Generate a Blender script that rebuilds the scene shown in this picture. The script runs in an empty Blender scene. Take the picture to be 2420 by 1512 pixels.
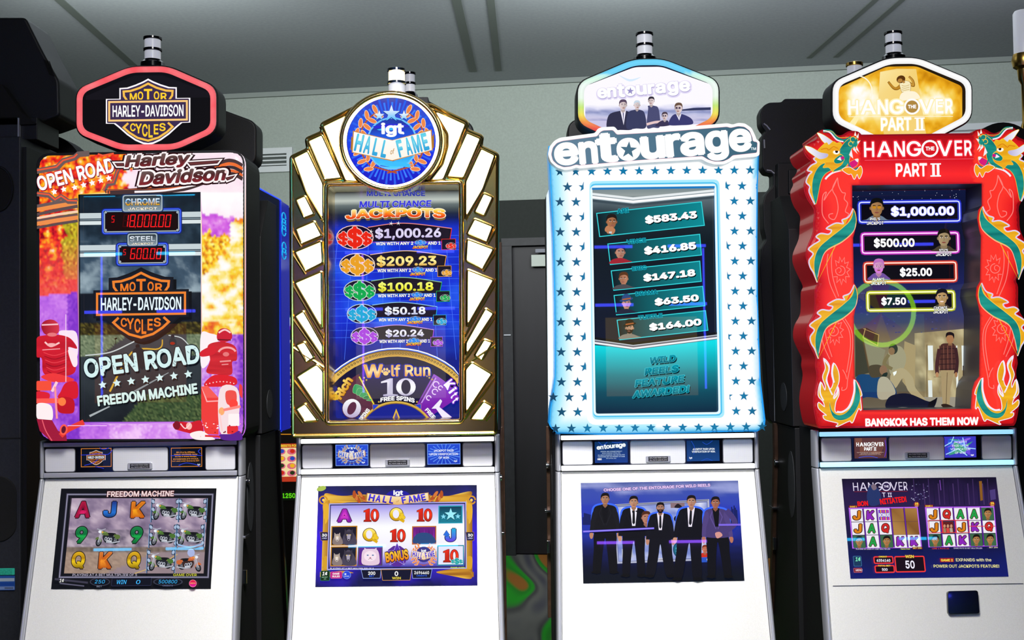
import bpy, math, random
from mathutils import Vector, noise, geometry
random.seed(7)
C = bpy.context.scene.collection
# ---------------------------------------------------------------- camera, world, light, exposure
FPX, ROLL, PITCH = 2616.0, 0.0137, 0.0300
CAM = Vector((0, 0, 1.65))
Fv = Vector((0, math.cos(PITCH), math.sin(PITCH)))
_U0 = Vector((0, -math.sin(PITCH), math.cos(PITCH)))
Rv = Vector((1, 0, 0)) * math.cos(ROLL) - _U0 * math.sin(ROLL)
Uv = _U0 * math.cos(ROLL) + Vector((1, 0, 0)) * math.sin(ROLL)
cd = bpy.data.cameras.new('camera'); cam = bpy.data.objects.new('camera', cd); C.objects.link(cam)
cd.sensor_width = 36; cd.lens = FPX / 2420 * 36; cd.clip_start = 0.05; cd.clip_end = 60
m = cam.matrix_world.copy()
for i in range(3):
    m[i][0], m[i][1], m[i][2], m[i][3] = Rv[i], Uv[i], -Fv[i], CAM[i]
cam.matrix_world = m
sc = bpy.context.scene; sc.camera = cam
sc.view_settings.view_transform = 'Standard'; sc.view_settings.look = 'None'
sc.view_settings.exposure = 0; sc.view_settings.gamma = 1; sc.view_settings.use_curve_mapping = False
wd = bpy.data.worlds.new('room_air'); sc.world = wd; wd.use_nodes = True
wd.node_tree.nodes['Background'].inputs[0].default_value = (0.55, 0.6, 0.66, 1)
wd.node_tree.nodes['Background'].inputs[1].default_value = 0.035
def lamp(name, loc, size, power, col, target=None, spread=180, sy=None):
    d = bpy.data.lights.new(name, 'AREA'); d.shape = 'RECTANGLE'; d.size = size; d.size_y = sy or size; d.energy = power; d.color = col
    d.spread = math.radians(spread)
    o = bpy.data.objects.new(name, d); C.objects.link(o); o.location = loc
    if target is not None: o.rotation_euler = (Vector(target) - Vector(loc)).to_track_quat('-Z', 'Y').to_euler()
    return o
# lamps of the hall: downlights over the aisle, wall washers; plus unseen fill lights added to brighten the ceiling
lamp('ceiling_lamp', (-0.15, 1.6, 3.8), 0.9, 56, (1, .98, .96), (-0.1, 3.3, 1.0), 72)
lamp('ceiling_lamp', (0, 0.4, 3.85), 1.0, 56, (1, .98, .95), (0, 2.9, 1.2))
lamp('wall_washer', (-2.2, 6.4, 3.8), 1.4, 34, (.93, 1, .93), (-2.2, 9.2, 2.9))
lamp('wall_washer', (0.6, 6.4, 3.8), 1.4, 44, (.93, 1, .95), (0.6, 8.9, 2.9))
lamp('wall_washer', (2.9, 6.2, 3.8), 1.0, 20, (.86, .88, 1), (3.1, 8.4, 2.9))
lamp('ceiling_fill', (-1.8, 4.7, 3.3), 1.8, 88, (.96, 1, 1), (-2.0, 7.2, 4.3), 170, .5)
lamp('ceiling_fill', (1.5, 4.7, 3.3), 1.8, 84, (.95, .98, 1), (1.7, 7.0, 4.3), 170, .5)
# ---------------------------------------------------------------- pixel of the photograph -> point at a chosen distance
def ray(x, y): return Fv + Rv * ((x - 1210) / FPX) - Uv * ((y - 756) / FPX)
def W(x, y, Y):
    d = ray(x, y); return CAM + d * (Y / d.y)
def onplane(x, y, pl):
    o, n = pl; d = ray(x, y); return CAM + d * ((o - CAM).dot(n) / d.dot(n))

# ---------------------------------------------------------------- colours and materials
def lin(c): return c / 12.92 if c <= .04045 else ((c + .055) / 1.055) ** 2.4
_hx = {}
def H(c):
    if isinstance(c, str):
        if c not in _hx:
            s = c.lstrip('#'); s = ''.join(q * 2 for q in s) if len(s) == 3 else s
            _hx[c] = tuple(lin(int(s[i:i + 2], 16) / 255) for i in (0, 2, 4))
        return _hx[c]
    return c
def mixc(a, b, t):
    a, b = H(a), H(b); t = 0 if t < 0 else 1 if t > 1 else t
    return tuple(a[i] + (b[i] - a[i]) * t for i in range(3))
def ramp(t, stops):
    if t <= stops[0][0]: return H(stops[0][1])
    for (a, ca), (b, cb) in zip(stops, stops[1:]):
        if t <= b: return mixc(ca, cb, (t - a) / (b - a + 1e-9))
    return H(stops[-1][1])
def N(x, y, s=1.0, o=3):
    v = 0; a = .55
    for k in range(o):
        v += a * noise.noise(Vector((x * s, y * s, 3.1 + k * 7))); s *= 2.1; a *= .55
    return v
M = {}
def mat(name, col=(.5, .5, .5), rough=.5, metal=0, emit=None, es=1.0, coat=0, spec=.5):
    m = bpy.data.materials.new(name); m.use_nodes = True; b = m.node_tree.nodes['Principled BSDF']
    b.inputs['Base Color'].default_value = (*H(col), 1); b.inputs['Roughness'].default_value = rough
    b.inputs['Metallic'].default_value = metal; b.inputs['Coat Weight'].default_value = coat
    b.inputs['Specular IOR Level'].default_value = spec
    if emit: b.inputs['Emission Color'].default_value = (*H(emit), 1); b.inputs['Emission Strength'].default_value = es
    M[name] = m; return m
def attr_mat(name, glow, rough, spec=.5, es=1.0):
    m = mat(name, (0.005, .005, .005), rough, spec=spec); nt = m.node_tree; b = nt.nodes['Principled BSDF']
    a = nt.nodes.new('ShaderNodeAttribute'); a.attribute_name = 'Col'
    nt.links.new(a.outputs['Color'], b.inputs['Emission Color' if glow else 'Base Color'])
    if glow: b.inputs['Emission Strength'].default_value = es
    return m
attr_mat('screen', True, .012, .32); attr_mat('backlit', True, .25, .25); attr_mat('printed', False, .4)
attr_mat('led', True, .3, .3, 1.0)
def noisy(name, c1, c2, scale, rough=.6, metal=0, bump=0, detail=4, stretch=None):
    m = mat(name, c1, rough, metal); nt = m.node_tree; b = nt.nodes['Principled BSDF']
    tc = nt.nodes.new('ShaderNodeTexCoord'); nz = nt.nodes.new('ShaderNodeTexNoise'); r = nt.nodes.new('ShaderNodeValToRGB')
    mp = nt.nodes.new('ShaderNodeMapping'); nt.links.new(tc.outputs['Object'], mp.inputs[0]); nt.links.new(mp.outputs[0], nz.inputs['Vector'])
    if stretch: mp.inputs['Scale'].default_value = stretch
    nz.inputs['Scale'].default_value = scale; nz.inputs['Detail'].default_value = detail
    r.color_ramp.elements[0].color = (*H(c1), 1); r.color_ramp.elements[1].color = (*H(c2), 1)
    r.color_ramp.elements[0].position = .35; r.color_ramp.elements[1].position = .65
    nt.links.new(nz.outputs[0], r.inputs[0]); nt.links.new(r.outputs[0], b.inputs['Base Color'])
    if bump:
        bp = nt.nodes.new('ShaderNodeBump'); bp.inputs['Strength'].default_value = bump; bp.inputs['Distance'].default_value = .002
        nt.links.new(nz.outputs[0], bp.inputs['Height']); nt.links.new(bp.outputs[0], b.inputs['Normal'])
    return m
noisy('black_plastic', '#0e0f11', '#141618', 260, .5, bump=.15)
noisy('black_panel', '#08090b', '#0c0d10', 180, .55, bump=.1)
noisy('dark_grey', '#3a3d42', '#44474c', 200, .55, bump=.1)
noisy('side_disc', '#2e3134', '#383b3e', 200, .6)
noisy('black_velvet', '#08080a', '#0d0d10', 100, .85)
noisy('wall_paint', '#8a938c', '#919a93', 60, .8, bump=.1)
noisy('wall_dark', '#161c19', '#1a201d', 40, .8)
noisy('ceiling_paint', '#8a9096', '#91979c', 40, .85)
noisy('door_brown', '#17141a', '#1d1a21', 8, .5, stretch=(1, 1, .15))
noisy('frame_grey', '#242428', '#2b2b30', 20, .55)
noisy('cream_plastic', '#e4e3de', '#ebeae6', 300, .42, bump=.04)
noisy('bronze', '#5a4234', '#6b5040', 30, .45, .4)
mat('silver', '#c6c8d0', .33, .45); mat('silver_dark', '#5c5e66', .4, .6); mat('chrome', '#e8e8ee', .08, 1)
mat('gold', '#ffdc84', .16, 1); mat('gold_satin', '#c99a45', .3, 1); mat('brass', '#c8a050', .25, 1)
mat('gloss_black', '#050507', .12, 0, coat=.4); mat('lamp_white', '#dcdee4', .3, 0, '#e0e4ee', .34); mat('lamp_grey', '#d5d8e0', .35, 0, '#b8bcc8', .3)
mat('lamp_amber', '#fff0d0', .3, 0, '#fff0d8', 1.0); mat('red_gloss', '#a00810', .22, 0, coat=.5, emit='#8a0512', es=.55)
mat('glow_white', '#ffffff', .3, 0, '#ffffff', 1.15); mat('panel_white', '#ffffff', .3, 0, '#fffdf6', 2.6); mat('glow_warm', '#fff6e4', .3, 0, '#fff2d6', 1.1)
mat('blue_glass', '#0a1080', .1, 0, '#1420a8', .7, spec=.5); mat('blue_edge', '#2040ff', .2, 0, '#3050ff', 1.0)
mat('vent_white', '#b9bec0', .5); mat('white_box', '#b5bdb5', .5); mat('vent_dark', '#3f4744', .6); mat('cove_grey', '#7c8480', .8); mat('seam_grey', '#5a625e', .8)
mat('navy_glass', '#101828', .2, 0, '#121c34', .5); mat('cyan_glow', '#20b0e0', .3, 0, '#18a8d8', .8); noisy('cab_grey', '#24262c', '#2b2d33', 150, .5, bump=.1); noisy('far_brown', '#1c140f', '#241a13', 20, .5)
for k_, c_, e_ in (('opp_orange', '#ff8a30', 1.3), ('opp_ivory', '#fff0d8', 1.6), ('opp_yellow', '#ffd860', 1.5), ('opp_teal', '#58d8d0', 1.2), ('opp_pink', '#ff60a0', 1.2), ('opp_blue', '#6080ff', 1.2), ('bar_cyan', '#28c0ff', 30), ('bar_blue', '#4048ff', 32), ('bar_violet', '#9050ff', 30), ('bar_lime', '#a8ff30', 14)): mat(k_, '#111111', .3, 0, c_, e_)
def grille_mat():
    m = mat('speaker_mesh', '#a9aab0', .5, .3); nt = m.node_tree; b = nt.nodes['Principled BSDF']
    tc = nt.nodes.new('ShaderNodeTexCoord'); vo = nt.nodes.new('ShaderNodeTexVoronoi'); vo.feature = 'F1'; vo.inputs['Randomness'].default_value = 0
    vo.inputs['Scale'].default_value = 420; r = nt.nodes.new('ShaderNodeValToRGB')
    nt.links.new(tc.outputs['Object'], vo.inputs['Vector']); nt.links.new(vo.outputs['Distance'], r.inputs[0])
    r.color_ramp.elements[0].color = (*H('#a4a4aa'), 1); r.color_ramp.elements[1].color = (*H('#f6f6fa'), 1)
    r.color_ramp.elements[0].position = .25; r.color_ramp.elements[1].position = .5
    nt.links.new(r.outputs[0], b.inputs['Base Color'])
grille_mat()

# ---------------------------------------------------------------- meshes
def place(o, parent):
    C.objects.link(o)
    if parent is not None: o.parent = parent
def origin(parent):
    v = Vector((0, 0, 0))
    while parent is not None: v += parent.location; parent = parent.parent
    return v
def rootobj(name, label, cat, loc, group=None):
    o = bpy.data.objects.new(name, None); o.empty_display_size = .1; C.objects.link(o); o.location = loc
    o['label'] = label; o['category'] = cat
    if group: o['group'] = group
    return o
def tag(o, label, cat, group=None):
    o['label'] = label; o['category'] = cat
    if group: o['group'] = group
    return o
def rnd(pts, r, n=5):
    """round the corners of a closed outline"""
    out = []; L = len(pts)
    for i in range(L):
        p, a, b = Vector(pts[i]), Vector(pts[i - 1]), Vector(pts[(i + 1) % L])
        rr = min(r, (a - p).length * .48, (b - p).length * .48)
        s, e = p + (a - p).normalized() * rr, p + (b - p).normalized() * rr
        for k in range(n + 1):
            t = k / n; q = s * (1 - t) ** 2 + p * 2 * t * (1 - t) + e * t * t; out.append(tuple(q))
    return out
def spline(pts, closed=False, n=6):
    out = []; L = len(pts); P = [Vector(p) for p in pts]
    for i in range(L if closed else L - 1):
        if closed: p0, p1, p2, p3 = P[i - 1], P[i], P[(i + 1) % L], P[(i + 2) % L]
        else: p0, p1, p2, p3 = P[max(i - 1, 0)], P[i], P[i + 1], P[min(i + 2, L - 1)]
        for k in range(n):
            t = k / n
            out.append(tuple(.5 * (2 * p1 + (p2 - p0) * t + (2 * p0 - 5 * p1 + 4 * p2 - p3) * t * t + (3 * p1 - p0 - 3 * p2 + p3) * t ** 3)))
    if not closed: out.append(tuple(P[-1]))
    return out
class MB:
    def __init__(s): s.v = []; s.f = []
    def add(s, v, f):
        n = len(s.v); s.v += [Vector(q) for q in v]; s.f += [tuple(i + n for i in q) for q in f]; return s
    def box(s, x0, x1, y0, y1, z0, z1):
        v = [(x, y, z) for x in (x0, x1) for y in (y0, y1) for z in (z0, z1)]
        return s.add(v, [(0, 1, 3, 2), (4, 6, 7, 5), (0, 4, 5, 1), (2, 3, 7, 6), (0, 2, 6, 4), (1, 5, 7, 3)])
    def prism(s, front, back):
        n = len(front)
        return s.add(list(front) + list(back), [tuple(range(n)), tuple(range(2 * n - 1, n - 1, -1))] + [(i, i + n, (i + 1) % n + n, (i + 1) % n) for i in range(n)])
    def pxprism(s, pts, Y0, Y1, grow=1.0):
        fr = [W(x, y, Y0) for x, y in pts]; c = sum(fr, Vector()) / len(fr)
        return s.prism(fr, [Vector((c.x + (p.x - c.x) * grow, Y1, c.z + (p.z - c.z) * grow)) for p in fr])
    def xzprism(s, pts, y0, y1): return s.prism([Vector((x, y0, z)) for x, z in pts], [Vector((x, y1, z)) for x, z in pts])
    def yzprism(s, pts, x0, x1): return s.prism([Vector((x0, y, z)) for y, z in pts], [Vector((x1, y, z)) for y, z in pts])
    def tube(s, path, r, n=8, closed=False, rs=None):
        P = [Vector(p) for p in path]; L = len(P); v = []; f = []
        for i, p in enumerate(P):
            a = P[i - 1] if (i or closed) else p; b = P[(i + 1) % L] if (i < L - 1 or closed) else p
            t = (b - a).normalized(); up = Vector((0, 1, 0)) if abs(t.y) < .9 else Vector((1, 0, 0))
            e1 = t.cross(up).normalized(); e2 = e1.cross(t)
            R = rs[i] if rs else r
            v += [p + (e1 * math.cos(6.28319 * k / n) + e2 * math.sin(6.28319 * k / n)) * R for k in range(n)]
        for i in range(L if closed else L - 1):
            j = (i + 1) % L
            f += [(i * n + k, i * n + (k + 1) % n, j * n + (k + 1) % n, j * n + k) for k in range(n)]
        if not closed: f += [tuple(range(n - 1, -1, -1)), tuple(range((L - 1) * n, L * n))]
        return s.add(v, f)
    def lathe(s, c, prof, n=32):
        """profile of (radius, z) turned about a vertical axis through c"""
        c = Vector(c); v = []; f = []
        for r, z in prof: v += [c + Vector((r * math.cos(6.28319 * k / n), r * math.sin(6.28319 * k / n), z)) for k in range(n)]
        for i in range(len(prof) - 1): f += [(i * n + k, i * n + (k + 1) % n, (i + 1) * n + (k + 1) % n, (i + 1) * n + k) for k in range(n)]
        f += [tuple(range(n - 1, -1, -1)), tuple(range((len(prof) - 1) * n, len(prof) * n))]
        return s.add(v, f)
    def frame(s, outer, inner, Y0, Y1):
        """slab between two distances with a window in it, outlines in pixels at its front"""
        o, i_ = [W(x, y, Y0) for x, y in outer], [W(x, y, Y0) for x, y in inner]
        n = len(o); t = geometry.tessellate_polygon([[Vector((x, y, 0)) for x, y in outer], [Vector((x, y, 0)) for x, y in inner]])
        s.add(o + i_, [tuple(q) for q in t])
        for P in (o, i_):
            L = len(P); s.add(P + [Vector((p.x, Y1, p.z)) for p in P], [(k, (k + 1) % L, (k + 1) % L + L, k + L) for k in range(L)])
        return s
    def ring(s, outer, inner):
        n = len(outer)
        return s.add(list(outer) + list(inner), [(i, (i + 1) % n, (i + 1) % n + n, i + n) for i in range(n)])
    def build(s, name, material, parent=None, bevel=0, seg=2, smooth=False):
        me = bpy.data.meshes.new(name); o0 = origin(parent)
        me.from_pydata([v - o0 for v in s.v], [], s.f); me.validate(); me.update()
        import bmesh
        b = bmesh.new(); b.from_mesh(me); bmesh.ops.remove_doubles(b, verts=b.verts[:], dist=1e-6); bmesh.ops.recalc_face_normals(b, faces=b.faces[:]); b.to_mesh(me); b.free()
        me.materials.append(M[material]); o = bpy.data.objects.new(name, me); place(o, parent)
        if bevel:
            md = o.modifiers.new('bevel', 'BEVEL'); md.width = bevel; md.segments = seg; md.limit_method = 'ANGLE'; md.angle_limit = .6
        if smooth or bevel:
            for p in me.polygons: p.use_smooth = True
            try:
                md = o.modifiers.new('weighted', 'WEIGHTED_NORMAL'); md.keep_sharp = True
            except Exception: pass
        if smooth and not bevel:
            o.modifiers.remove(o.modifiers['weighted']); me.set_sharp_from_angle(angle=.7)
        return o
def struct(o): o['kind'] = 'structure'; return o

# ---------------------------------------------------------------- lettering
FONTS = {}
def font(k):
    if k not in FONTS:
        FONTS[k] = None
        if k == 'i':
            try:
                import os
                FONTS[k] = bpy.data.fonts.load(os.path.join(bpy.utils.system_resource('DATAFILES'), 'fonts', 'Inter.woff2'))
            except Exception: pass
    return FONTS[k]
_gl = {}
def glyph(s, k, bold, res):
    key = (s, k, round(bold, 4), res)
    if key not in _gl:
        cu = bpy.data.curves.new('t', 'FONT'); cu.body = s; cu.resolution_u = res; cu.fill_mode = 'FRONT'
        if font(k): cu.font = font(k)
        o = bpy.data.objects.new('t', cu); me = o.to_mesh()
        v = [(q.co.x, q.co.y) for q in me.vertices]; f = [tuple(p.vertices) for p in me.polygons]
        if bold > 0:
            cnt = {}
            for p in f:
                for i in range(len(p)):
                    e = (p[i - 1], p[i]); e = e if e[0] < e[1] else (e[1], e[0]); cnt[e] = cnt.get(e, 0) + 1
            for (i, j), q in cnt.items():
                if q != 1: continue
                (ax, ay), (bx, by) = v[i], v[j]; dx, dy = bx - ax, by - ay; l = math.hypot(dx, dy)
                if l < 1e-5: continue
                dx, dy = dx / l * bold, dy / l * bold; n = len(v); g = .45
                v += [(ax - dx * g - dy, ay - dy * g + dx), (ax - dx * g + dy, ay - dy * g - dx), (bx + dx * g + dy, by + dy * g - dx), (bx + dx * g - dy, by + dy * g + dx)]
                f.append((n, n + 1, n + 2, n + 3))
        _gl[key] = (v, f)
        o.to_mesh_clear(); bpy.data.objects.remove(o); bpy.data.curves.remove(cu)
    return _gl[key]
def inpoly(x, y, P):
    c = False; j = len(P) - 1
    for i in range(len(P)):
        xi, yi = P[i][0], P[i][1]; xj, yj = P[j][0], P[j][1]
        if (yi > y) != (yj > y) and x < (xj - xi) * (y - yi) / (yj - yi) + xi: c = not c
        j = i
    return c
def distpoly(x, y, P):
    d = 1e9; j = len(P) - 1
    for i in range(len(P)):
        ax, ay = P[j][0], P[j][1]; bx, by = P[i][0] - ax, P[i][1] - ay
        l = bx * bx + by * by; t = 0 if l == 0 else max(0, min(1, ((x - ax) * bx + (y - ay) * by) / l))
        d = min(d, (x - ax - bx * t) ** 2 + (y - ay - by * t) ** 2); j = i
    return math.sqrt(d)
# ---------------------------------------------------------------- a printed or lit picture: one mesh on its panel's plane
class Art:
    def __init__(s, plane, ox=0, oy=0, sc=1.0, step=4e-5, lean=None):
        if not isinstance(plane, tuple): plane = (Vector((0, plane, 0)), Vector((0, -1, 0)))
        s.pl = plane; s.ox, s.oy, s.sc = ox, oy, sc; s.step = step; s.k = 0; s.v = []; s.f = []; s.c = []; s.lean = lean; s.slope = -ROLL; s.mir = 0; s.clip = None
    def view(s, ox, oy, sc=None):
        s.ox, s.oy = ox, oy; s.sc = sc or s.sc; return s
    def le(s, u):
        x = s.ox + u / s.sc
        if s.lean: (xa, la), (xb, lb) = s.lean; return la + (lb - la) * (x - xa) / (xb - xa)
        return ROLL + (x - 1210) / FPX * PITCH
    def pt(s, u, v, off=0):
        x, y = s.ox + u / s.sc, s.oy + v / s.sc
        if s.clip: x = min(max(x, s.clip[0]), s.clip[1])
        if s.mir: x, y = 2 * s.mir - x, y - (2 * s.mir - 2 * x) * ROLL
        return onplane(x, y, s.pl) + s.pl[1] * (s.k * s.step + off)
    def raw(s, pts, faces, cols, off=None):
        n = len(s.v); s.v += [s.pt(u, v, off[i] if off else 0) for i, (u, v) in enumerate(pts)]
        s.f += [tuple(i + n for i in f) for f in faces]; s.c += cols; s.k += 1
    def cols(s, pts, c): return [H(c(u, v)) if callable(c) else H(c) for u, v in pts]
    def poly(s, pts, c, out=None, ow=2):
        if out: s.line(pts, ow * 2, out, True)
        s.raw(pts, [tuple(t) for t in geometry.tessellate_polygon([[Vector((u, v, 0)) for u, v in pts]])], s.cols(pts, c))
    def blob(s, pts, c, out=None, ow=2, n=5): s.poly(spline(pts, True, n), c, out, ow)
    def quadpts(s, x0, y0, x1, y1):
        xm, ym = (x0 + x1) / 2, (y0 + y1) / 2
        return [(x + (y - ym) * s.le(x), y + (x - xm) * s.slope) for x, y in ((x0, y0), (x1, y0), (x1, y1), (x0, y1))]
    def rect(s, x0, y0, x1, y1, c, r=0, out=None, ow=2, c2=None):
        p = s.quadpts(x0, y0, x1, y1)
        if r: p = rnd(p, r, 4)
        if c2 is not None:
            ca, cb = c, c2; c = lambda u, v: mixc(ca, cb, (v - y0) / (y1 - y0))
        s.poly(p, c, out, ow)
    def frame(s, x0, y0, x1, y1, w, c, r=0):
        p = s.quadpts(x0, y0, x1, y1)
        if r: p = rnd(p, r, 4)
        s.line(p, w, c, True)
    def ell(s, cx, cy, rx, ry, c, rot=0, n=22, out=None, ow=2):
        a = math.radians(rot)
        p = [(cx + rx * math.cos(t) * math.cos(a) - ry * math.sin(t) * math.sin(a), cy + rx * math.cos(t) * math.sin(a) + ry * math.sin(t) * math.cos(a)) for t in (6.28319 * k / n for k in range(n))]
        s.poly(p, c, out, ow)
    def arc(s, cx, cy, rx, ry, a0, a1, w, c, n=28):
        s.line([(cx + rx * math.cos(math.radians(a0 + (a1 - a0) * k / n)), cy - ry * math.sin(math.radians(a0 + (a1 - a0) * k / n))) for k in range(n + 1)], w, c)
    def glow(s, cx, cy, rx, ry, c, edge, n=28, rings=((0, 0), (.55, .45), (1, 1))):
        pts = [(cx, cy)]; cs = [H(c)]; f = []
        for j, (q, t) in enumerate(rings[1:]):
            pts += [(cx + rx * q * math.cos(6.28319 * k / n), cy + ry * q * math.sin(6.28319 * k / n)) for k in range(n)]
            cs += [mixc(c, edge, t)] * n
            for k in range(n):
                a, b = 1 + j * n + k, 1 + j * n + (k + 1) % n
                f.append((0, a, b) if j == 0 else (a - n, a, b, b - n))
        s.raw(pts, f, cs)
    def line(s, pts, w, c, closed=False, w2=None):
        P = [Vector(p) for p in pts]; L = len(P); v = []; f = []
        for i, p in enumerate(P):
            a = P[i - 1] if (i or closed) else p; b = P[(i + 1) % L] if (i < L - 1 or closed) else p
            d1, d2 = (p - a), (b - p)
            d1 = d1.normalized() if d1.length > 1e-6 else d2.normalized(); d2 = d2.normalized() if d2.length > 1e-6 else d1
            n = Vector((-(d1 + d2).y, (d1 + d2).x))
            n = n.normalized() if n.length > 1e-6 else Vector((-d1.y, d1.x))
            mfac = max(.5, n.dot(Vector((-d1.y, d1.x)))); h = (w if w2 is None else w + (w2 - w) * i / (L - 1)) / 2 / mfac
            v += [tuple(p + n * h), tuple(p - n * h)]
        for i in range(L if closed else L - 1):
            j = (i + 1) % L; f.append((2 * i, 2 * i + 1, 2 * j + 1, 2 * j))
        s.raw(v, f, s.cols(v, c))
    def curve(s, pts, w, c, closed=False, w2=None, n=6): s.line(spline(pts, closed, n), w, c, closed, w2)
    def star(s, cx, cy, r, c, rot=0, r2=.42, out=None, ow=2):
        s.poly([(cx + r * (1 if k % 2 == 0 else r2) * math.sin(math.radians(rot) + k * math.pi / 5), cy - r * (1 if k % 2 == 0 else r2) * math.cos(math.radians(rot) + k * math.pi / 5)) for k in range(10)], c, out, ow)
    def grid(s, x0, y0, x1, y1, nx, ny, fn, quad=None):
        q = quad or s.quadpts(x0, y0, x1, y1); pts = []; cs = []
        for j in range(ny + 1):
            for i in range(nx + 1):
                a, b = i / nx, j / ny
                pts.append(tuple((q[0][d] * (1 - a) + q[1][d] * a) * (1 - b) + (q[3][d] * (1 - a) + q[2][d] * a) * b for d in (0, 1)))
                cs.append(H(fn(a, b)))
        s.raw(pts, [(j * (nx + 1) + i, j * (nx + 1) + i + 1, (j + 1) * (nx + 1) + i + 1, (j + 1) * (nx + 1) + i) for j in range(ny) for i in range(nx)], cs)
    def region(s, outer, holes, step, fn, depth=None):
        pts = []; ed = []
        for P in [outer] + holes:
            n = len(pts); pts += [Vector(p) for p in P]; ed += [(n + i, n + (i + 1) % len(P)) for i in range(len(P))]
        xs = [p[0] for p in outer]; ys = [p[1] for p in outer]; y = min(ys) + step / 2; r = 0
        while y < max(ys):
            x = min(xs) + step / 2 + (step / 2 if r % 2 else 0)
            while x < max(xs):
                if inpoly(x, y, outer) and distpoly(x, y, outer) > step * .35 and not any(inpoly(x, y, h) or distpoly(x, y, h) < step * .35 for h in holes): pts.append(Vector((x, y)))
                x += step
            y += step; r += 1
        v, e, f, *_ = geometry.delaunay_2d_cdt(pts, ed, [], 0, 1e-5)
        keep = []
        for t in f:
            cx = sum(v[i].x for i in t) / len(t); cy = sum(v[i].y for i in t) / len(t)
            if inpoly(cx, cy, outer) and not any(inpoly(cx, cy, h) for h in holes): keep.append(tuple(t))
        p2 = [(q.x, q.y) for q in v]
        s.raw(p2, keep, s.cols(p2, fn), [-depth(*q) for q in p2] if depth else None)
    def T(s, txt, cx, cy, w, h, c, rot=None, bold=.02, out=None, ow=.03, shear=0, k='i', grad=None, res=3, arch=0, sh=None, shd=(3, 4), ital=0):
        """lettering fitted to a box w x h round (cx, cy); h is the height of a capital or digit"""
        bold = bold * .72; ow = ow * .9
        v0, f0 = glyph(txt, k, bold, res)
        if not v0: return
        xa, xb = min(q[0] for q in v0), max(q[0] for q in v0); ya, yb = min(q[1] for q in v0), max(q[1] for q in v0)
        rot = math.degrees(-s.slope) if rot is None else rot
        a = math.radians(rot); ca, sa = math.cos(a), math.sin(a); le = s.le(cx) - ROLL * (1 if rot else 0)
        def tr(q, dx=0, dy=0):
            X = ((q[0] - xa) / (xb - xa) - .5) * w; Y = ((q[1] - ya) / (yb - ya) - .5) * h
            if arch: Y += arch * (1 - (2 * X / w) ** 2)
            X += Y * ital
            y = -(X * sa + Y * ca); x = X * ca - Y * sa
            return (cx + x + (y * le) + dx, cy + y + X * shear + dy)
        if sh: 
            p = [tr(q, *shd) for q in v0]; s.raw(p, f0, [H(sh)] * len(p))
        if out:
            v1, f1 = glyph(txt, k, bold + ow, res); p = [tr(q) for q in v1]; s.raw(p, f1, s.cols(p, out))
        p = [tr(q) for q in v0]
        if grad: cs = [ramp((q[1] - ya) / (yb - ya), grad) for q in v0]
        else: cs = s.cols(p, c)
        s.raw(p, f0, cs)
    def seg7(s, txt, x, y, dw, dh, gap, th, c, off=None, ital=.12):
        segs = {'0': 'abcdef', '1': 'bc', '2': 'abged', '3': 'abgcd', '4': 'fgbc', '5': 'afgcd', '6': 'afgecd', '7': 'abc', '8': 'abcdefg', '9': 'abcdfg', '$': 'afgcd', 'b': 'fgecd'}
        e = th * .18
        def sg(n):
            w, h, m = dw, dh, dh / 2
            return {'a': [(e, 0), (w - e, 0), (w - th, th), (th, th)], 'd': [(e, h), (w - e, h), (w - th, h - th), (th, h - th)],
                    'b': [(w, e), (w, m - e), (w - th, m - th * .5), (w - th, th)], 'c': [(w, m + e), (w, h - e), (w - th, h - th), (w - th, m + th * .5)],
                    'f': [(0, e), (0, m - e), (th, m - th * .5), (th, th)], 'e': [(0, m + e), (0, h - e), (th, h - th), (th, m + th * .5)],
                    'g': [(th * .6, m), (th, m - th / 2), (w - th, m - th / 2), (w - th * .6, m), (w - th, m + th / 2), (th, m + th / 2)]}[n]
        for ch in txt:
            if ch in '.,':
                x -= gap * .6; s.poly([(x, y + dh - th), (x + th, y + dh - th), (x + th * (1 if ch == '.' else .4), y + dh + (0 if ch == '.' else th)), (x, y + dh + (0 if ch == '.' else th))], c); s.k -= 1; x += th + gap * .6; continue
            for n in 'abcdefg':
                col = c if n in segs.get(ch, '') else off
                if col: s.poly([(x + a + (dh - b) * ital, y + b + (x - 0) * 0) for a, b in sg(n)], col); s.k -= 1
            x += dw + gap
        s.k += 1
    def build(s, name, parent, material='screen'):
        me = bpy.data.meshes.new(name); o0 = origin(parent)
        me.from_pydata([v - o0 for v in s.v], [], s.f)
        ca = me.color_attributes.new('Col', 'FLOAT_COLOR', 'POINT')
        buf = []
        for c in s.c: buf += [c[0], c[1], c[2], 1.0]
        ca.data.foreach_set('color', buf)
        import bmesh
        b = bmesh.new(); b.from_mesh(me)
        for fc in b.faces:
            fc.normal_update()
            if fc.normal.dot(s.pl[1]) < 0: fc.normal_flip()
        b.to_mesh(me); b.free()
        me.materials.append(M[material]); o = bpy.data.objects.new(name, me); place(o, parent); return o
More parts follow.
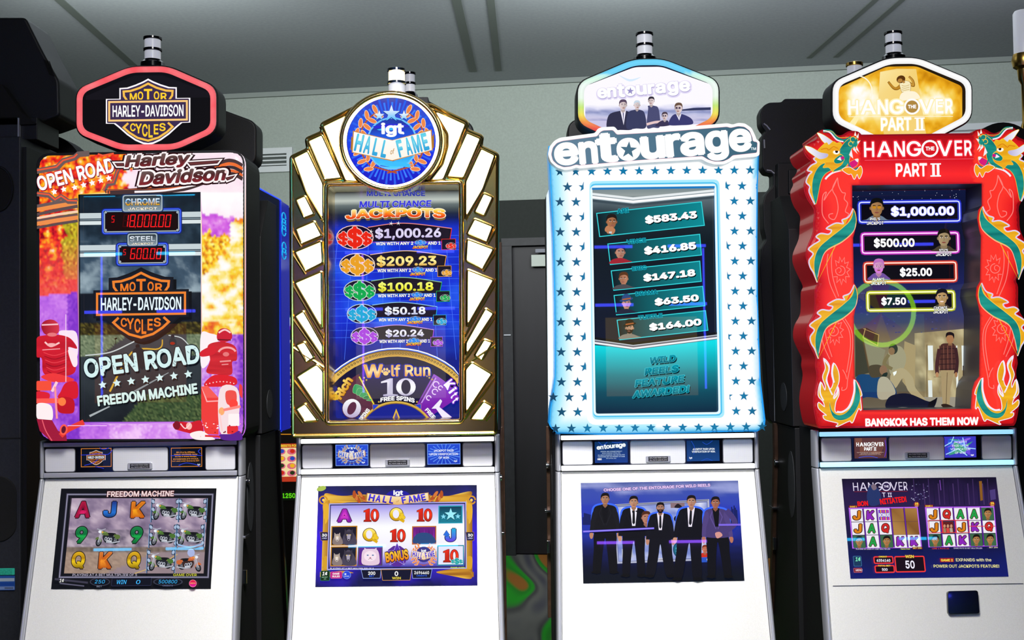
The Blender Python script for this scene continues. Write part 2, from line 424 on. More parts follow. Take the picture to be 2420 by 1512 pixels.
# ---------------------------------------------------------------- the hall
def carpet():
    m = mat('carpet', '#333', .95); nt = m.node_tree; b = nt.nodes['Principled BSDF']
    tc = nt.nodes.new('ShaderNodeTexCoord'); nz = nt.nodes.new('ShaderNodeTexNoise'); r = nt.nodes.new('ShaderNodeValToRGB'); r.color_ramp.interpolation = 'EASE'
    nz.inputs['Scale'].default_value = 1.15; nz.inputs['Detail'].default_value = 1; nz.inputs['Distortion'].default_value = .6
    for p, c in ((.36, '#34344c'), (.43, '#6c6c68'), (.48, '#484848'), (.52, '#18a018'), (.56, '#1c8a1c'), (.6, '#a0641c')):
        e = r.color_ramp.elements.new(p); e.color = (*H(c), 1)
    r.color_ramp.elements[0].color = (*H('#2a2a3c'), 1); r.color_ramp.elements[-1].color = (*H('#6a4a18'), 1)
    mp = nt.nodes.new('ShaderNodeMapping'); mp.inputs['Scale'].default_value = (2.6, .3, 1); mp.inputs['Location'].default_value = (.35, 0, 0); nt.links.new(tc.outputs['Object'], mp.inputs[0]); nt.links.new(mp.outputs[0], nz.inputs['Vector']); nt.links.new(nz.outputs[0], r.inputs[0]); nt.links.new(r.outputs[0], b.inputs['Base Color'])
carpet()
YM = 3.6                                   # distance of the machine fronts
WA, WB = Vector((-3.95, 9.65, 0)), Vector((3.58, 8.6, 0)); wdir = (WB - WA).normalized(); wn = Vector((wdir.y, -wdir.x, 0))
WPL = (WA, wn); ZC = 3.90
CPL = (Vector((0, 0, ZC)), Vector((0, 0, -1)))
def wallslab(name, material, s0, s1, z0, z1, th, out=0.0):
    """slab on the end wall between two distances along it"""
    a, b = WA + wdir * s0 + wn * out, WA + wdir * s1 + wn * out
    q = [a, b, b - wn * th, a - wn * th]
    return MB().prism([Vector((p.x, p.y, z0)) for p in q], [Vector((p.x, p.y, z1)) for p in q]).build(name, material)
def wallst(x, y):
    p = onplane(x, y, WPL); return (p - WA).dot(wdir), p.z
struct(MB().box(-9, 9, -6, 12, -.1, 0).build('floor', 'carpet'))
struct(MB().box(-9, 9, -6, 12, ZC, ZC + .1).build('ceiling', 'ceiling_paint'))
zsplit = wallst(1240, 472)[1]
sd0 = wallst(1190, 900)[0]; sd1 = sd0 + 1.16; zdoor = wallst(1260, 562)[1]
struct(wallslab('wall_front', 'wall_paint', -5, 13, zsplit, ZC, .12))
struct(wallslab('trim_1', 'wall_dark', -5, sd0 + .02, 0, zsplit, .1))
struct(wallslab('trim_2', 'wall_dark', sd1 - .02, 13, 0, zsplit, .1))
struct(wallslab('trim_3', 'wall_dark', sd0 + .02, sd1 - .02, zdoor, zsplit, .1))
struct(wallslab('trim_4', 'cove_grey', -5, 13, ZC - .04, ZC, .03, .03))
struct(MB().box(-9, -8.9, -6, 12, 0, ZC).build('wall_left', 'wall_dark')); struct(MB().box(8.9, 9, -6, 12, 0, ZC).build('wall_right', 'wall_dark'))
struct(MB().box(-9, 9, -6, -5.9, 0, ZC).build('wall_back', 'wall_dark'))
n = 5
for (x0, y0), (x1, y1), wd_ in [((1118, 168), (1105, 112), .03), ((1178, 166), (1172, 112), .025), ((315, 153), (272, 115), .03), ((1912, 136), (1936, 115), .02), ((1975, 134), (1997, 115), .02)]:
    a, b = onplane(x0, y0, CPL), onplane(x1, y1, CPL); b = a + (b - a).normalized() * 3.2; s_ = (b - a).cross(Vector((0, 0, 1))).normalized() * wd_
    q = [a - s_, a + s_, b + s_, b - s_]
    struct(MB().prism([p - Vector((0, 0, .006)) for p in q], [p + Vector((0, 0, .004)) for p in q]).build('trim_%d' % n, 'seam_grey')); n += 1
# door in the end wall
jm = wallst(1214, 900)[0] - sd0
d = struct(wallslab('door_1', 'door_brown', sd0 + jm, sd1 - jm, 0.01, wallst(1260, 580)[1], .05, -.03))
e = struct(wallslab('trim_%d' % n, 'frame_grey', sd0, sd0 + jm, 0, zdoor, .1, .02)); n += 1
e = struct(wallslab('trim_%d' % n, 'frame_grey', sd1 - jm, sd1, 0, zdoor, .1, .02)); n += 1
e = struct(wallslab('trim_%d' % n, 'frame_grey', sd0, sd1, wallst(1260, 580)[1], zdoor, .1, .025)); n += 1
s0, z0 = wallst(1257, 630); s1, z1 = wallst(1296, 602)
closer = wallslab('door_closer', 'white_box', s0, s1 + .04, z0, z1, .05, .03); closer.parent = d
s0, z0 = wallst(1267, 598); s1, z1 = wallst(1330, 588)
arm = wallslab('closer_arm', 'silver_dark', s0, s1, z0, z1, .03, .05); arm.parent = d
s0, z0 = wallst(1192, 793); s1, z1 = wallst(1208, 790)
plate = wallslab('strike_plate', 'silver', s0, s1, z0, z1, .012, .03); plate.parent = d
for o_ in (closer, arm, plate): bpy.context.view_layer.update(); 
# grille of the air duct on the wall
def air_vent(x0, y0, x1, y1, label):
    s0, zb = wallst(x0, y1); s1, zt = wallst(x1, y0); c = WA + wdir * (s0 + s1) / 2; c.z = (zb + zt) / 2
    t = rootobj('air_vent', label, 'vent', c, None)
    def sl(name, mt, a0, a1, b0, b1, th, out):
        a, b = WA + wdir * a0 + wn * out, WA + wdir * a1 + wn * out; q = [a, b, b - wn * th, a - wn * th]
        return MB().prism([Vector((p.x, p.y, b0)) for p in q], [Vector((p.x, p.y, b1)) for p in q]).build(name, mt, t)
    fw = .05
    mb = MB()
    for a0, a1, b0, b1 in ((s0, s1, zt - fw, zt), (s0, s1, zb, zb + fw), (s0, s0 + fw, zb + fw, zt - fw), (s1 - fw, s1, zb + fw, zt - fw)):
        a, b = WA + wdir * a0 + wn * .03, WA + wdir * a1 + wn * .03; q = [a, b, b - wn * .03, a - wn * .03]
        mb.prism([Vector((p.x, p.y, b0)) for p in q], [Vector((p.x, p.y, b1)) for p in q])
    mb.build('frame', 'vent_white', t)
    sl('duct', 'vent_dark', s0 + fw, s1 - fw, zb + fw, zt - fw, .004, .006)
    k = max(3, int((zt - zb - 2 * fw) / .028)); h = (zt - zb - 2 * fw) / k
    for i in range(k): sl('slat', 'vent_white', s0 + fw, s1 - fw, zb + fw + h * (i + .25), zb + fw + h * (i + .62), .018, .026)
air_vent(584, 349, 693, 410, 'white slatted air vent on the grey wall left of the gold machine')
air_vent(2230, 288, 2420, 330, 'white slatted air vent on the wall above the right shoulder of the red dragon machine')
# ---------------------------------------------------------------- what the four front machines share
KP = YM / FPX
CX = [W(334, 1045, YM).x, W(940, 1039, YM).x, W(1553, 1032, YM).x, W(2162.5, 1022.5, YM).x]
def zz(y): return W(940, y, YM).z
TILT = math.radians(15.0); ZT = zz(1119)
def yb(z): return YM - math.tan(TILT) * (ZT - z)
BPL = (Vector((0, YM, ZT)), Vector((0, -math.cos(TILT), math.sin(TILT))))
BW = 227 * KP; SW = 238 * KP; YBACK = 3.80; ZLOW = .66
def cabinet(i, root, bar):
    x0 = CX[i]
    # black carcass
    pr = [(YM + .02, zz(1028)), (YBACK, zz(1028)), (YBACK, 0.02), (3.5, .02), (3.5, ZLOW - .05), (yb(ZLOW) + .03, ZLOW), (YM + .03, ZT)]
    MB().yzprism(pr, x0 - SW + .004, x0 + SW - .004).build('cabinet', 'black_panel', root)
    bl = MB().box(x0 - BW, x0 + BW, YM - .006, YM + .03, zz(1117), zz(1034)).build('belt', 'gloss_black', root)
    for a, b in ((1034, 1044.5), (1105.5, 1117)):
        MB().box(x0 - BW, x0 + BW, YM - .014, YM - .004, zz(b), zz(a)).build('light_bar' if bar not in ('silver',) else 'trim_bar', bar, root, .002)
    # speakers, seen as cloth panels with rounded corners
    for a, b, c, d in ((716, 787, 1050, 1104), (875, 1005, 1048, 1102), (1093, 1163, 1047, 1101)):
        l, r = (a - 940) * KP + x0, (b - 940) * KP + x0; t, u = zz(1048.5), zz(1103.5)
        pts = rnd([(l, t), (r, t), (r, u), (l, u)], .008, 4)
        sp = MB().xzprism(pts, YM - .011, YM - .004).build('speaker_grille', 'speaker_mesh', root, .002)
        fr = MB().tube([Vector((x, YM - .0095, z)) for x, z in pts], .0016, 6, True).build('rim', 'silver_dark', sp)
    # small holder of the malfunction notice
    l, r = (911 - 940) * KP + x0, (969 - 940) * KP + x0; t, u = zz(1083.5), zz(1099.5)
    pl = MB().xzprism(rnd([(l, t), (r, t), (r, u), (l, u)], .005, 3), YM - .016, YM - .009).build('notice_holder', 'silver', root, .0015)
    A = Art(YM - .0165); a, b = px_of(Vector(((l + r) / 2, YM - .0165, (t + u) / 2)))
    A.rect(a - 23, b - 5.5, a + 23, b + 5.5, '#0a0b12')
    A.T('MALFUNCTION VOIDS', a, b - 2.6, 41, 3, '#e8e8ee', bold=.02); A.T('ALL PAYS AND PLAYS', a, b + 2.6, 41, 3, '#e8e8ee', bold=.02)
    A.build('notice_text', pl, 'printed')
    # sloping front panel with a window for the main screen
    zl = ZLOW; q = lambda x, z, o=0: Vector((x, yb(z), z)) + BPL[1] * o
    pts = [(-BW, zz(1119.5)), (BW, zz(1119.5)), (BW + .012, zl), (-BW - .012, zl)]
    MB().prism([q(x0 + x, z, .0) for x, z in pts], [q(x0 + x, z, -.02) for x, z in pts]).build('front_panel', 'cream_plastic', root, .002)
    for sgn in (-1, 1):
        xi, xo = x0 + sgn * (BW + .001), x0 + sgn * (SW + .003)
        def rail(za, zb, name, flare):
            mb = MB(); ring = []
            for z in (za, zb):
                y0 = yb(z) if z < ZT else YM; fl = sgn * (flare * max(0, (ZT - z)) / (ZT - ZLOW))
                ring.append([Vector((xi + fl + sgn * .0, y0 - .004, z)), Vector((xi + fl + sgn * .006, y0 - .012, z)), Vector((xo + fl - sgn * .004, y0 - .008, z)), Vector((xo + fl, y0 + .006, z)), Vector((xo + fl, y0 + .035, z)), Vector((xi + fl, y0 + .035, z))])
            mb.prism(ring[0], ring[1]); mb.build(name, 'silver', root, .003)
        rail(zz(1030), ZT + .001, 'corner_post', 0); rail(ZT - .001, ZLOW, 'side_rail', .012)
    # button deck and plinth below the picture
    MB().yzprism([(yb(ZLOW) + .02, ZLOW), (3.18, ZLOW - .05), (3.18, ZLOW - .09), (3.5, ZLOW - .16), (3.5, ZLOW - .02)], x0 - SW, x0 + SW).build('button_deck', 'gloss_black', root, .006)
    MB().box(x0 - SW + .01, x0 + SW - .01, 3.42, 3.78, 0, ZLOW - .1).build('plinth', 'dark_grey', root, .004)
    # lock, hinge and handle on the side that shows
    sg = 1 if i < 2 else -1
    if i < 2: hardware(root, x0, sg)
    discs(root, x0 + sg * (SW - .004), sg, 3.67, 3.72 if i < 2 else None)
def hardware(root, x0, sg, fl=lambda y: y):
    xs = x0 + sg * (SW - .004)
    for z, y_, nm, r in ((a, fl(b), c, d) for a, b, c, d in ((zz(1138), YM + .07, 'door_lock', .011), (zz(1262), YM + .01, 'hinge', .006), (zz(1358), YM + .015, 'latch', .010))):
        mb = MB()
        if nm == 'door_lock': mb.tube([(xs, y_, z), (xs + sg * .012, y_, z)], r, 14)
        elif nm == 'hinge': mb.box(xs - .002, xs + .018, y_ - .03, y_ + .02, z - .004, z + .004) if sg > 0 else mb.box(xs - .018, xs + .002, y_ - .03, y_ + .02, z - .004, z + .004)
        else: mb.box(min(xs, xs + sg * .012), max(xs, xs + sg * .012), y_ - .006, y_ + .006, z - .025, z + .02)
        mb.build(nm, 'chrome', root, .001)
def discs(root, xs, sg, ya, yl):
    """round and long ventilation discs on a flank"""
    for z, y_, ry, rz in ((zz(960), ya, .045, .05), (zz(1180), yl, .045, .115)):
        if y_ is None: continue
        e = [Vector((xs, y_ + ry * math.cos(6.283 * k / 28), z + rz * math.sin(6.283 * k / 28))) for k in range(28)]
        MB().prism(e, [p + Vector((sg * .0015, 0, 0)) for p in e]).build('side_vent', 'side_disc', root)
def px_of(p):
    d = p - CAM; z = d.dot(Fv); return 1210 + FPX * d.dot(Rv) / z, 756 - FPX * d.dot(Uv) / z
def hexpts(c, inset=0.0, r=22):
    """outline of a six-cornered topper: cx of the top edge, and its measures in pixels"""
    xl, xr, tl, tr, yt, yu, yd, ybm = c
    xm = (xl + xr) / 2; sl = -ROLL
    f = lambda x, y: (x, y + (x - xm) * sl)
    k = inset
    bl, br = tl - 20, tr + 20
    p = [f(tl + k * .25, yt + k), f(tr - k * .25, yt + k), f(xr - k, yu + k * .62), f(xr - k, yd - k * .62), f(br - k * .25, ybm - k), f(bl + k * .25, ybm - k), f(xl + k, yd - k * .62), f(xl + k, yu + k * .62)]
    return rnd(p, r, 5)
def topper(root, c, Y, ringcol, ringmat='led'):
    h0 = hexpts(c, -3, 26)
    body = MB().pxprism(h0, Y, Y + .11).build('topper', 'black_plastic', root, .008, 3)
    A = Art(Y - .001); o, i_ = hexpts(c, 1, 24), hexpts(c, 15, 18)
    def dens(P): return [tuple(Vector(P[j]).lerp(Vector(P[(j + 1) % len(P)]), q / 8)) for j in range(len(P)) for q in range(8)]
    inner = i_; o, i_ = dens(o), dens(i_)
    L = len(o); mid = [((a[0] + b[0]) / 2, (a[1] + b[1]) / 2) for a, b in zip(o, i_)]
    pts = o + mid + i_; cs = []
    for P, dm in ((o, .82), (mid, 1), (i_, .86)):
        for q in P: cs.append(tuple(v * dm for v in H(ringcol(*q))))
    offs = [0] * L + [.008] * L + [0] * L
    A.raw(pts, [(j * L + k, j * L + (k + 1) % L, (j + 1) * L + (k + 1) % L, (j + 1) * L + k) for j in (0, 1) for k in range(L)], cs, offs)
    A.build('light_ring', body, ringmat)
    return body, inner
def signal_lamp(root, x, ytop, ybase, Y, rpx, mats, band='gloss_black', name='signal_lamp', segs=2, cap=True):
    """tower lamp: flange, lamp drums and dark bands"""
    k = Y / FPX; r = rpx * k; b = W(x, ybase, Y); top = W(x, ytop, Y); h = top.z - b.z
    base = MB().lathe((b.x, b.y, b.z), [(r * 1.55, -.012), (r * 1.5, .004), (r * 1.12, .012), (r * 1.1, h * .16)], 36).build(name, band, root, .0, smooth=True)
    hs = h * .84 / segs
    for s_ in range(segs):
        z0 = b.z + h * .16 + s_ * hs
        MB().lathe((b.x, b.y, z0), [(r, 0), (r, hs * .74)], 36).build('lamp_drum', mats[s_ % len(mats)], base, smooth=True)
        MB().lathe((b.x, b.y, z0 + hs * .74), [(r * 1.06, 0), (r * 1.16, .002), (r * 1.16, hs * .22), (r * 1.0, hs * .26)], 36).build('band', band, base, smooth=True)
    return base
# ---------------------------------------------------------------- pictures used on several screens
MPL = (BPL[0] + BPL[1] * .0018, BPL[1])
def clr(v, a): return tuple(max(0, q * a) for q in H(v))
def person_bust(A, cx, cy, s, skin='#c89878', hair='#241810', shirt='#383c48', turn=0, hat=None, beard=0, glasses=None, shirtrim=None, mouth='#9a5a50', wide=1.0):
    """head and shoulders, s = height of the head"""
    e = lambda x, y, rx, ry, c, r=0: A.ell(cx + x * s, cy + y * s, rx * s, ry * s, c, r)
    if shirt: A.blob([(cx + x * s * wide, cy + y * s) for x, y in ((-.28, .52), (-.62, .72), (-.8, 1.1), (-.8, 1.3), (.8, 1.3), (.8, 1.1), (.62, .72), (.28, .52))], shirt)
    sk2 = clr(skin, .55)
    A.poly([(cx + x * s, cy + y * s) for x, y in ((-.17, .3), (.17, .3), (.22, .62), (0, .85), (-.22, .62))], sk2)
    if shirtrim: A.poly([(cx + x * s, cy + y * s) for x, y in ((-.24, .55), (0, .85), (.24, .55), (.3, .62), (0, 1.25), (-.3, .62))], shirtrim)
    e(0, -.12, .40, .45, hair); e(-.36, .05, .07, .11, sk2); e(.36, .05, .07, .11, sk2)
    A.blob([(cx + x * s, cy + y * s) for x, y in ((-.33, -.18), (-.34, .1), (-.26, .36), (-.1, .5), (.1, .5), (.26, .36), (.34, .1), (.33, -.18), (.2, -.34), (-.2, -.34))],
           lambda u, v: mixc(skin, sk2, .5 + (u - cx) / s * (.9 if turn >= 0 else -.9)))
    if beard: A.blob([(cx + x * s, cy + y * s) for x, y in ((-.33, .12), (-.26, .4), (0, .56), (.26, .4), (.33, .12), (.2, .2), (.12, .17), (-.12, .17), (-.2, .2))], clr(hair, 1.3))
    for q in (-1, 1):
        A.line([(cx + (turn * .05 + q * .07) * s, cy - .09 * s), (cx + (turn * .05 + q * .23) * s, cy - .1 * s)], .06 * s, hair)
        if glasses: e(turn * .05 + q * .15, .0, .12, .085, glasses)
        else: e(turn * .05 + q * .15, .0, .07, .035, '#f0e8e0'); e(turn * .05 + q * .15, .0, .035, .035, '#181010')
    A.line([(cx + turn * .08 * s, cy), (cx + (turn * .1 + .04) * s, cy + .16 * s), (cx + turn * .06 * s - .05 * s, cy + .19 * s)], .045 * s, sk2)
    e(turn * .06, .31, .13, .045, mouth)
    A.blob([(cx + x * s, cy + y * s) for x, y in ((-.37, .0), (-.4, -.25), (-.25, -.5), (.05, -.56), (.3, -.48), (.4, -.22), (.37, .0), (.3, -.2), (.1, -.3), (-.12, -.27), (-.3, -.18))], hair)
    if hat:
        A.ell(cx, cy - .3 * s, .62 * s, .14 * s, hat, -12); A.blob([(cx + x * s, cy + y * s) for x, y in ((-.36, -.3), (-.32, -.68), (-.05, -.82), (.25, -.75), (.38, -.4))], hat); A.line([(cx - .37 * s, cy - .3 * s), (cx + .38 * s, cy - .42 * s)], .12 * s, '#b06030')
def man(A, cx, yt, yb, suit='#14141e', shirt='#e8e8f4', skin='#c8987c', hair='#1a1214', tie='#181824', lean=0, pose=0, coat=None, beard=0, glow=None):
    """a standing man in a suit, from crown yt to shoes yb"""
    h = yb - yt; q = lambda pts: [(cx + x * h + lean * (y - .3) * h, yt + y * h) for x, y in pts]
    sh = lambda pts, c: A.blob(q(pts), c, n=4)
    body = ((-.05, .145), (-.135, .18), (-.155, .3), (-.15, .42), (-.14, .5), (.14, .5), (.15, .42), (.155, .3), (.135, .18), (.05, .145))
    if glow: A.curve(q(body), .045 * h, glow, True, n=4)
    lw = .02 * pose
    sh(((-.12, .46), (-.13 - lw, .7), (-.125 - lw * 2, .98), (-.05 - lw, .985), (-.03, .75), (0, .56), (.03, .75), (.05 + lw, .985), (.125 + lw * 2, .98), (.13 + lw, .7), (.12, .46)), suit)
    sh(body, coat or suit)
    for s_ in (-1, 1):
        a = ((.11, .18), (.16, .25), (.185, .4), (.19, .5), (.15, .5), (.13, .38), (.09, .25))
        sh([(s_ * x, y) for x, y in a], clr(coat or suit, 1.25))
        sh([(s_ * x, y) for x, y in ((.15, .5), (.19, .5), (.195, .535), (.18, .57), (.16, .565), (.148, .53))], skin)
        sh([(s_ * x - lw * 1.6 * -s_, y) for x, y in ((.04, .975), (.12, .97), (.15, 1.0), (.05, 1.005))], '#0a0a10')
        A.line(q([(s_ * .035, .16), (s_ * .075, .25), (s_ * .012, .4)]), .012 * h, clr(coat or suit, 1.7))
    A.poly(q([(-.045, .14), (.045, .14), (.02, .37), (-.02, .37)]), shirt)
    if tie: A.poly(q([(-.012, .165), (.012, .165), (.017, .33), (0, .355), (-.017, .33)]), tie)
    person_bust(A, cx + lean * -.22 * h, yt + .07 * h, .135 * h, skin, hair, None, beard=beard)
def bike(A, cx, cy, s, tank='#3a5a30', flip=1, body='#20242c', chrome='#b8bcc8'):
    p = lambda x, y: (cx + x * s * flip, cy + y * s)
    for x, y, rx, ry in ((-.62, .42, .2, .3), (.5, .3, .25, .27)):
        A.ell(*p(x, y), rx * s, ry * s, '#14161c', 18 * flip); A.ell(*p(x, y), rx * .6 * s, ry * .62 * s, '#70747e', 18 * flip); A.ell(*p(x, y), rx * .45 * s, ry * .48 * s, '#2a2d34', 18 * flip)
        for k in range(4):
            t = k * .785; A.line([p(x - rx * .5 * math.cos(t), y - ry * .5 * math.sin(t)), p(x + rx * .5 * math.cos(t), y + ry * .5 * math.sin(t))], .02 * s, '#888c96')
    A.blob([p(-.3, -.05), p(.1, -.1), p(.45, .05), p(.35, .4), p(-.1, .48), p(-.3, .25)], body)
    for k in range(3): A.ell(*p(-.12 + k * .17, .18 + k * .03), .09 * s, .13 * s, chrome, 15); A.ell(*p(-.12 + k * .17, .18 + k * .03), .05 * s, .08 * s, '#3a3d46', 15)
    A.blob([p(-.5, -.3), p(-.25, -.34), p(.08, -.2), p(.05, -.05), p(-.3, -.08), p(-.45, -.18)], tank); A.line([p(-.42, -.26), p(-.1, -.24)], .05 * s, clr(tank, 2.2))
    A.blob([p(.02, -.2), p(.3, -.22), p(.55, -.18), p(.6, -.05), p(.2, -.02)], '#121218')
    A.blob([p(.45, -.1), p(.8, -.08), p(.86, .12), p(.65, .22), p(.5, .1)], tank)
    A.blob([p(-.85, .2), p(-.68, .06), p(-.45, .2), p(-.42, .42), p(-.55, .25), p(-.75, .25)], tank)
    A.line([p(-.42, -.4), p(-.64, .42)], .06 * s, chrome); A.line([p(-.35, -.38), p(-.52, .4)], .04 * s, chrome)
    A.line([p(-.72, -.5), p(-.4, -.42), p(-.12, -.5)], .045 * s, chrome); A.ell(*p(-.52, -.3), .11 * s, .1 * s, '#e8ecf4'); A.ell(*p(-.34, -.27), .06 * s, .06 * s, '#e0a040')
    A.line([p(-.1, .42), p(.4, .46), p(.85, .36)], .075 * s, chrome); A.line([p(-.1, .33), p(.3, .38)], .05 * s, '#e8ecf4')
def shield(A, cx, cy, w, outc, body, line, txt, bartxt, barline=None, low='CYCLES', lowtxt=None, shade=None):
    q = lambda pts: [(cx + x * w, cy + y * w - (x * w) * ROLL) for x, y in pts]
    half = [(0, -.78), (.12, -.715), (.3, -.64), (.5, -.575), (.68, -.565), (.68, -.31), (1, -.31), (1, .275), (.81, .28), (.7, .37), (.5, .55), (.3, .69), (.12, .77), (0, .79)]
    full = half + [(-x, y) for x, y in half[-2:0:-1]]
    if shade: A.poly([(a + .06 * w, b + .05 * w) for a, b in q(full)], shade)
    A.poly(q(full), outc); A.poly(q([(x * .955, y * .945) for x, y in full]), body)
    ht = [(-.5, -.27), (-.57, -.37), (-.58, -.48), (-.42, -.49), (-.2, -.56), (0, -.66)]
    top = ht + [(-x, y) for x, y in ht[-2::-1]]
    A.line(q(top), .05 * w, line)
    hb = [(-.47, .27), (-.58, .37), (-.45, .49), (-.25, .62), (0, .69)]
    A.line(q(hb + [(-x, y) for x, y in hb[-2::-1]]), .05 * w, line)
    for ch, x, y, lw, h in (('M', -.35, -.355, .17, .17), ('O', -.18, -.375, .13, .2), ('T', 0, -.395, .2, .28), ('O', .2, -.375, .13, .2), ('R', .37, -.355, .15, .17)):
        A.T(ch, *q([(x, y)])[0], lw * w, h * w, txt, bold=.03)
    lt = (('C', -.36, .37, .13, .19), ('Y', -.225, .4, .15, .23), ('C', -.075, .445, .13, .3), ('L', .06, .465, .1, .31), ('E', .19, .425, .11, .24), ('S', .34, .375, .15, .19)) if low == 'CYCLES' else tuple((c, -.36 + k * .12, .38 + .04 * (3 - abs(3 - k)), .1, .15 + .03 * (3 - abs(3 - k))) for k, c in enumerate('COMPANY'))
    for ch, x, y, lw, h in lt: A.T(ch, *q([(x, y)])[0], lw * w, h * w, lowtxt or txt, bold=.03)
    A.poly(q([(-.97, -.285), (.97, -.285), (.97, .255), (-.97, .255)]), body); A.line(q([(-.92, -.235), (.92, -.235), (.92, .205), (-.92, .205)]), .045 * w, barline or line, True)
    A.T('HARLEY-DAVIDSON', *q([(0, -.015)])[0], 1.68 * w, .28 * w, bartxt, bold=.025)
def info_card(A, cells, bg, edge):
    A.rect(*cells, bg, 3); A.frame(cells[0] + 5, cells[1] + 5, cells[2] - 5, cells[3] - 5, 2.5, edge)
# ================================================================ first machine: motorcycles
m1 = rootobj('slot_machine', 'leftmost front slot machine, with a red ringed topper and an orange and purple motorcycle picture', 'slot machine', (CX[0], YM, 0), 'row of lit slot machines')
cabinet(0, m1, 'silver')
S1 = 2420 / 700
out1 = rnd([(85, 362), (577, 354), (577, 1041), (88, 1043)], 36, 7)
TB1 = 3.55
scr1 = [(185, 459.5), (474, 453.5), (476, 996), (188, 997)]
MB().frame(out1, scr1, TB1 + .010, 3.78).build('top_box', 'black_panel', m1)
def foliage(x, y, hot=0):
    t = .48 + 1.15 * N(x, y, .075, 4) + .3 * N(x, y, .018, 2) + hot
    return ramp(t, [(0, '#8a0418'), (.22, '#d81020'), (.42, '#f8361c'), (.56, '#ff7c14'), (.7, '#ffb81c'), (.84, '#ffe040'), (1, '#fff6e8')])
def bg1(x, y):
    f = N(x, y, .22, 2)
    if y > 985 or (x < 190 and y > 700 - (x - 87) * .1):
        t = .6 + .35 * N(x, y, .02, 3) + .3 * f + (.25 if 260 < x < 420 and y > 985 else 0) - (.3 if x > 160 and x < 210 and y < 960 else 0) - max(0, (y - 860) / 600 if x < 190 else 0)
        return ramp(t, [(0, '#5a14b0'), (.3, '#8a3ad0'), (.55, '#bc66e6'), (.8, '#d88cf0'), (1, '#f6c8fa')])
    if x < 190 or y < 470 and x < 296 + 40 * N(x, y, .03):
        if y < 470: return foliage(x, y)
        t = (y - 560) / 140
        b = foliage(x, y, -.12)
        if x > 150 + 20 * N(x, y, .05) and 500 < y < 660: b = mixc(b, ramp(.5 + f * 1.6, [(0, '#205008'), (.5, '#98b010'), (1, '#f0f030')]), .75)
        return mixc(b, ramp(.5 + f, [(0, '#e01828'), (1, '#ff6a60')]), max(0, t))
    if y < 455: return mixc('#fff4f8', '#f4b0dc', max(0, .2 + .4 * N(x, y, .03)))
    ym = 505 + 16 * N(x, 3, .05) + (x - 475) * .12
    if y < ym: return mixc('#ffffff', '#ffdcee', max(0, (y - 470) / 90 + .4 * N(x, y, .04)))
    yt = 556 + 22 * N(x, 9, .09) - (10 if x < 500 else 0)
    hill = 640 - (x - 490) * 1.05 + 18 * N(x, y, .05)
    if x > 545 and y > hill - 60 or y > 660 or y > hill:
        t = .66 + .8 * N(x, y * 1.3, .03, 4) - max(0, (x - 566) / 40) * .9
        if y > 760: t = .5 + .9 * N(x, y, .035, 3)
        if y > 770 + (575 - x) * .55 and y > 790: return ramp(.55 + f * .8 - max(0, x - 540) / 60, [(0, '#7a2cc8'), (.5, '#c878e8'), (1, '#ffeefa')])
        return ramp(t, [(0, '#8a2010'), (.2, '#e04020'), (.38, '#f89020'), (.52, '#f8d830'), (.66, '#fff0a8'), (.8, '#fffaf0'), (1, '#ffffff')])
    if y < yt: return ramp(.5 + N(x, y, .06), [(0, '#b02ad0'), (.5, '#d868e4'), (1, '#f4b4f0')])
    return ramp(.5 + 1.3 * N(x, y, .12, 3), [(0, '#a85008'), (.3, '#f09010'), (.55, '#ffd020'), (.8, '#fff058'), (1, '#ffff98')])
def dep1(x, y):
    d = distpoly(x, y, out1); r = 20.0
    return (r - math.sqrt(max(0, r * r - max(0, r - d) ** 2))) * KP * .9
A = Art(TB1); A.region(out1, [scr1], 5.0, bg1, dep1)
A.step = 6e-5; A.clip = (87.5, 574.5)
A.view(0, 420, S1)
for y0, y1, w, c in ((232, 178, 26, '#6a5858'), (262, 205, 34, '#f09048'), (300, 232, 26, '#5e4c4c'), (330, 275, 20, '#f8d0b0'), (352, 300, 22, '#6a5250'), (376, 325, 34, '#f0904c'), (408, 352, 22, '#5e4c4c')):
    A.line([(299, y0), (470, (y0 + y1) / 2 - 3), (636, y1)], w, c)
A.view(0, 100, S1)
A.line([(300, 1052), (470, 1022), (520, 968), (610, 942), (640, 915), (730, 908)], 46, '#6c5a58'); A.line([(300, 1045), (460, 1018), (515, 965), (605, 938), (632, 912)], 13, '#f05838')
A.line([(800, 912), (840, 925), (930, 908)], 14, '#f05838')
A.line([(302, 1238), (400, 1250), (450, 1292), (500, 1262), (560, 1300), (630, 1300)], 40, '#6c5a58'); A.line([(302, 1232), (400, 1244), (450, 1285), (500, 1255), (555, 1292), (630, 1295)], 12, '#f05838')
A.line([(1000, 985), (960, 1050), (930, 1150), (880, 1160), (850, 1215)], 34, '#6c5a58'); A.line([(990, 1000), (955, 1060), (925, 1145), (870, 1150), (845, 1210)], 11, '#e04c30')
for k, (c, w) in enumerate((('#4a3436', 30), ('#f07030', 26), ('#3a2a2c', 26), ('#e86a30', 22), ('#47302f', 30))):
    y = k * 27; A.curve([(860 + k * 10, 1218 + k * 3), (1150, 1200 + k * 5), (1500, 1120 + y * .75), (1800, 985 + y), (1900, 968 + y), (1985, 1010 + y)], w, c)
A.curve([(1100, 1222), (1350, 1210), (1600, 1165)], 16, '#fff6f8')
A.T('OPEN ROAD', 617, 1078, 640, 122, '#ffffff', rot=14.6, bold=.035, out='#b83048', ow=.02, sh='#7a1830', shd=(6, 8))
for x, y in ((445, 1222), (522, 1201), (612, 1186), (685, 1166), (755, 1149), (825, 1129), (890, 1110)): A.star(x, y, 27, '#ffffff', -12, .5)
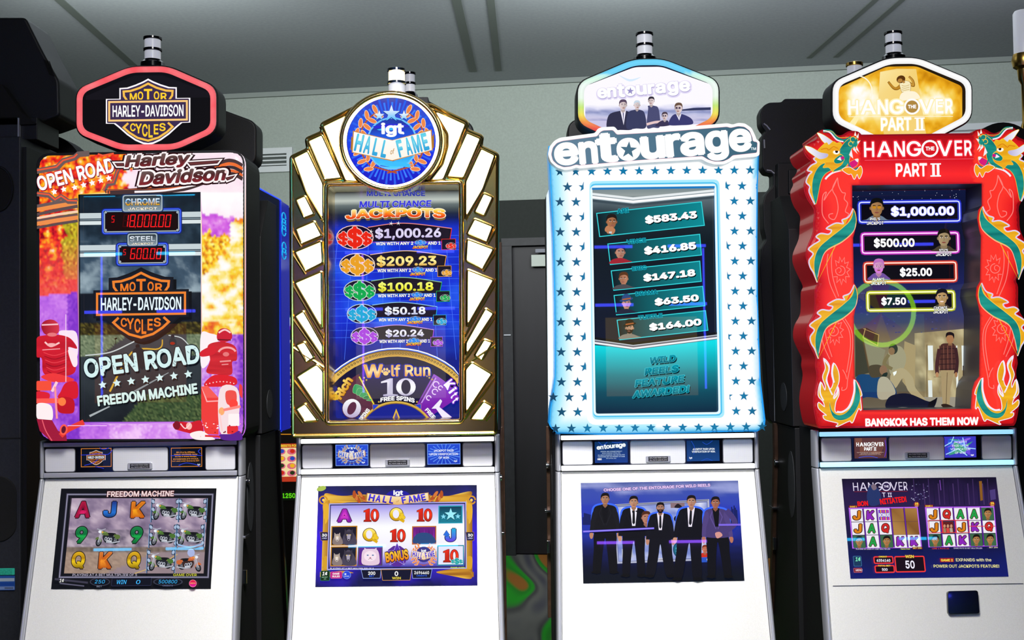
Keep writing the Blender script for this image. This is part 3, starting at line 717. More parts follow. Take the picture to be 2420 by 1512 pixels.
for o_, b_, c_ in (('#2c0e12', .17, '#2c0e12'), ('#fff4f4', .095, '#fff4f4'), ('#3a1418', .012, '#3a1418'), (None, 0, None)):
    for (t, x, y, w, h, r) in (('Harley', 1290, 972, 520, 118, 3.0), ('Davidson', 1500, 1092, 700, 112, 3.4)):
        if o_: A.T(t, x, y, w, h, c_, rot=r, bold=.04, out=o_, ow=b_, ital=.28)
        else: A.T(t, x, y, w, h, None, rot=r, bold=.04, ital=.28, grad=[(0, '#8a2830'), (.5, '#4c2628'), (1, '#6e5a56')])
    for bar in ([(948, 992), (1010, 992), (1012, 1008), (960, 1008)], [(1545, 985), (1790, 968), (1775, 985), (1560, 1003)], [(1850, 1110), (1915, 1092), (1900, 1108), (1860, 1124)]):
        if o_: A.line(bar, 58 if b_ > .1 else 36 if b_ > .05 else 12, o_, True)
        else: A.poly(bar, '#6a3030')
A.ell(1848, 1060, 12, 12, '#f4d8d8')
A.view(0, 740, S1)
# rider on the left
A.blob([(482, 160), (560, 140), (630, 165), (640, 330), (600, 400), (560, 300)], '#fbe4f6')
A.blob([(300, 210), (370, 180), (470, 175), (560, 195), (610, 240), (632, 290), (560, 280), (610, 380), (620, 470), (560, 510), (420, 520), (355, 480), (345, 370), (300, 350)], lambda u, v: mixc('#e02030', '#b00c1c', .5 + N(u, v, .02)))
A.curve([(370, 235), (420, 270), (490, 240)], 14, '#ffc8c8'); A.ell(425, 258, 40, 14, '#f8b0b0'); A.line([(350, 300), (495, 290)], 8, '#f49aa0')
for k in range(6): A.curve([(360 + k * 6, 320 + k * 30), (450, 345 + k * 30), (560 - k * 4, 310 + k * 32)], 5, '#8a0814' if k % 2 else '#f04850')
A.blob([(560, 300), (625, 330), (636, 420), (600, 430)], '#ffe8f0')
A.blob([(343, 120), (350, 80), (390, 55), (440, 55), (480, 85), (488, 130), (475, 165), (420, 180), (370, 170)], lambda u, v: mixc('#a00c20', '#d83848', (u - 343) / 145)); A.line([(346, 96), (480, 90)], 12, '#f8c0c8'); A.ell(430, 175, 40, 16, '#e8787c')
A.blob([(340, 520), (420, 490), (500, 500), (610, 540), (560, 560), (430, 560)], '#f03838')
A.rect(303, 552, 425, 632, '#f85038', 12);
A.blob([(500, 640), (540, 570), (620, 556), (642, 600), (640, 680), (600, 700), (480, 690)], '#d81828'); A.blob([(480, 690), (600, 700), (610, 800), (560, 820), (480, 800)], '#c01020')
A.blob([(303, 640), (400, 650), (410, 690), (380, 710), (303, 705)], '#e02030'); A.rect(303, 695, 500, 735, '#ff5a50'); A.ell(512, 722, 32, 34, '#ff8040')
A.blob([(303, 745), (380, 735), (430, 770), (430, 870), (350, 868), (305, 850)], '#fff0f2'); A.line([(430, 640), (470, 560)], 22, '#ffd0d8'); A.line([(455, 600), (470, 860)], 16, '#ff9898')
A.poly([(305, 862), (430, 872), (480, 960), (545, 980), (552, 1042), (420, 1042), (330, 960)], '#a01838'); A.curve([(350, 870), (380, 960), (430, 1040)], 8, '#f06070')
A.curve([(500, 1000), (560, 950), (690, 888)], 44, '#e83a30'); A.ell(525, 950, 32, 44, '#ff5a48', 10); A.ell(525, 950, 18, 30, '#60102a', 10)
# rider on the right
A.blob([(1646, 170), (1720, 165), (1790, 200), (1740, 320), (1700, 420), (1646, 430)], '#fff2f6')
A.blob([(1700, 270), (1770, 235), (1860, 240), (1930, 280), (1938, 380), (1900, 400), (1895, 500), (1780, 500), (1690, 480), (1720, 380)], lambda u, v: mixc('#e83038', '#a80c1a', .4 + N(u, v, .03)))
A.blob([(1646, 310), (1750, 265), (1760, 330), (1650, 355)], '#d8202c')
A.arc(1860, 330, 72, 50, 20, 165, 16, '#f8a8a8'); A.ell(1850, 335, 26, 18, '#e87878'); A.line([(1800, 395), (1890, 388)], 12, '#f09898'); A.line([(1815, 420), (1870, 416)], 8, '#f09898')
A.blob([(1775, 200), (1790, 140), (1840, 122), (1890, 150), (1898, 205), (1850, 235), (1800, 230)], '#cc1c30'); A.curve([(1790, 160), (1840, 135), (1888, 160)], 14, '#ffd0d0'); A.line([(1780, 215), (1890, 220)], 10, '#700818')
A.blob([(1670, 590), (1740, 510), (1850, 505), (1930, 530), (1930, 585), (1800, 600)], '#e01c28')
for k in range(9): A.ell(1690 + k * 28, 580 - 22 * math.sin(k * .35), 5, 5, '#ffd8d8')
A.poly([(1648, 600), (1700, 590), (1790, 690), (1790, 990), (1680, 985), (1650, 860)], '#f03c38'); A.line([(1655, 605), (1695, 720), (1800, 715)], 10, '#ffb0b0'); A.poly([(1650, 600), (1700, 590), (1790, 690), (1690, 690)], '#f85c54')
A.blob([(1800, 620), (1940, 610), (1960, 800), (1900, 980), (1800, 960)], '#f8e0e4'); A.blob([(1850, 640), (1930, 640), (1930, 740), (1860, 740)], '#f05048'); A.ell(1912, 740, 36, 40, '#ff4438')
A.rect(1870, 820, 1960, 920, '#fff4f4', 8); A.rect(1860, 920, 1950, 985, '#e82c30', 10); A.ell(1815, 800, 24, 32, '#ffb070'); A.line([(1830, 790), (1970, 760)], 22, '#ff8a80'); A.line([(1800, 820), (1820, 960)], 12, '#ffd0d0')
A.blob([(1960, 580), (1985, 600), (1988, 690), (1960, 660)], '#f04040')
A.blob([(1420, 900), (1480, 885), (1560, 890), (1650, 880), (1660, 1000), (1560, 980), (1480, 960), (1430, 940)], '#d01828'); A.ell(1450, 915, 28, 36, '#800c20'); A.ell(1550, 920, 24, 30, '#ffb8b0'); A.curve([(1480, 900), (1520, 940), (1560, 900)], 9, '#ffd8d8')
A.blob([(1560, 980), (1650, 960), (1720, 1000), (1760, 1030), (1640, 1034), (1580, 1020)], '#fff0f0'); A.line([(1680, 1000), (1900, 1010)], 16, '#e02830')
A.blob([(1800, 990), (1900, 985), (1960, 960), (1985, 1030), (1830, 1034)], '#5a2090')
for k in range(26): A.ell(random.uniform(1640, 1985), random.uniform(880, 1030), random.uniform(3, 9), random.uniform(3, 8), random.choice(('#ffffff', '#ffc0c0', '#800c18', '#e02030'))); A.k -= 1
A.line([(546, 10), (546, 560)], 5, '#ffeaf6'); A.line([(560, 917), (880, 917)], 5, '#ffd8fc')
A.build('printed_panel', m1, 'backlit')
# recess and upper screen
SY = TB1 + .022
MB().ring([W(x, y, TB1 + .0015) for x, y in scr1], [W(x, y, SY) for x, y in scr1]).build('screen_recess', 'gloss_black', m1)
A = Art(SY, 0, 420, S1)
def bgs(a, b):
    y = 455 + b * 541; x = 186 + a * 289; n_ = N(x, y, .018, 4)
    if y < 690:
        c = ramp(b * 2.2 + n_ * .7, [(0, '#16202c'), (.3, '#1c2c3a'), (.75, '#40566a'), (1.05, '#8499a6')])
        if b > .2: c = mixc(c, '#a8bac4', max(0, n_ * 1.1 - .12 + .3 * max(0, (y - 600) / 90)))
        return mixc(c, '#0c1420', max(0, .8 - abs(a - .5) * 0 - y / 600) * .5)
    mt = 700 + 26 * N(x, 5, .03) - 30 * abs(a - .5)
    if y < 760: return mixc('#141a26', '#3a4650', .5 * max(0, n_)) if y > mt else mixc('#6a7e8c', '#a8bac4', .5 + n_)
    if y < 788: return ramp(.5 + 1.4 * N(x, y, .15), [(0, '#14140e'), (.5, '#332c16'), (1, '#6e6428')])
    if y < 840 and (x < 300 - (y - 790) * 1.3 or x > 440): return ramp(.5 + N(x, y, .2), [(0, '#3c4a38'), (.5, '#6c7c60'), (1, '#a0aa88')])
    if x > 380 + (y - 890) * -.9 + 20 * n_ and y > 930: return ramp(.5 + 1.2 * N(x, y, .2), [(0, '#182414'), (.5, '#3c5232'), (1, '#6a7a4a')])
    return mixc('#3a434a', '#181d24', (y - 790) / 210 + .3 * n_)
A.grid(640, 120, 1644, 2000, 72, 130, bgs, [((x - 0) * S1, (y - 420) * S1) for x, y in scr1])
for y0 in (283, 545):
    for a, b, c in ((0, 44, '#c8d4d8'), (44, 48, '#4a5a66'), (52, 58, '#9aaab2'), (58, 64, '#2c3a46'), (66, 96, '#dce6e8')): A.rect(652, y0 + a, 1640, y0 + b, c)
def readout(x0, y0, x1, y1, txt, dx, dw, dh, ty, dol):
    for w, c in ((34, '#12206a'), (22, '#2038c0'), (12, '#4a70ff')): A.frame(x0 + 4, y0 + 4, x1 - 4, y1 - 4, w, c, 18)
    A.rect(x0 + 6, y0 + 6, x1 - 6, y1 - 6, '#16161e', 16); A.frame(x0 + 14, y0 + 14, x1 - 14, y1 - 14, 7, lambda u, v: ramp((v - y0) / (y1 - y0), [(0, '#5a9ce0'), (.4, '#e8f4ff'), (.55, '#e0c060'), (.7, '#f0f0e8'), (1, '#a8b4bc')]), 12)
    A.rect(x0 + 26, y0 + 24, x1 - 26, y1 - 24, '#180608')
    for cx, cy in ((x0 + 24, y0 + 24), (x1 - 24, y0 + 24), (x0 + 24, y1 - 24), (x1 - 24, y1 - 24)): A.ell(cx, cy, 12, 12, '#2a3038'); A.ell(cx, cy, 9, 9, '#c8d4dc'); A.ell(cx, cy, 4, 4, '#5a646c')
    A.seg7('$', *dol, c='#f01018', off='#3a0408'); A.seg7(txt, dx, ty, dw, dh, 11, 8, '#ff1a20', '#3c0508')
def readplate(cx, y0, y1, w, t1, cols):
    A.rect(cx - w / 2 - 8, y0 - 8, cx + w / 2 + 8, y1 + 8, '#16305e', 26); A.rect(cx - w / 2, y0, cx + w / 2, y1, '#a8b8c0', 22)
    A.rect(cx - w / 2 + 10, y0 + 9, cx + w / 2 - 10, y1 - 8, '#1c2832', 16, c2='#8a9ca8')
    A.T(t1, cx, y0 + (y1 - y0) * .42, w * .86, (y1 - y0) * .42, None, bold=.035, out='#12202c', ow=.03, grad=cols)
    A.T('JACKPOT', cx, y1 - (y1 - y0) * .17, w * .74, (y1 - y0) * .16, '#e8f0f4', bold=.03, out='#12202c', ow=.03, grad=[(0, '#fff'), (.5, '#e8d090'), (1, '#fff')])
readout(840, 258, 1475, 452, '18,000.00', 1000, 44, 104, 300, (908, 310, 26, 56, 8, 6))
readout(958, 538, 1368, 710, '600.00', 1062, 40, 90, 575, (1006, 584, 22, 48, 8, 5))
readplate(1166, 140, 276, 326, 'CHROME', [(0, '#f0b830'), (.28, '#c07818'), (.42, '#fff4c8'), (.55, '#3a90e0'), (.8, '#a8d8ff'), (1, '#ffffff')])
readplate(1166, 455, 556, 244, 'STEEL', [(0, '#c8d4e0'), (.4, '#6a7888'), (.5, '#f4faff'), (1, '#d0dce8')])
shield(A, 1155, 1035, 390, '#14161e', '#171a26', '#f08430', '#f07c28', '#e8f8ff', '#f08430', shade='#0a0c12')
A.view(0, 740, S1)
A.curve([(900, 640), (1080, 320), (1300, 290), (1330, 215)], 16, '#d8a838', w2=9); A.line([(735, 840), (900, 760)], 18, '#a8b0b4', w2=10); A.line([(1100, 640), (1380, 485)], 16, '#8a9498', w2=7); A.curve([(700, 345), (900, 320), (1060, 250), (1100, 230)], 10, '#c8d0d0'); A.curve([(1380, 180), (1480, 200), (1545, 260)], 8, '#c8d0d0')
A.ell(1413, 188, 15, 16, '#1a2430'); A.blob([(1385, 225), (1410, 195), (1440, 225), (1435, 262), (1392, 262)], '#1c3038'); A.ell(1412, 246, 20, 12, '#a02818')
A.ell(1128, 270, 18, 18, '#101820'); A.blob([(1085, 330), (1110, 285), (1160, 285), (1190, 340), (1180, 440), (1150, 450)], '#16242c')
A.line([(940, 210), (960, 205)], 12, '#10140c'); A.line([(948, 210), (948, 255)], 5, '#10140c')
A.T('OPEN ROAD', 1160, 392, 948, 158, '#d4f0f0', rot=7.6, bold=.04, out='#101820', ow=.03, sh='#0c1018', shd=(10, 16))
for k in range(46):
    x = random.uniform(700, 1620); y = 470 - (x - 700) * .135 + random.uniform(-70, 55); A.line([(x, y), (x + random.uniform(-16, 16), y + random.uniform(-16, 16)), (x + random.uniform(-22, 22), y + random.uniform(-10, 26))], random.uniform(2, 4.5), '#27333c'); A.k -= 1
A.k += 1
for k in range(7):
    x, y = 842 + k * 116.5, 585 - k * 14.6; A.star(x + 9, y + 14, 36, '#0e1218', -7, .48); A.star(x, y, 35, '#d8f2f2', -7, .48)
A.T('FREEDOM MACHINE', 1208, 665, 822, 88, '#d8f0ea', rot=7.4, bold=.05, out='#141a20', ow=.03, sh='#0c1016', shd=(8, 12))
A.build('upper_screen', m1)
# topper
bd, inn = topper(m1, (180, 512, 307, 396, 156, 208, 313, 356), YM, lambda x, y: mixc('#ff4654', '#ff8a90', .5 + .6 * N(x, y, .03)))
A = Art(YM - .0004); A.poly(inn, '#0c0b10'); A.view(0, 100, S1)
A.poly([(700, 440), (1100, 270), (1330, 270), (1710, 410), (1710, 450), (700, 470)], '#15131a')
shield(A, 1210, 565, 345, '#fffaff', '#3c2c50', '#f8c050', '#ffd030', '#ffffff', '#ffcc80')
A.build('topper_picture', bd, 'screen')
bb = W(352, 160, 3.66)
signal_lamp(m1, 361, 88, 152, 3.66, 18.5, ['lamp_white', 'lamp_white'])
# cards between the speakers
A = Art(YM - .009, 0, 1020, S1)
A.rect(655, 127, 915, 295, '#0c1020'); A.frame(664, 137, 908, 285, 4, '#f09030'); shield(A, 785, 210, 78, '#e8e0e0', '#2a1c20', '#e08030', '#f09038', '#f4f8ff', low='COMPANY')
for pts in ([(662, 190), (720, 188), (800, 180), (880, 185), (918, 150)], [(690, 275), (760, 255), (800, 225)], [(815, 130), (845, 145), (890, 132)], [(780, 285), (820, 292), (850, 300)]): A.curve(pts, 5, '#2838d8')
A.build('info_card', m1, 'screen')
A = Art(YM - .009, 0, 1020, S1)
A.rect(1392, 124, 1655, 293, '#0c1020'); A.frame(1400, 132, 1648, 284, 4, '#f09030')
for k, t in enumerate(('©H-D or its Affiliates.', 'HARLEY-DAVIDSON, Harley', 'the Bar & Shield Design,', 'are trademarks of H-D U.S.A.', 'LLC used under license by IGT')): A.T(t, 1518, 167 + k * 18, (155, 190, 178, 208, 222)[k], 11, '#f09a38', bold=.03)
A.T('igt', 1625, 268, 24, 14, '#dfe8f4', bold=.04)
for pts in ([(1394, 196), (1520, 190), (1652, 194)], [(1460, 275), (1520, 255), (1600, 268), (1630, 285)], [(1640, 140), (1620, 160), (1640, 180)]): A.curve(pts, 5, '#2a40e0')
A.build('info_card', m1, 'screen')
# main screen
A = Art(MPL, 0, 1020, S1, lean=((121, -.102), (512, -.055)))
q1 = [(500, 464), (1769, 462), (1722, 1282), (417, 1285)]
A.poly(q1, '#0e1018')
def bgm(a, b):
    n_ = N(a * 6, b * 4, 1.0, 4)
    if b < .42: return ramp(.5 + 1.1 * n_, [(0, '#5a4e68'), (.4, '#8a7894'), (.7, '#b4a0b4'), (1, '#d8c8d4')])
    if b < .64: return ramp(.5 + 1.1 * N(a * 9, b * 7, 1.6, 4) + (b - .5), [(0, '#4a4458'), (.5, '#8a7c90'), (1, '#c0b0bc')])
    if b < .72: return ramp(.5 + N(a * 40, b * 10, 1.0, 2), [(0, '#5c5048'), (1, '#8c7a70')])
    if a > .3 + (1 - b) * 1.2: return mixc('#8e7c84', '#a08c90', .5 + n_)
    return ramp(.5 + N(a * 30, b * 30, 1.0, 3), [(0, '#8a7468'), (1, '#b49a88')])
A.grid(0, 0, 0, 0, 60, 44, bgm, [(580, 540), (1700, 540), (1664, 1158), (518, 1158)])
fr = [(552, 512), (1738, 512), (1700, 1188), (486, 1188)]
A.line(fr, 22, '#2c2a3a', True); A.line(fr, 10, '#8a88a0', True); A.line([(584, 540), (1702, 540), (1666, 1160), (520, 1160)], 6, '#14121c', True)
A.line([(1100, 1158), (1300, 1090), (1450, 1000)], 6, '#d0b060')
A.T('FREEDOM MACHINE', 1148, 507, 545, 46, '#f0d8d8', bold=.035, out='#5a1418', ow=.05, rot=0.6)
sym = lambda t, x, y, w, h, cs, tt=0: A.T(t, x, y, w, h, None, bold=.05, out='#161018', ow=.03, grad=cs, rot=0.6)
red = [(0, '#8a1030'), (.3, '#e0206a'), (.5, '#c01050'), (.55, '#7a0c30'), (1, '#b01840')]
sym('A', 678, 636, 122, 135, red); sym('J', 898, 634, 104, 130, [(0, '#10306a'), (.4, '#2a7ae0'), (.55, '#0c2a8a'), (1, '#203a8a')]); sym('K', 1128, 637, 114, 136, [(0, '#c05010'), (.5, '#ffb020'), (.55, '#c06010'), (1, '#e08020')])
gr = [(0, '#0c5a30'), (.45, '#20b050'), (.5, '#0a6a38'), (1, '#208048')]; gd = [(0, '#6a4c08'), (.5, '#f8d020'), (.55, '#a87808'), (1, '#e0b020')]
sym('9', 665, 843, 94, 136, gr); sym('9', 1116, 843, 98, 138, gr); sym('Q', 640, 1050, 108, 140, gd); sym('Q', 1094, 1050, 108, 142, gd); sym('K', 862, 1050, 108, 140, [(0, '#b04810'), (.5, '#ffa030'), (.55, '#c05818'), (1, '#d87828')])
for cx, y0 in ((1355, 545), (1580, 545), (1340, 755), (1562, 755), (1325, 962)):
    for sg in (-1, 1):
        A.line([(cx + sg * 112, y0), (cx + sg * 112 - 8, y0 + 195)], 10, '#2a3a58'); A.line([(cx + sg * 116, y0), (cx + sg * 116 - 8, y0 + 195)], 3, '#7ab0e0')
        for k in (25, 90, 155): A.rect(cx + sg * 100 - 17, y0 + k - 20, cx + sg * 100 + 11, y0 + k + 20, '#26344c', 8); A.ell(cx + sg * 100 - 3, y0 + k, 11, 16, '#a8bcd8', 20 * sg); A.k -= 1
    bike(A, cx - 5, y0 + 92, 118, '#4a7030')
bike(A, 888, 855, 118, '#5a7038'); bike(A, 1553, 1062, 118, '#c86838', -1, '#3a2420')
A.curve([(1465, 925), (1562, 945), (1660, 920)], 14, '#9ab8e0'); A.ell(1570, 990, 30, 34, '#a8b4e0')
A.T('PLAYING AT A BET MULTIPLIER OF 5', 868, 1171, 525, 19, '#c8c0d8', bold=0, rot=0); A.T('GAME OVER', 1520, 1171, 190, 20, '#e8e840', bold=0, rot=0)
A.line([(460, 1205), (730, 1235)], 16, '#3c3a4c'); A.line([(500, 1240), (700, 1262)], 10, '#5c5a70')
for cx, w, t in ((828, 150, '250'), (1382, 220, '500800')): A.ell(cx, 1228, w * .55, 34, '#3a3c4e'); A.ell(cx, 1228, w * .5, 28, '#0a0e1a'); A.T(t, cx, 1226, w * .68 if len(t) > 3 else 80, 30, '#38b8ff', bold=.0, ital=.15, rot=0)
A.rect(925, 1198, 1245, 1258, '#0a0e1e', 6, out='#40446a', ow=2); A.T('WIN', 1003, 1229, 80, 34, '#40b8ff', bold=.01, ital=.15, rot=0); A.T('0', 1140, 1229, 34, 34, '#40b8ff', bold=.01, ital=.15, rot=0)
A.T('BET', 823, 1265, 42, 13, '#9098b0', bold=.0, rot=0); A.T('CREDITS', 1380, 1258, 84, 12, '#7078a0', bold=.0, rot=0)
A.ell(1585, 1241, 31, 31, '#f080a0'); A.ell(1585, 1241, 27, 27, lambda u, v: mixc('#e01818', '#e020a0', (v - 1214) / 54)); A.T('SWITCH', 1585, 1239, 42, 9, '#ffd040', bold=.02, rot=0); A.T('1¢', 518, 1217, 36, 28, '#e8e8e0', bold=.02, ital=.15, rot=0)
A.build('main_screen', m1)
# ================================================================ second machine: gold art deco frame
m2 = rootobj('slot_machine', 'front slot machine with a mirror gold art deco frame and a round blue emblem', 'slot machine', (CX[1], YM, 0), 'row of lit slot machines')
cabinet(1, m2, 'glow_cool' if 'glow_cool' in M else 'glow_white')
S2 = 3.78; TB2 = 3.52
def mir(p, ax=932.0): return (2 * ax - p[0], p[1] - (2 * ax - 2 * p[0]) * ROLL)
left2 = [(845, 250), (832, 257), (760, 293), (761, 312), (724, 328), (728, 352), (688, 371), (692, 1030)]
out2 = left2 + [mir(p) for p in left2[::-1]]
in2 = rnd([(776, 441), (1085, 436), (1087, 990), (778, 994)], 8, 4)
MB().frame(out2, in2, TB2, 3.79).build('top_box', 'gold', m2)
SC2 = TB2 + .13
q2 = [W(x, y, TB2) for x, y in in2]
MB().ring(q2, [Vector((p.x, SC2, p.z)) for p in q2]).build('screen_recess', 'chrome', m2)
rim = MB(); rim.tube([W(x, y, TB2 - .003) for x, y in rnd(out2, 6, 3)], 4.2 * KP, 8, True); rim.build('outer_rim', 'gold', m2, smooth=True)
rim = MB(); rim.tube([W(x, y, TB2 - .004) for x, y in rnd([(770, 435), (1090, 430), (1092, 996), (772, 1000)], 9, 4)], 6.0 * KP, 10, True); rim.build('inner_rim', 'gold', m2, smooth=True)
pan = [[(763, 298), (800, 280), (840, 262), (806, 320), (806, 350), (818, 392), (848, 430), (816, 428), (810, 414)],
       [(728, 333), (761, 318), (808, 421), (768, 425)], [(694, 373), (727, 356), (764, 434), (764, 522), (722, 452)],
       [(699, 472), (721, 462), (743, 506), (719, 515)], [(699, 541), (743, 522), (761, 557), (713, 577)], [(697, 595), (760, 569), (763, 621), (723, 641)],
       [(697, 668), (760, 641), (761, 778)], [(697, 747), (717, 734), (763, 815), (763, 845)], [(700, 815), (720, 807), (743, 845), (725, 856)],
       [(701, 890), (749, 860), (764, 877), (764, 983)], [(700, 966), (721, 953), (752, 994), (720, 996)]]
wm = MB()
for side in (0, 1):
    for k, P in enumerate(pan):
        P = [mir(p) for p in P] if side else P
        R_ = rnd(P, 4, 3)
        pn = MB().pxprism(R_, TB2 - .003, TB2 + .004).build('light_panel', 'panel_white', m2)
        MB().tube([W(x, y, TB2 - .004) for x, y in rnd(P, 5, 3)], 3.1 * KP, 8, True).build('panel_rim', 'gold', pn, smooth=True)
# fluted ribs between the panels
for side in (0, 1):
    for a, b in (((810, 420), (757, 300)), ((765, 430), (724, 336)), ((722, 452), (690, 376)), ((764, 524), (722, 454)), ((712, 583), (690, 545)), ((722, 648), (690, 598)), ((766, 800), (691, 672)), ((766, 858), (691, 752)), ((766, 868), (691, 820)), ((766, 995), (691, 895)), ((716, 1000), (691, 968))):
        if side: a, b = mir(a), mir(b)
        MB().tube([W(*a, TB2 - .002), W(*b, TB2 - .002)], 3.0 * KP, 8).build('rib', 'gold', m2, smooth=True)
# round emblem
c2 = (924.5, 334); YD = 3.455
circ = lambda r, Y, n=64: [W(c2[0] + r * math.cos(6.28319 * k / n) * 1.015, c2[1] + r * math.sin(6.28319 * k / n) * .975, Y) for k in range(n)]
em = MB().prism(circ(117, YD + .004), [Vector((p.x, TB2 + .05, p.z)) for p in circ(117, YD + .004)]).build('emblem', 'gloss_black', m2)
MB().tube(circ(116, YD), 5 * KP, 10, True).build('emblem_rim', 'gold', em, smooth=True)
MB().ring(circ(113, YD - .003), circ(104, YD - .001)).build('emblem_light', 'glow_warm', em)
MB().tube(circ(119, TB2 - .02), 4 * KP, 8, True).build('emblem_back_rim', 'gold', em, smooth=True)
A = Art(YD - .0015, 650, 130, S2)
A.region([(1040 + 397 * math.cos(6.28319 * k / 60), 770 + 391 * math.sin(6.28319 * k / 60)) for k in range(60)], [], 24, lambda u, v: ramp((v - 380) / 780 + .1 * abs(u - 1040) / 400, [(0, '#5a62a8'), (.08, '#3c40c0'), (.3, '#2a50d8'), (.55, '#1848f0'), (.8, '#1828e0'), (1, '#1414c0')]))
for k in range(60):
    t = 6.28319 * k / 60 + .02; a, b, r = math.cos(t), math.sin(t), 385 - 35 * (k % 2)
    A.poly([(1040 + 250 * math.cos(t - .02), 770 + 250 * math.sin(t - .02)), (1040 + r * math.cos(t - .026), 770 + r * math.sin(t - .026)), (1040 + r * math.cos(t + .026), 770 + r * math.sin(t + .026)), (1040 + 250 * math.cos(t + .02), 770 + 250 * math.sin(t + .02))], '#3a80ff' if k % 2 else '#2a62f0'); A.k -= 1
A.k += 1
def laurel(A, cx, cy, r, lw, c1='#f0884a', c2='#b8501c', a0=118, a1=230, n=8):
    for sg in (-1, 1):
        A.line([(cx + sg * r * -math.cos(math.radians(a0 + (a1 - a0) * k / 20)), cy - r * math.sin(math.radians(a0 + (a1 - a0) * k / 20))) for k in range(21)] + [(cx - sg * r * .15 * -1 * -1, cy + r * .98)], lw * .22, c2)
        for k in range(n):
            t = math.radians(a0 + (a1 - a0) * k / (n - 1))
            for o_ in (-1, 1):
                x, y = cx + sg * (r + o_ * lw * .55) * -math.cos(t), cy - (r + o_ * lw * .55) * math.sin(t)
                ang = math.degrees(t) * sg + (60 if o_ > 0 else 120) * -sg
                A.ell(x, y, lw * .75, lw * .34, '#ffd8b0', -(180 - math.degrees(t)) * -sg + sg * (55 if o_ > 0 else 110), 12); A.ell(x, y, lw * .66, lw * .26, c1, -(180 - math.degrees(t)) * -sg + sg * (55 if o_ > 0 else 110), 12); A.k -= 2
        A.k += 2
laurel(A, 1045, 770, 290, 62)
A.ell(1045, 790, 232, 236, '#70c8ff'); A.ell(1045, 790, 218, 222, lambda u, v: ramp((v - 570) / 440 + .4 * N(u, v, .008), [(0, '#2038a8'), (.4, '#1c50e0'), (.7, '#20a0f8'), (1, '#50d8ff')]))
for k in range(14): A.blob([(random.uniform(860, 1230), 640 + 330 * (k % 2) + random.uniform(-30, 40)) for q in range(3)], random.choice(('#2a2ad8', '#3cc0ff', '#1a3ab8')), n=3)
A.T('igt', 1050, 668, 205, 130, '#ffffff', bold=.045); A.ell(1146, 700, 9, 9, '#fff')
A.star(1040, 530, 84, '#0a3890', 0, .4); A.star(1040, 525, 78, lambda u, v: mixc('#ffffff', '#48c0ff', (v - 460) / 110), 0, .4)
for x in (932, 1152): A.star(x, 545, 52, '#0a3890', 0, .4); A.star(x, 542, 48, lambda u, v: mixc('#ffffff', '#58c8ff', (v - 510) / 70), 0, .4)
def ribbon(A, q, blue, lt, ft, sc_=1.0):
    """banner in the shape of a shallow V"""
    P = [q(-1, -.38), q(0, -.1), q(1, -.42), q(1.03, .2), q(0, .53), q(-1.03, .27)]
    A.poly([q(-1.04, -.22), q(-.9, .02), q(-.9, .30), q(-1.06, .18)], '#a8702a'); A.poly([q(1.06, -.3), q(.9, .02), q(.9, .28), q(1.06, .12)], '#a8702a')
    A.poly(P, '#c88838'); A.poly([((x - q(0, .1)[0]) * .975 + q(0, .1)[0], (y - q(0, .1)[1]) * .93 + q(0, .1)[1]) for x, y in P], lambda u, v: mixc(lt, ft, (v - q(0, -.3)[1]) / (q(0, .56)[1] - q(0, -.3)[1])))
    hs = (q(0, .5)[1] - q(0, 0)[1]) * 1.06
    for k, ch in enumerate('HALL'):
        t = -.84 + k * .215; x, y = q(t, -.06 + .28 * (t + 1)); A.T(ch, x, y, (q(.17, 0)[0] - q(0, 0)[0]) * (1.15 if ch == 'H' else .95 if ch == 'A' else .8), hs, None, rot=-12, bold=.05, grad=blue)
    for k, ch in enumerate('FAME'):
        t = .2 + k * .21; x, y = q(t, .215 - .32 * t); A.T(ch, x, y, (q(.17, 0)[0] - q(0, 0)[0]) * (1.25 if ch == 'M' else .85), hs, None, rot=14, bold=.05, grad=blue)
    A.T('of', *q(.0, .24), (q(.1, 0)[0] - q(0, 0)[0]), hs * .3, '#c89858', ital=.3, rot=12)
ribbon(A, lambda x, y: (1048 + 352 * x, 790 + 300 * y), [(0, '#30a0d8'), (.5, '#48c0e8'), (.52, '#8ae0f0'), (1, '#58cce8')], '#ffffff', '#fff4e4')
A.build('emblem_picture', em)
# upper screen
SPL = [(785, 454), (1092, 449), (1092, 989), (788, 989)]
A = Art(SC2 - .001, 0, 0, 1)
def bg2(a, b):
    y = 452 + 537 * b; n_ = N(a * 3, b * 5, 1, 3)
    if y < 600: c = ramp((y - 452) / 70, [(0, '#10141c'), (.12, '#7a8484'), (.3, '#c4ccc4'), (.42, '#707c7c'), (.7, '#28323c'), (.95, '#101c58'), (1.25, '#1430c8')])
    else: c = '#1432d0'
    if y > 540: c = mixc(c, ramp(.5 + n_, [(0, '#0a18a0'), (.5, '#1030d8'), (1, '#2a70ff')]), min(1, (y - 540) / 50))
    if y > 760: c = mixc(c, '#0c1468', min(1, (y - 760) / 90) * .8)
    return c
A.grid(0, 0, 0, 0, 24, 50, bg2, SPL)
for k in range(9): A.line([(800 + k * 36, 545), (770 + k * 44, 850)], 1.0, '#4a78ff'); A.k -= 1
for k in range(15): A.line([(785, 560 + k * 17), (1088, 556 + k * 17)], 1.0, '#3c6cf8'); A.k -= 1
A.k += 2
A.view(650, 130, S2)
A.T('MULTI CHANCE', 1075, 1330, 640, 58, '#3a3ad8', bold=.04, out='#c8d0f0', ow=.02, ital=.1)
A.T('MULTI CHANCE', 1080, 1238, 520, 44, '#2c34a0', bold=.03, out='#8088c8', ow=.02, rot=0)  # dim copy above the lettering: its mirror reflection, painted in
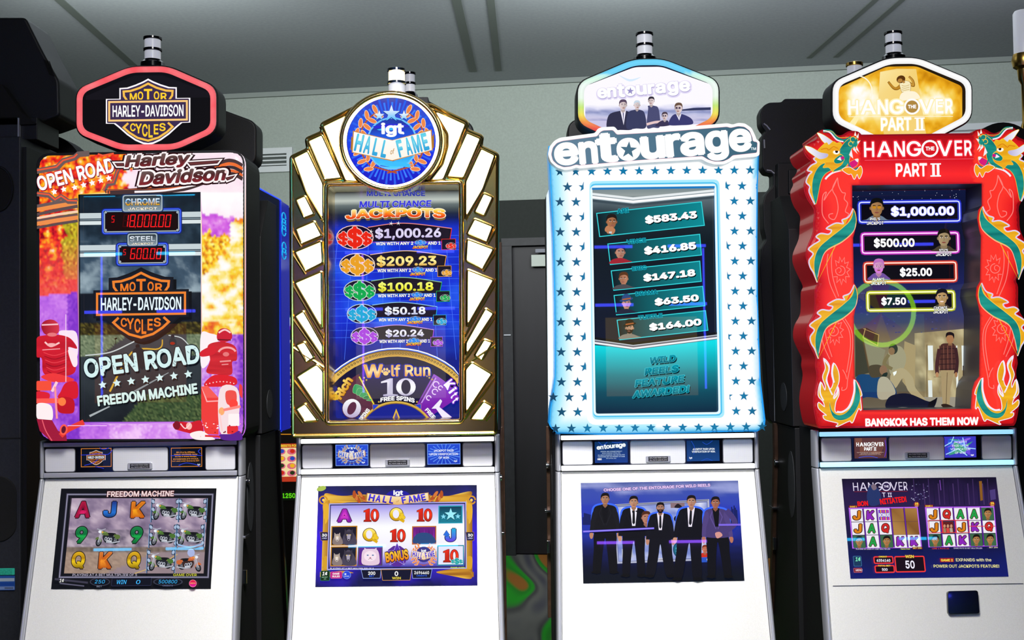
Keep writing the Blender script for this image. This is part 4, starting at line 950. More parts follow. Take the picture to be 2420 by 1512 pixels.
A.T('JACKPOTS', 1075, 1422, 890, 84, None, bold=.06, out='#fff4e0', ow=.035, grad=[(0, '#d81818'), (.45, '#ff7820'), (.75, '#ffd040'), (1, '#fff0a0')], arch=14, sh='#806030', shd=(4, 22))
A.view(650, 500, S2)
def coins(cx, cy, rx, ry, col, dark='#140a2c', ring=True):
    lite = mixc(col, '#ffffff', .6)
    if ring: A.ell(cx, cy, rx, ry, lite); A.ell(cx, cy, rx * .95, ry * .94, dark)
    for dx, w, h in ((-.6, .62, 1.15), (.6, .62, 1.15), (0, .82, 1.8)):
        A.T('$', cx + dx * rx, cy + (0 if dx == 0 else .1 * ry), w * rx, h * ry, col, bold=.05, out=lite, ow=.025, rot=0)
def row(ov, amt, am, arc, win, mini, jp, andp, sq, col, txt):
    ax, ay, px_, py_, bx, by, ex, ey = arc
    t = spline([(ax, ay), (px_, py_), (bx, by)], n=10)
    A.poly(t + [(ex, ey), (ov[0], ey + 6), (ov[0], ay)], '#160c20'); A.line(t, 7, mixc(col, '#ffffff', .25)); A.line([(bx, by), (ex, ey)], 6, col)
    for yy in range(int(ay) + 14, int(ey), 14): A.line([(ov[0] + ov[2] * .6, yy), (ex - 6, yy)], 1.6, '#30263e'); A.k -= 1
    A.k += 1; A.line([(ov[0] + ov[2] * .6, ey + 14), (ex, ey + 8)], 3, col)
    coins(*ov, col)
    A.T(amt, *am, None, bold=.045, out='#0c0818', ow=.02, grad=txt, rot=1)
    A.T('WIN WITH ANY 2', win[0], win[1], win[2], 29, '#ffffff', bold=.035, out='#100820', ow=.03)
    A.T('AND 1', andp[0], andp[1], andp[2], 29, '#ffffff', bold=.035, out='#100820', ow=.03)
    coins(mini[0], mini[1], 52, 24, '#2088f0', '#0c1850')
    A.T('JACKPOT', jp[0], jp[1], 140, 27, None, bold=.05, out='#501008', ow=.04, grad=[(0, '#ff4020'), (.5, '#ffc020'), (1, '#fff060')])
    A.rect(*sq, '#140c24', out=col, ow=4); coins(sq[2] - 38, sq[3] - 32, 48, 30, col)
wh = [(0, '#b8a8e0'), (.5, '#e8e0f8'), (1, '#c8bce8')]
row((713, 230, 168, 110), '$1,000.26', (1188, 195, 590, 112), (830, 140, 1150, 103, 1578, 150, 1560, 262), (1068, 284, 335), (1300, 275), (1298, 318), (1422, 281, 115), (1492, 247, 1610, 338), '#e82818', wh)
row((735, 475, 160, 105), '$209.23', (1175, 440, 535, 105), (850, 385, 1180, 350, 1530, 395, 1512, 500), (1065, 525, 300), (1278, 517), (1275, 558), (1395, 522, 108), (1455, 487, 1572, 578), '#e8a028', [(0, '#d89820'), (.5, '#fff4a0'), (1, '#f0c850')])
row((757, 705, 145, 95), '$100.18', (1168, 670, 495, 95), (860, 620, 1150, 588, 1490, 630, 1470, 728), (1063, 750, 285), (1270, 742), (1270, 780), (1382, 747, 105), (1445, 712, 1558, 802), '#18a850', [(0, '#c8c020'), (.5, '#f8f850'), (1, '#e8f080')])
row((778, 912, 135, 88), '$50.18', (1163, 885, 365, 84), (870, 835, 1130, 810, 1450, 850, 1438, 940), (1062, 965, 270), (1255, 957), (1252, 990), (1358, 962, 95), (1418, 925, 1527, 1012), '#28a8d8', [(0, '#a0a8d8'), (.5, '#ffffff'), (1, '#d8e0f8')])
row((802, 1112, 125, 82), '$20.24', (1160, 1085, 345, 78), (890, 1035, 1110, 1013, 1420, 1055, 1408, 1138), (1062, 1158, 255), (1243, 1150), (1242, 1183), (1340, 1155, 90), (1395, 1122, 1495, 1202), '#b050e0', [(0, '#9890d0'), (.5, '#ffffff'), (1, '#d8d0f0')])
for x, y in ((1040, 108), (1105, 106), (860, 180)): A.star(x, y, 22, '#ffffff', 10, .2)
A.view(650, 760, S2)
wc, wr = (1085, 1070), 835
def sector(r0, r1, a0, a1, c, n=16):
    P = [(wc[0] + r1 * math.cos(math.radians(a0 + (a1 - a0) * k / n)), wc[1] - r1 * math.sin(math.radians(a0 + (a1 - a0) * k / n))) for k in range(n + 1)] + [(wc[0] + r0 * math.cos(math.radians(a1 + (a0 - a1) * k / n)), wc[1] - r0 * math.sin(math.radians(a1 + (a0 - a1) * k / n))) for k in range(n + 1)]
    A.poly([(max(500 + (v - 300) * 0, min(1640, u)), min(862, v)) for u, v in P], c)
sector(40, 838, 40, 138, '#ffffff'); sector(40, 828, 40, 138, '#3a70f0'); sector(40, 820, 40, 138, '#6a4a10'); sector(40, 812, 40, 138, lambda u, v: ramp(abs(u - 1085) / 600, [(0, '#7a5a28'), (.5, '#c89a40'), (1, '#e8c060')])); sector(40, 768, 40, 138, '#e8b850'); sector(40, 760, 40, 138, '#100c38')
for k in range(40):
    t = math.radians(47 + k * 2.15); x, y = wc[0] + 790 * math.cos(t), wc[1] - 790 * math.sin(t)
    if 520 < x < 1636: A.ell(x, y, 11, 9, '#3a2a0c', n=10); A.ell(x, y, 6, 5, '#d8b060', n=8); A.k -= 2
A.k += 2
sector(345, 690, 61, 119, lambda u, v: ramp((v - 420) / 320 + .3 * N(u, v, .01), [(0, '#2a1c60'), (.5, '#140e3c'), (1, '#0a0824')]))
sector(345, 690, 119, 145, lambda u, v: ramp(.5 + .8 * N(u, v, .006), [(0, '#3a1830'), (.5, '#6a2848'), (1, '#2c5c40')])); sector(345, 690, 35, 61, lambda u, v: ramp((v - 450) / 400 + .3 * N(u, v, .008), [(0, '#a060d8'), (.5, '#8820b8'), (1, '#6a10a0')]))
A.line([(755, 490), (885, 735)], 12, '#e8e030'); A.line([(742, 500), (872, 745)], 4, '#70480c'); A.line([(1440, 500), (1310, 725)], 9, '#d0a0f0'); A.line([(1425, 495), (1296, 720)], 5, '#403018')
for x, y in ((800, 500), (820, 520), (790, 530), (1380, 500), (1405, 515), (1360, 485), (930, 715), (1270, 715)): A.ell(x, y, 8, 8, '#c8a850'); A.k -= 1
for k in range(5): A.blob([(720 + k * 30, 560 + k * 34), (790 + k * 16, 590 + k * 24), (760 + k * 26, 640 + k * 16), (700 + k * 30, 630 + k * 18)], random.choice(('#2a8048', '#3aa060', '#1c6038')), '#a8e0a0', 2)
for k, (x, y, r) in enumerate(((1440, 560, 26), (1430, 625, 24), (1375, 680, 20), (1480, 590, 18))): A.arc(x, y, r, r, 0, 290, 9, '#f0d8ff', 14)
sector(20, 362, 30, 150, '#d8b048'); sector(20, 345, 30, 150, '#8a6420'); sector(20, 338, 30, 150, '#0c1c90')
A.poly([(875, 740), (930, 740), (880, 790)], '#2040d0', '#c89838', 3); A.poly([(1305, 735), (1250, 740), (1305, 780)], '#2040d0', '#c89838', 3)
A.poly([(1085, 775), (1120, 862), (1052, 862)], '#e8b838'); A.poly([(1085, 805), (1106, 862), (1066, 862)], '#5a4890')
A.T('W', 880, 440, 180, 120, None, bold=.05, out='#1828a8', ow=.05, grad=[(0, '#e89838'), (.5, '#fff0b8'), (1, '#e8a848')]); A.ell(992, 455, 30, 26, '#1828a8'); A.ell(992, 460, 24, 20, '#f8d080')
for dx, dy in ((-30, -12), (-12, -30), (12, -30), (30, -12)): A.ell(992 + dx, 455 + dy, 10, 13, '#f8d080', 0, 12, '#1828a8', 2)
A.T('lf Run', 1215, 434, 350, 108, None, bold=.035, out='#1828a8', ow=.05, grad=[(0, '#e89838'), (.5, '#fff0b8'), (1, '#e8a848')])
g10 = [(0, '#a8a0c8'), (.4, '#ffffff'), (.8, '#f0ecfa'), (1, '#c8c0e0')]
A.poly([(970, 665), (970, 650), (1005, 645), (1005, 540), (950, 548), (950, 535), (1030, 505), (1055, 505), (1055, 645), (1100, 650), (1100, 662)], lambda u, v: ramp(1 - (v - 505) / 160, g10), '#18104a', 5)
A.ell(1172, 582, 92, 84, '#18104a'); A.ell(1172, 582, 87, 79, lambda u, v: ramp(1 - (v - 505) / 160, g10)); A.ell(1172, 582, 42, 64, '#140c38')
A.T('FREE SPINS', 1097, 702, 305, 40, '#ffffff', bold=.05, out='#18104a', ow=.03, arch=20, rot=-1)
A.T('Rich', 615, 590, 210, 84, None, rot=58, bold=.06, out='#603808', ow=.03, grad=[(0, '#d89018'), (1, '#ffe070')]); A.T('$', 525, 660, 60, 110, '#e0b030', rot=55, bold=.05)
A.ell(690, 775, 88, 90, '#4a2440', 20); A.ell(690, 772, 82, 84, lambda u, v: mixc('#ffffff', '#b8a8d0', (v - 690) / 160), 20); A.ell(690, 772, 36, 60, '#5c2844', 25)
A.T('SPINS', 800, 830, 130, 36, '#ffffff', rot=52, bold=.05);
for k, (ch, x, y) in enumerate((('K', 1560, 560), ('i', 1588, 612), ('t', 1600, 655), ('t', 1612, 700))): A.T(ch, x, y, 62 if ch == 'K' else 26, 92 - k * 8, '#fff4ff', rot=-52, bold=.03, out='#7a30d0', ow=.06)
A.poly([(1400, 775), (1480, 690), (1495, 708), (1470, 760), (1580, 850), (1500, 858), (1440, 775)], '#f4ecff', '#6a18a8', 4)
A.T('FREE', 1388, 818, 108, 36, '#ffffff', rot=-48, bold=.05)
A.build('upper_screen', m2)
# info cards
A = Art(YM - .009, 650, 1010, S2)
def ray_card(x0, y0, x1, y1, c1, c2):
    A.rect(x0, y0, x1, y1, c1, c2=c2); cx, cy = (x0 + x1) / 2, (y0 + y1) / 2
    for k in range(22):
        t = k * .2856; r0, r1 = .3, .98
        A.line([(cx + (x1 - x0) / 2 * r0 * math.cos(t), cy + (y1 - y0) / 2 * r0 * math.sin(t)), (cx + (x1 - x0) / 2 * r1 * math.cos(t), cy + (y1 - y0) / 2 * r1 * math.sin(t))], 3, '#5a90f0', w2=9); A.k -= 1
    A.k += 1; A.frame(x0 + 3, y0 + 3, x1 - 3, y1 - 3, 4, '#8ab4f8')
ray_card(540, 152, 833, 342, '#2a50d8', '#1c34b0'); laurel(A, 685, 245, 78, 20, '#a89080', '#786050'); A.ell(685, 240, 62, 62, '#2038a8', out='#a8d0f8', ow=3)
for x, r in ((685, 16), (660, 10), (710, 10)): A.star(x, 186, r, '#dff0ff')
A.T('igt', 686, 218, 42, 26, '#fff', bold=.04); ribbon(A, lambda x, y: (685 + 118 * x, 240 + 92 * y), [(0, '#2a48c0'), (1, '#3a68e0')], '#f0e8e0', '#d8c8b8'); A.T('igt', 790, 312, 28, 18, '#e8f0ff', bold=.04)
A.build('info_card', m2, 'screen')
A = Art(YM - .009, 650, 1010, S2); ray_card(1360, 144, 1656, 330, '#2a50d8', '#1c3cc0')
for k, (t, w) in enumerate((('JACKPOT PAID', 178), ('UPON VERIFICATION', 255), ('OF WIN', 92))): A.T(t, 1507, 206 + k * 31.5, w, 20, '#f0f4ff', bold=.03)
A.T('igt', 1614, 300, 28, 18, '#e8f0ff', bold=.04); A.build('info_card', m2, 'screen')
# main screen
A = Art(MPL, 650, 1010, S2, lean=((745, -.03), (1128, .004)))
def bgh(a, b): return ramp(b + .25 * N(a * 4, b * 3, 1, 3), [(0, '#1c2048'), (.15, '#28247c'), (.5, '#3a1ee0'), (.85, '#3420c0'), (1, '#141650')])
A.grid(0, 0, 0, 0, 30, 22, bgh, [(387, 524), (1802, 513), (1808, 1408), (360, 1422)])
A.ell(415, 545, 42, 22, '#b0c858', -15)
gold2 = lambda u, v: ramp(.5 + .55 * N(u, v, .012, 3) + .3 * math.sin(u * .02), [(0, '#6a3c0c'), (.4, '#b87820'), (.7, '#f0b838'), (1, '#ffe070')])
A.blob([(445, 590), (600, 610), (830, 600), (830, 660), (640, 670), (480, 690)], gold2); A.blob([(1380, 610), (1550, 610), (1750, 570), (1735, 640), (1700, 670), (1400, 660)], gold2)
for sg, x in ((-1, 452), (1, 1735)):
    A.rect(x - 28, 650, x + 28, 1290, gold2)
    for k in range(5): A.line([(x - 22 + k * 11, 690), (x - 26 + k * 11, 1280)], 3, '#8a5010')
    A.arc(x + sg * 20, 648, 34, 34, 0, 340, 13, '#d89828', 18); A.ell(x + sg * 20, 648, 12, 12, '#ffd860')
    A.blob([(x - 24, 690), (x + 24, 690), (x + 26, 800), (x, 860), (x - 14, 800)], '#e8b030'); A.rect(x - 50, 1290, x + 40, 1335, gold2); A.blob([(x - 20, 1160), (x + 26, 1160), (x + 20, 1260), (x - 24, 1250)], '#d8a028')
for sg in (-1, 1):
    for k in range(6): A.ell(1098 + sg * (300 + k * 18), 655 - (k % 3) * 24 - 10, 34, 14, ('#d87838', '#b85020')[k % 2], sg * -(30 + k * 12), 12, '#7a3c10', 2)
A.blob([(700, 1300), (480, 1300), (600, 1280)], '#c89030'); A.blob([(1440, 1290), (1700, 1260), (1755, 1350), (1600, 1330)], gold2)
A.poly([(488, 684), (1704, 668), (1708, 1256), (470, 1268)], '#18164a'); A.line([(488, 684), (1704, 668), (1708, 1256), (470, 1268)], 10, '#a8a8e8', True)
A.grid(0, 0, 0, 0, 12, 24, lambda a, b: ramp(b, [(0, '#9a90e8'), (.12, '#c8c0f4'), (.35, '#ffffff'), (.7, '#f4f0ff'), (.88, '#a090e8'), (1, '#3a34a8')]), [(500, 697), (1692, 682), (1694, 1240), (484, 1252)])
def card(x0, y0, x1, y1, c, e): A.rect(x0, y0, x1, y1, e); A.rect(x0 + 9, y0 + 9, x1 - 9, y1 - 9, c)
rd = [(0, '#a81008'), (.5, '#f83818'), (1, '#e02010')]
for x, y in ((860, 785), (1335, 783), (1097, 966), (1570, 1147)):
    x -= 0
    if y == 1147: card(1450, 1052, 1688, 1232, '#e8e8ff', '#1c8aa0')
    A.poly([(x - 66, y + 56), (x - 64, y + 44), (x - 50, y + 40), (x - 50, y - 32), (x - 66, y - 28), (x - 66, y - 40), (x - 24, y - 58), (x - 14, y - 58), (x - 14, y + 40), (x, y + 46), (x, y + 56)], lambda u, v: ramp(1 - (v - y + 58) / 115, rd), '#503010', 3)
    A.ell(x + 32, y, 40, 60, '#503010'); A.ell(x + 32, y, 36, 56, lambda u, v: ramp(1 - (v - y + 58) / 115, rd)); A.ell(x + 32, y, 14, 40, '#503010'); A.ell(x + 32, y, 11, 36, '#f4f0ff')
for x, y in ((1095, 782), (856, 965)):
    A.ell(x - 10, y - 6, 64, 62, '#705008'); A.ell(x - 10, y - 6, 58, 56, lambda u, v: ramp((v - y + 60) / 110, [(0, '#fff080'), (.5, '#f0c818'), (1, '#c89008')])); A.ell(x - 14, y - 8, 28, 38, '#f0ecff')
    A.line([(x + 10, y + 30), (x + 60, y + 60)], 26, '#e0b010'); A.ell(x + 28, y + 22, 17, 17, '#f0c828', out='#705008', ow=2); A.ell(x + 52, y + 22, 17, 17, '#f0c828', out='#705008', ow=2); A.ell(x + 40, y, 17, 17, '#f0c828', out='#705008', ow=2); A.ell(x + 40, y + 14, 15, 15, '#f0c828')
A.T('A', 622, 788, 130, 118, None, bold=.06, out='#3a1040', ow=.03, grad=[(0, '#7010a0'), (.5, '#e040d0'), (1, '#a020b0')]); A.T('J', 1568, 962, 96, 118, None, bold=.06, out='#101850', ow=.03, grad=[(0, '#6a30d8'), (.5, '#2a80f0'), (1, '#20b0e0')]);
A.poly([(1532, 920), (1560, 960), (1532, 975), (1505, 960)], '#2a70e0', '#101850', 2)
card(1460, 698, 1676, 858, '#0e5470', '#2aa8c0'); A.rect(1474, 710, 1662, 846, '#0a3c58', c2='#158098')
A.star(1570, 782, 62, '#06283c', 0, .4); A.star(1570, 778, 58, '#a0f0ff', 0, .4); A.star(1505, 797, 26, '#88e0f8', 0, .4); A.star(1634, 795, 26, '#88e0f8', 0, .4)
def dog(x, y, s, c, c2):
    A.poly([(x + a * s, y + b * s) for a, b in ((-.42, -.1), (-.38, -.62), (-.15, -.38), (.15, -.38), (.38, -.62), (.42, -.1), (.36, .25), (.1, .6), (-.1, .6), (-.36, .25))], c); A.poly([(x + a * s, y + b * s) for a, b in ((-.2, -.1), (.2, -.1), (.12, .45), (0, .55), (-.12, .45))], c2)
    A.ell(x - .16 * s, y - .05 * s, .06 * s, .04 * s, '#f0d060'); A.ell(x + .16 * s, y - .05 * s, .06 * s, .04 * s, '#f0d060'); A.ell(x, y + .42 * s, .09 * s, .06 * s, '#0c0a10')
for x0, y0, x1, y1 in ((502, 880, 736, 1056), (498, 1062, 732, 1240)):
    card(x0, y0, x1, y1, '#181428', '#c88818')
    A.blob([(x0 + 110, y1 - 12), (x0 + 110, y0 + 90), (x0 + 160, y0 + 30), (x0 + 215, y0 + 90), (x1 - 10, y1 - 12)], '#4a4458'); A.blob([(x0 + 20, y1 - 12), (x0 + 22, y0 + 110), (x0 + 60, y0 + 70), (x0 + 95, y0 + 110), (x0 + 100, y1 - 12)], '#8a7a78')
    dog(x0 + 158, y0 + 85, 92, '#3a3444', '#a8a0b4'); dog(x0 + 56, y0 + 100, 66, '#b0a098', '#e8dcd4')
card(742, 1062, 962, 1236, '#5a1c90', '#504860')
A.blob([(790, 1225), (775, 1160), (790, 1095), (850, 1085), (915, 1095), (935, 1165), (920, 1225)], '#e8cce0'); A.poly([(798, 1110), (800, 1075), (830, 1092)], '#e8cce0'); A.poly([(912, 1110), (908, 1075), (880, 1092)], '#e8cce0'); A.ell(852, 1150, 56, 46, '#f8e4f0'); A.ell(830, 1142, 9, 6, '#5a7aa8'); A.ell(876, 1142, 9, 6, '#5a7aa8'); A.ell(853, 1165, 8, 5, '#b06070'); A.curve([(835, 1180), (853, 1172), (870, 1180)], 3, '#7a4a60')
card(1225, 882, 1442, 1046, '#6a1880', '#c87020')
for k in range(5): A.poly([(1240 + k * 42, 1034), (1250 + k * 42, 900), (1265 + k * 42, 1034)], ('#8a20a0', '#4a1070')[k % 2])
A.blob([(1240, 1034), (1260, 960), (1330, 940), (1400, 960), (1432, 1034)], '#2a4a80')
A.ell(1090, 1150, 96, 96, '#5a2a98', n=10); A.star(1092, 1140, 112, '#c8b8f0', 0, .45); A.star(1092, 1140, 104, '#5a30b0', 0, .45); A.T('BONUS', 1090, 1148, 205, 92, None, rot=9, bold=.05, out='#3a1408', ow=.05, grad=[(0, '#e87818'), (1, '#ffd040')])
laurel(A, 1330, 1145, 92, 24); A.ell(1330, 1135, 70, 70, '#3a3488'); A.T('igt', 1330, 1105, 46, 32, '#fff', bold=.04); ribbon(A, lambda x, y: (1330 + 106 * x, 1132 + 100 * y), [(0, '#3a20c0'), (1, '#5a40e0')], '#fff0e0', '#f0d0a0')
coins(1625, 1195, 58, 32, '#1ca8a8', '#0c5058', False)
# heading
A.ell(1100, 620, 110, 60, '#2018a0'); ribbon(A, lambda x, y: (1098 + 275 * x, 632 + 118 * y), [(0, '#2c14b0'), (1, '#5a48f0')], '#fff0c0', '#e8b060'); A.T('igt', 1102, 590, 88, 54, '#ffffff', bold=.045)
A.T('PLAYING AT A BET MULTIPLIER OF 5', 690, 1261, 390, 12, '#e8e4ff', bold=.03, rot=0); A.T('GAME OVER', 1632, 1252, 126, 12, '#c8e838', bold=.03, rot=0)
for x in (445, 1745): A.poly([(x - 38, 938), (x + 30, 938), (x + 30, 1010), (x - 28, 1010)], '#181440', '#a87838', 3); A.T('30', x, 964, 46, 26, '#fff', bold=.04, rot=0); A.T('LINES', x, 991, 42, 14, '#d8d8f8', bold=.02, rot=0)
A.rect(412, 1282, 490, 1368, '#0c3018', 8, out='#38a058', ow=2); A.T('1¢', 450, 1306, 44, 32, '#fff', bold=.03, ital=.15); A.T('MIN BET', 448, 1338, 52, 9, '#a8d8b0'); A.T('40¢', 450, 1354, 22, 9, '#a8d8b0')
A.rect(502, 1290, 600, 1348, '#c01880', 10, out='#f070b8', ow=2); A.T('GAME', 549, 1307, 62, 18, '#fff', bold=.03); A.T('RULES', 549, 1331, 66, 18, '#fff', bold=.03); A.ell(644, 1318, 34, 33, '#2a48d8', out='#8ab0ff', ow=3); A.rect(624, 1304, 640, 1318, '#d8e8ff'); A.T('MORE', 644, 1330, 44, 9, '#d8e8ff')
A.poly([(775, 1275), (948, 1273), (940, 1345), (792, 1347)], '#0c0e2c', '#9ab0f0', 4); A.T('200', 867, 1303, 64, 30, '#fff', bold=.03, rot=0); A.T('BET', 866, 1329, 44, 13, '#3060e8', bold=.03, rot=0)
A.poly([(952, 1273), (1220, 1270), (1206, 1362), (966, 1364)], '#0c0e2c', '#d89840', 4); A.T('0', 1087, 1307, 32, 42, '#fff', bold=.03, rot=0); A.T('WIN', 1087, 1346, 78, 20, '#f8e040', bold=.03, rot=0)
A.poly([(1226, 1270), (1402, 1268), (1388, 1345), (1234, 1347)], '#0c0e2c', '#9ab0f0', 4); A.T('2696460', 1312, 1298, 132, 28, '#fff', bold=.02, rot=0); A.T('CREDITS', 1312, 1325, 94, 13, '#3060e8', bold=.03, rot=0)
A.build('main_screen', m2)
signal_lamp(m2, 938, 163, 234, 3.6, 19.5, ['lamp_white', 'lamp_amber'], 'chrome')
# ================================================================ third machine: white and teal stars
m3 = rootobj('slot_machine', 'front slot machine with a white panel of teal stars and a rainbow ringed topper', 'slot machine', (CX[2], YM, 0), 'row of lit slot machines')
cabinet(2, m3, 'glow_white')
TB3 = 3.54
out3 = [(1296, 345), (1300, 430), (1306, 540), (1310, 700), (1311, 800), (1311, 890), (1306, 930), (1300, 970), (1298, 1004), (1303, 1012), (1316, 1024), (1419, 1027), (1560, 1025), (1700, 1021), (1790, 1019), (1807, 1008), (1809, 992), (1804, 950), (1798, 900), (1794, 800), (1791, 700), (1790, 560), (1791, 440), (1795, 345)]
scr3 = rnd([(1399, 443), (1689, 439), (1699, 974), (1407, 978)], 8, 4)
mat('teal_edge', '#1878b8', .2, 0, '#1a80c8', .7); mat('white_side', '#dfe6ea', .4, 0, '#c8dce8', .25)
MB().frame([(1253 + (x - 1253) * 1, y) for x, y in out3], scr3, TB3 + .006, 3.70).build('top_box', 'teal_edge', m3)
A = Art(TB3)
def bg3(x, y):
    d = distpoly(x, y, out3)
    c = ramp(d, [(0, '#1070b0'), (2.5, '#3aa8e0'), (7, '#8adcff'), (20, '#b4f0ff'), (34, '#e6fbff'), (46, '#ffffff')])
    if x > 1550 and d > 9: c = mixc(c, '#ffffff', min(1, (d - 9) / 8))
    if 900 > y > 420 and x > 1700: c = mixc(c, '#ffffff', .5)
    return c
A.region(out3, [scr3], 7, bg3, lambda x, y: (lambda d: (8 - math.sqrt(max(0, 64 - max(0, 8 - d) ** 2))) * KP)(distpoly(x, y, out3)))
tc = lambda x, y: ramp((x - 1300) / 500, [(0, '#063c5c'), (.1, '#08587e'), (.16, '#0a78a8'), (.9, '#0c7cac'), (1, '#0a5c84')])
for k in range(17):
    y = 441 + 35.45 * k; d = k * .32
    if y > 990: break
    for x in ((1303.5, 1341, 1379) if k % 2 == 0 else (1323, 1361)):
        if x + d * .9 > 1307: A.star(x + d * .9, y + .8, 12.5, tc, 1, .4); A.k -= 1
    for x in ((1716, 1753.5, 1790) if k % 2 == 0 else (1735, 1773)):
        if inpoly(x + d + 9, y, out3): A.star(x + d, y - 1.5, 11.8, tc, 1, .4); A.k -= 1
for k in range(13):
    A.star(1323 + k * 37.5, 405.5 - k * .3, 12, tc, 1, .4); A.k -= 1
for k in range(14): A.star(1313 + k * 37.55, 1012.5 - k * .35, 12, tc, 1, .4); A.k -= 1
A.k += 1
# cover the star halves that fall under the window frame
A.line(rnd([(1389, 424), (1704, 419), (1715, 990), (1397, 994)], 12, 4), 20, '#ffffff', True)
A.line(rnd([(1396, 431), (1697, 427), (1709, 984), (1403, 988)], 10, 4), 6, '#a8ecff', True); A.line(rnd([(1397, 436), (1694, 432), (1705, 980), (1404, 984)], 10, 4), 4, '#50c4f0', True)
A.line(rnd([(1397.5, 441), (1690.5, 437), (1700.5, 976), (1405.5, 980)], 9, 4), 5, '#e8fcff', True); A.line([(1399, 446), (1689, 442)], 5, '#0878c0')
A.build('star_panel', m3, 'backlit')
MB().ring([W(x, y, TB3 + .001) for x, y in scr3], [W(x, y, TB3 + .02) for x, y in scr3]).build('screen_recess', 'teal_edge', m3)
# upper screen
A = Art(TB3 + .0195, 1250, 420, S2)
def bgt(a, b):
    if b < .06: return mixc('#6a7c80', '#a8b0ae', b / .06)
    return ramp(b + .05 * N(a * 3, b * 4, 1, 2), [(.06, '#5c6c74'), (.14, '#16242e'), (.25, '#04141e'), (.5, '#061426'), (.7, '#08102c'), (1, '#041820')])
A.grid(0, 0, 0, 0, 16, 50, bgt, [(x * S2 - 1250 * S2, (y - 420) * S2) for x, y in ((1396, 441), (1692, 437), (1702, 977), (1404, 981))])
def chev(pts, ws):
    for o_, w, c in ws: A.line([(x, y + o_) for x, y in pts], w, c)
chev([(555, 150), (930, 192), (1660, 120)], ((34, 60, '#3c4c56'), (-6, 22, '#e8eef0'), (8, 8, '#7c8c94'), (22, 22, '#ffffff'), (36, 8, '#a8b8c0')))
rows = [([(605, 318), (1540, 215), (1567, 425), (632, 525)], 'ARI', (838, 295, 105, 42), '$583.43', (1268, 352, 468, 78)),
        ([(705, 592), (1525, 505), (1540, 690), (727, 775)], 'VINCE', (958, 565, 172, 40), '$416.85', (1260, 628, 468, 78)),
        ([(735, 832), (1525, 745), (1538, 925), (757, 1005)], 'ERIC', (985, 807, 128, 38), '$147.18', (1252, 870, 468, 74)),
        ([(760, 1052), (1550, 970), (1570, 1143), (782, 1225)], 'DRAMA', (1050, 1028, 198, 38), '$63.50', (1318, 1090, 398, 72)),
        ([(787, 1272), (1575, 1187), (1597, 1362), (810, 1447)], 'TURTLE', (1083, 1240, 215, 38), '$164.00', (1305, 1310, 470, 72))]
for k, (q, nm, nb, am, ab) in enumerate(rows):
    A.poly(q, lambda u, v: mixc('#04101c', '#008c96', max(0, (u - 1150) / 420) ** 1.6)); A.line(q, 9, '#10b4c0', True); A.line(q, 3, '#50f0f0', True)
    x, y = (q[0][0] + q[3][0]) / 2 + (110 if k < 1 else 95), (q[0][1] + q[3][1]) / 2 - 20
    sk = ['#b87850', '#c89078', '#c88868', '#d8a080', '#d0a080'][k]; hr = ['#1c100c', '#141018', '#5c3418', '#203858', '#181414'][k]; sh = ['#0c1018', '#a02030', '#4a4a50', '#20243a', '#8a8478'][k]
    if k == 0: person_bust(A, x + 10, y - 12, 118, sk, hr, None, 1); [A.ell(700 + j * 16, 455 + (j % 2) * 12 + j * 4, 20, 30, '#c08058', 30) for j in range(4)]; A.line([(715, 490), (740, 488)], 18, '#c8ccd0')
    else: person_bust(A, x + 4, y, (112, 104, 100, 96)[k - 1], sk, hr, None, 1 if k % 2 else -1, hat='#2a4a80' if k == 3 else '#101014' if k == 4 else None, beard=k == 4)
    if k: A.blob([(x - 85, q[3][1] - 6), (x - 70, y + 70), (x - 20, y + 55), (x + 25, y + 55), (x + 80, y + 75), (x + 100, q[3][1] - 22)], sh)
    A.T(nm, *nb, '#0c6c80', rot=6, bold=.04, out='#18c8d8', ow=.035)
    A.T(am, *ab, '#ffffff', rot=6.3, bold=.07, sh='#02080c', shd=(7, 9))
A.view(1250, 740, S2)
A.poly([(580, 285), (930, 318), (1688, 225), (1700, 888), (600, 900)], lambda u, v: ramp((v - 290 + max(0, (u - 930) * .1)) / 620, [(0, '#00e4ee'), (.2, '#00c0cc'), (.45, '#0890a0'), (.7, '#045468'), (1, '#022c44')]))
A.grid(0, 0, 0, 0, 10, 24, lambda a, b: ramp(b + .06 * abs(a - .55), [(0, '#00e0ea'), (.2, '#00b8c4'), (.45, '#08808e'), (.7, '#044c60'), (1, '#022640')]), [(580, 300), (1690, 270), (1702, 890), (590, 902)])
chev([(578, 250), (930, 300), (1690, 205)], ((-26, 26, '#0a0c14'), (-12, 8, '#c8d0d8'), (0, 16, '#6a6a78'), (14, 16, '#f4f6fa'), (24, 6, '#5a7080')))
for t, x, y, w, h in (('WILD', 1192, 412, 240, 62), ('REELS', 1185, 507, 305, 66), ('FEATURE', 1167, 606, 440, 66), ('AWARDED!', 1178, 700, 508, 66)): A.T(t, x, y, w, h, None, rot=6, bold=.06, ital=.25, out='#28e0f0', ow=.022, sh='#03202c', shd=(9, 12), grad=[(0, '#0c6478'), (1, '#0c94a8')])
A.build('upper_screen', m3)
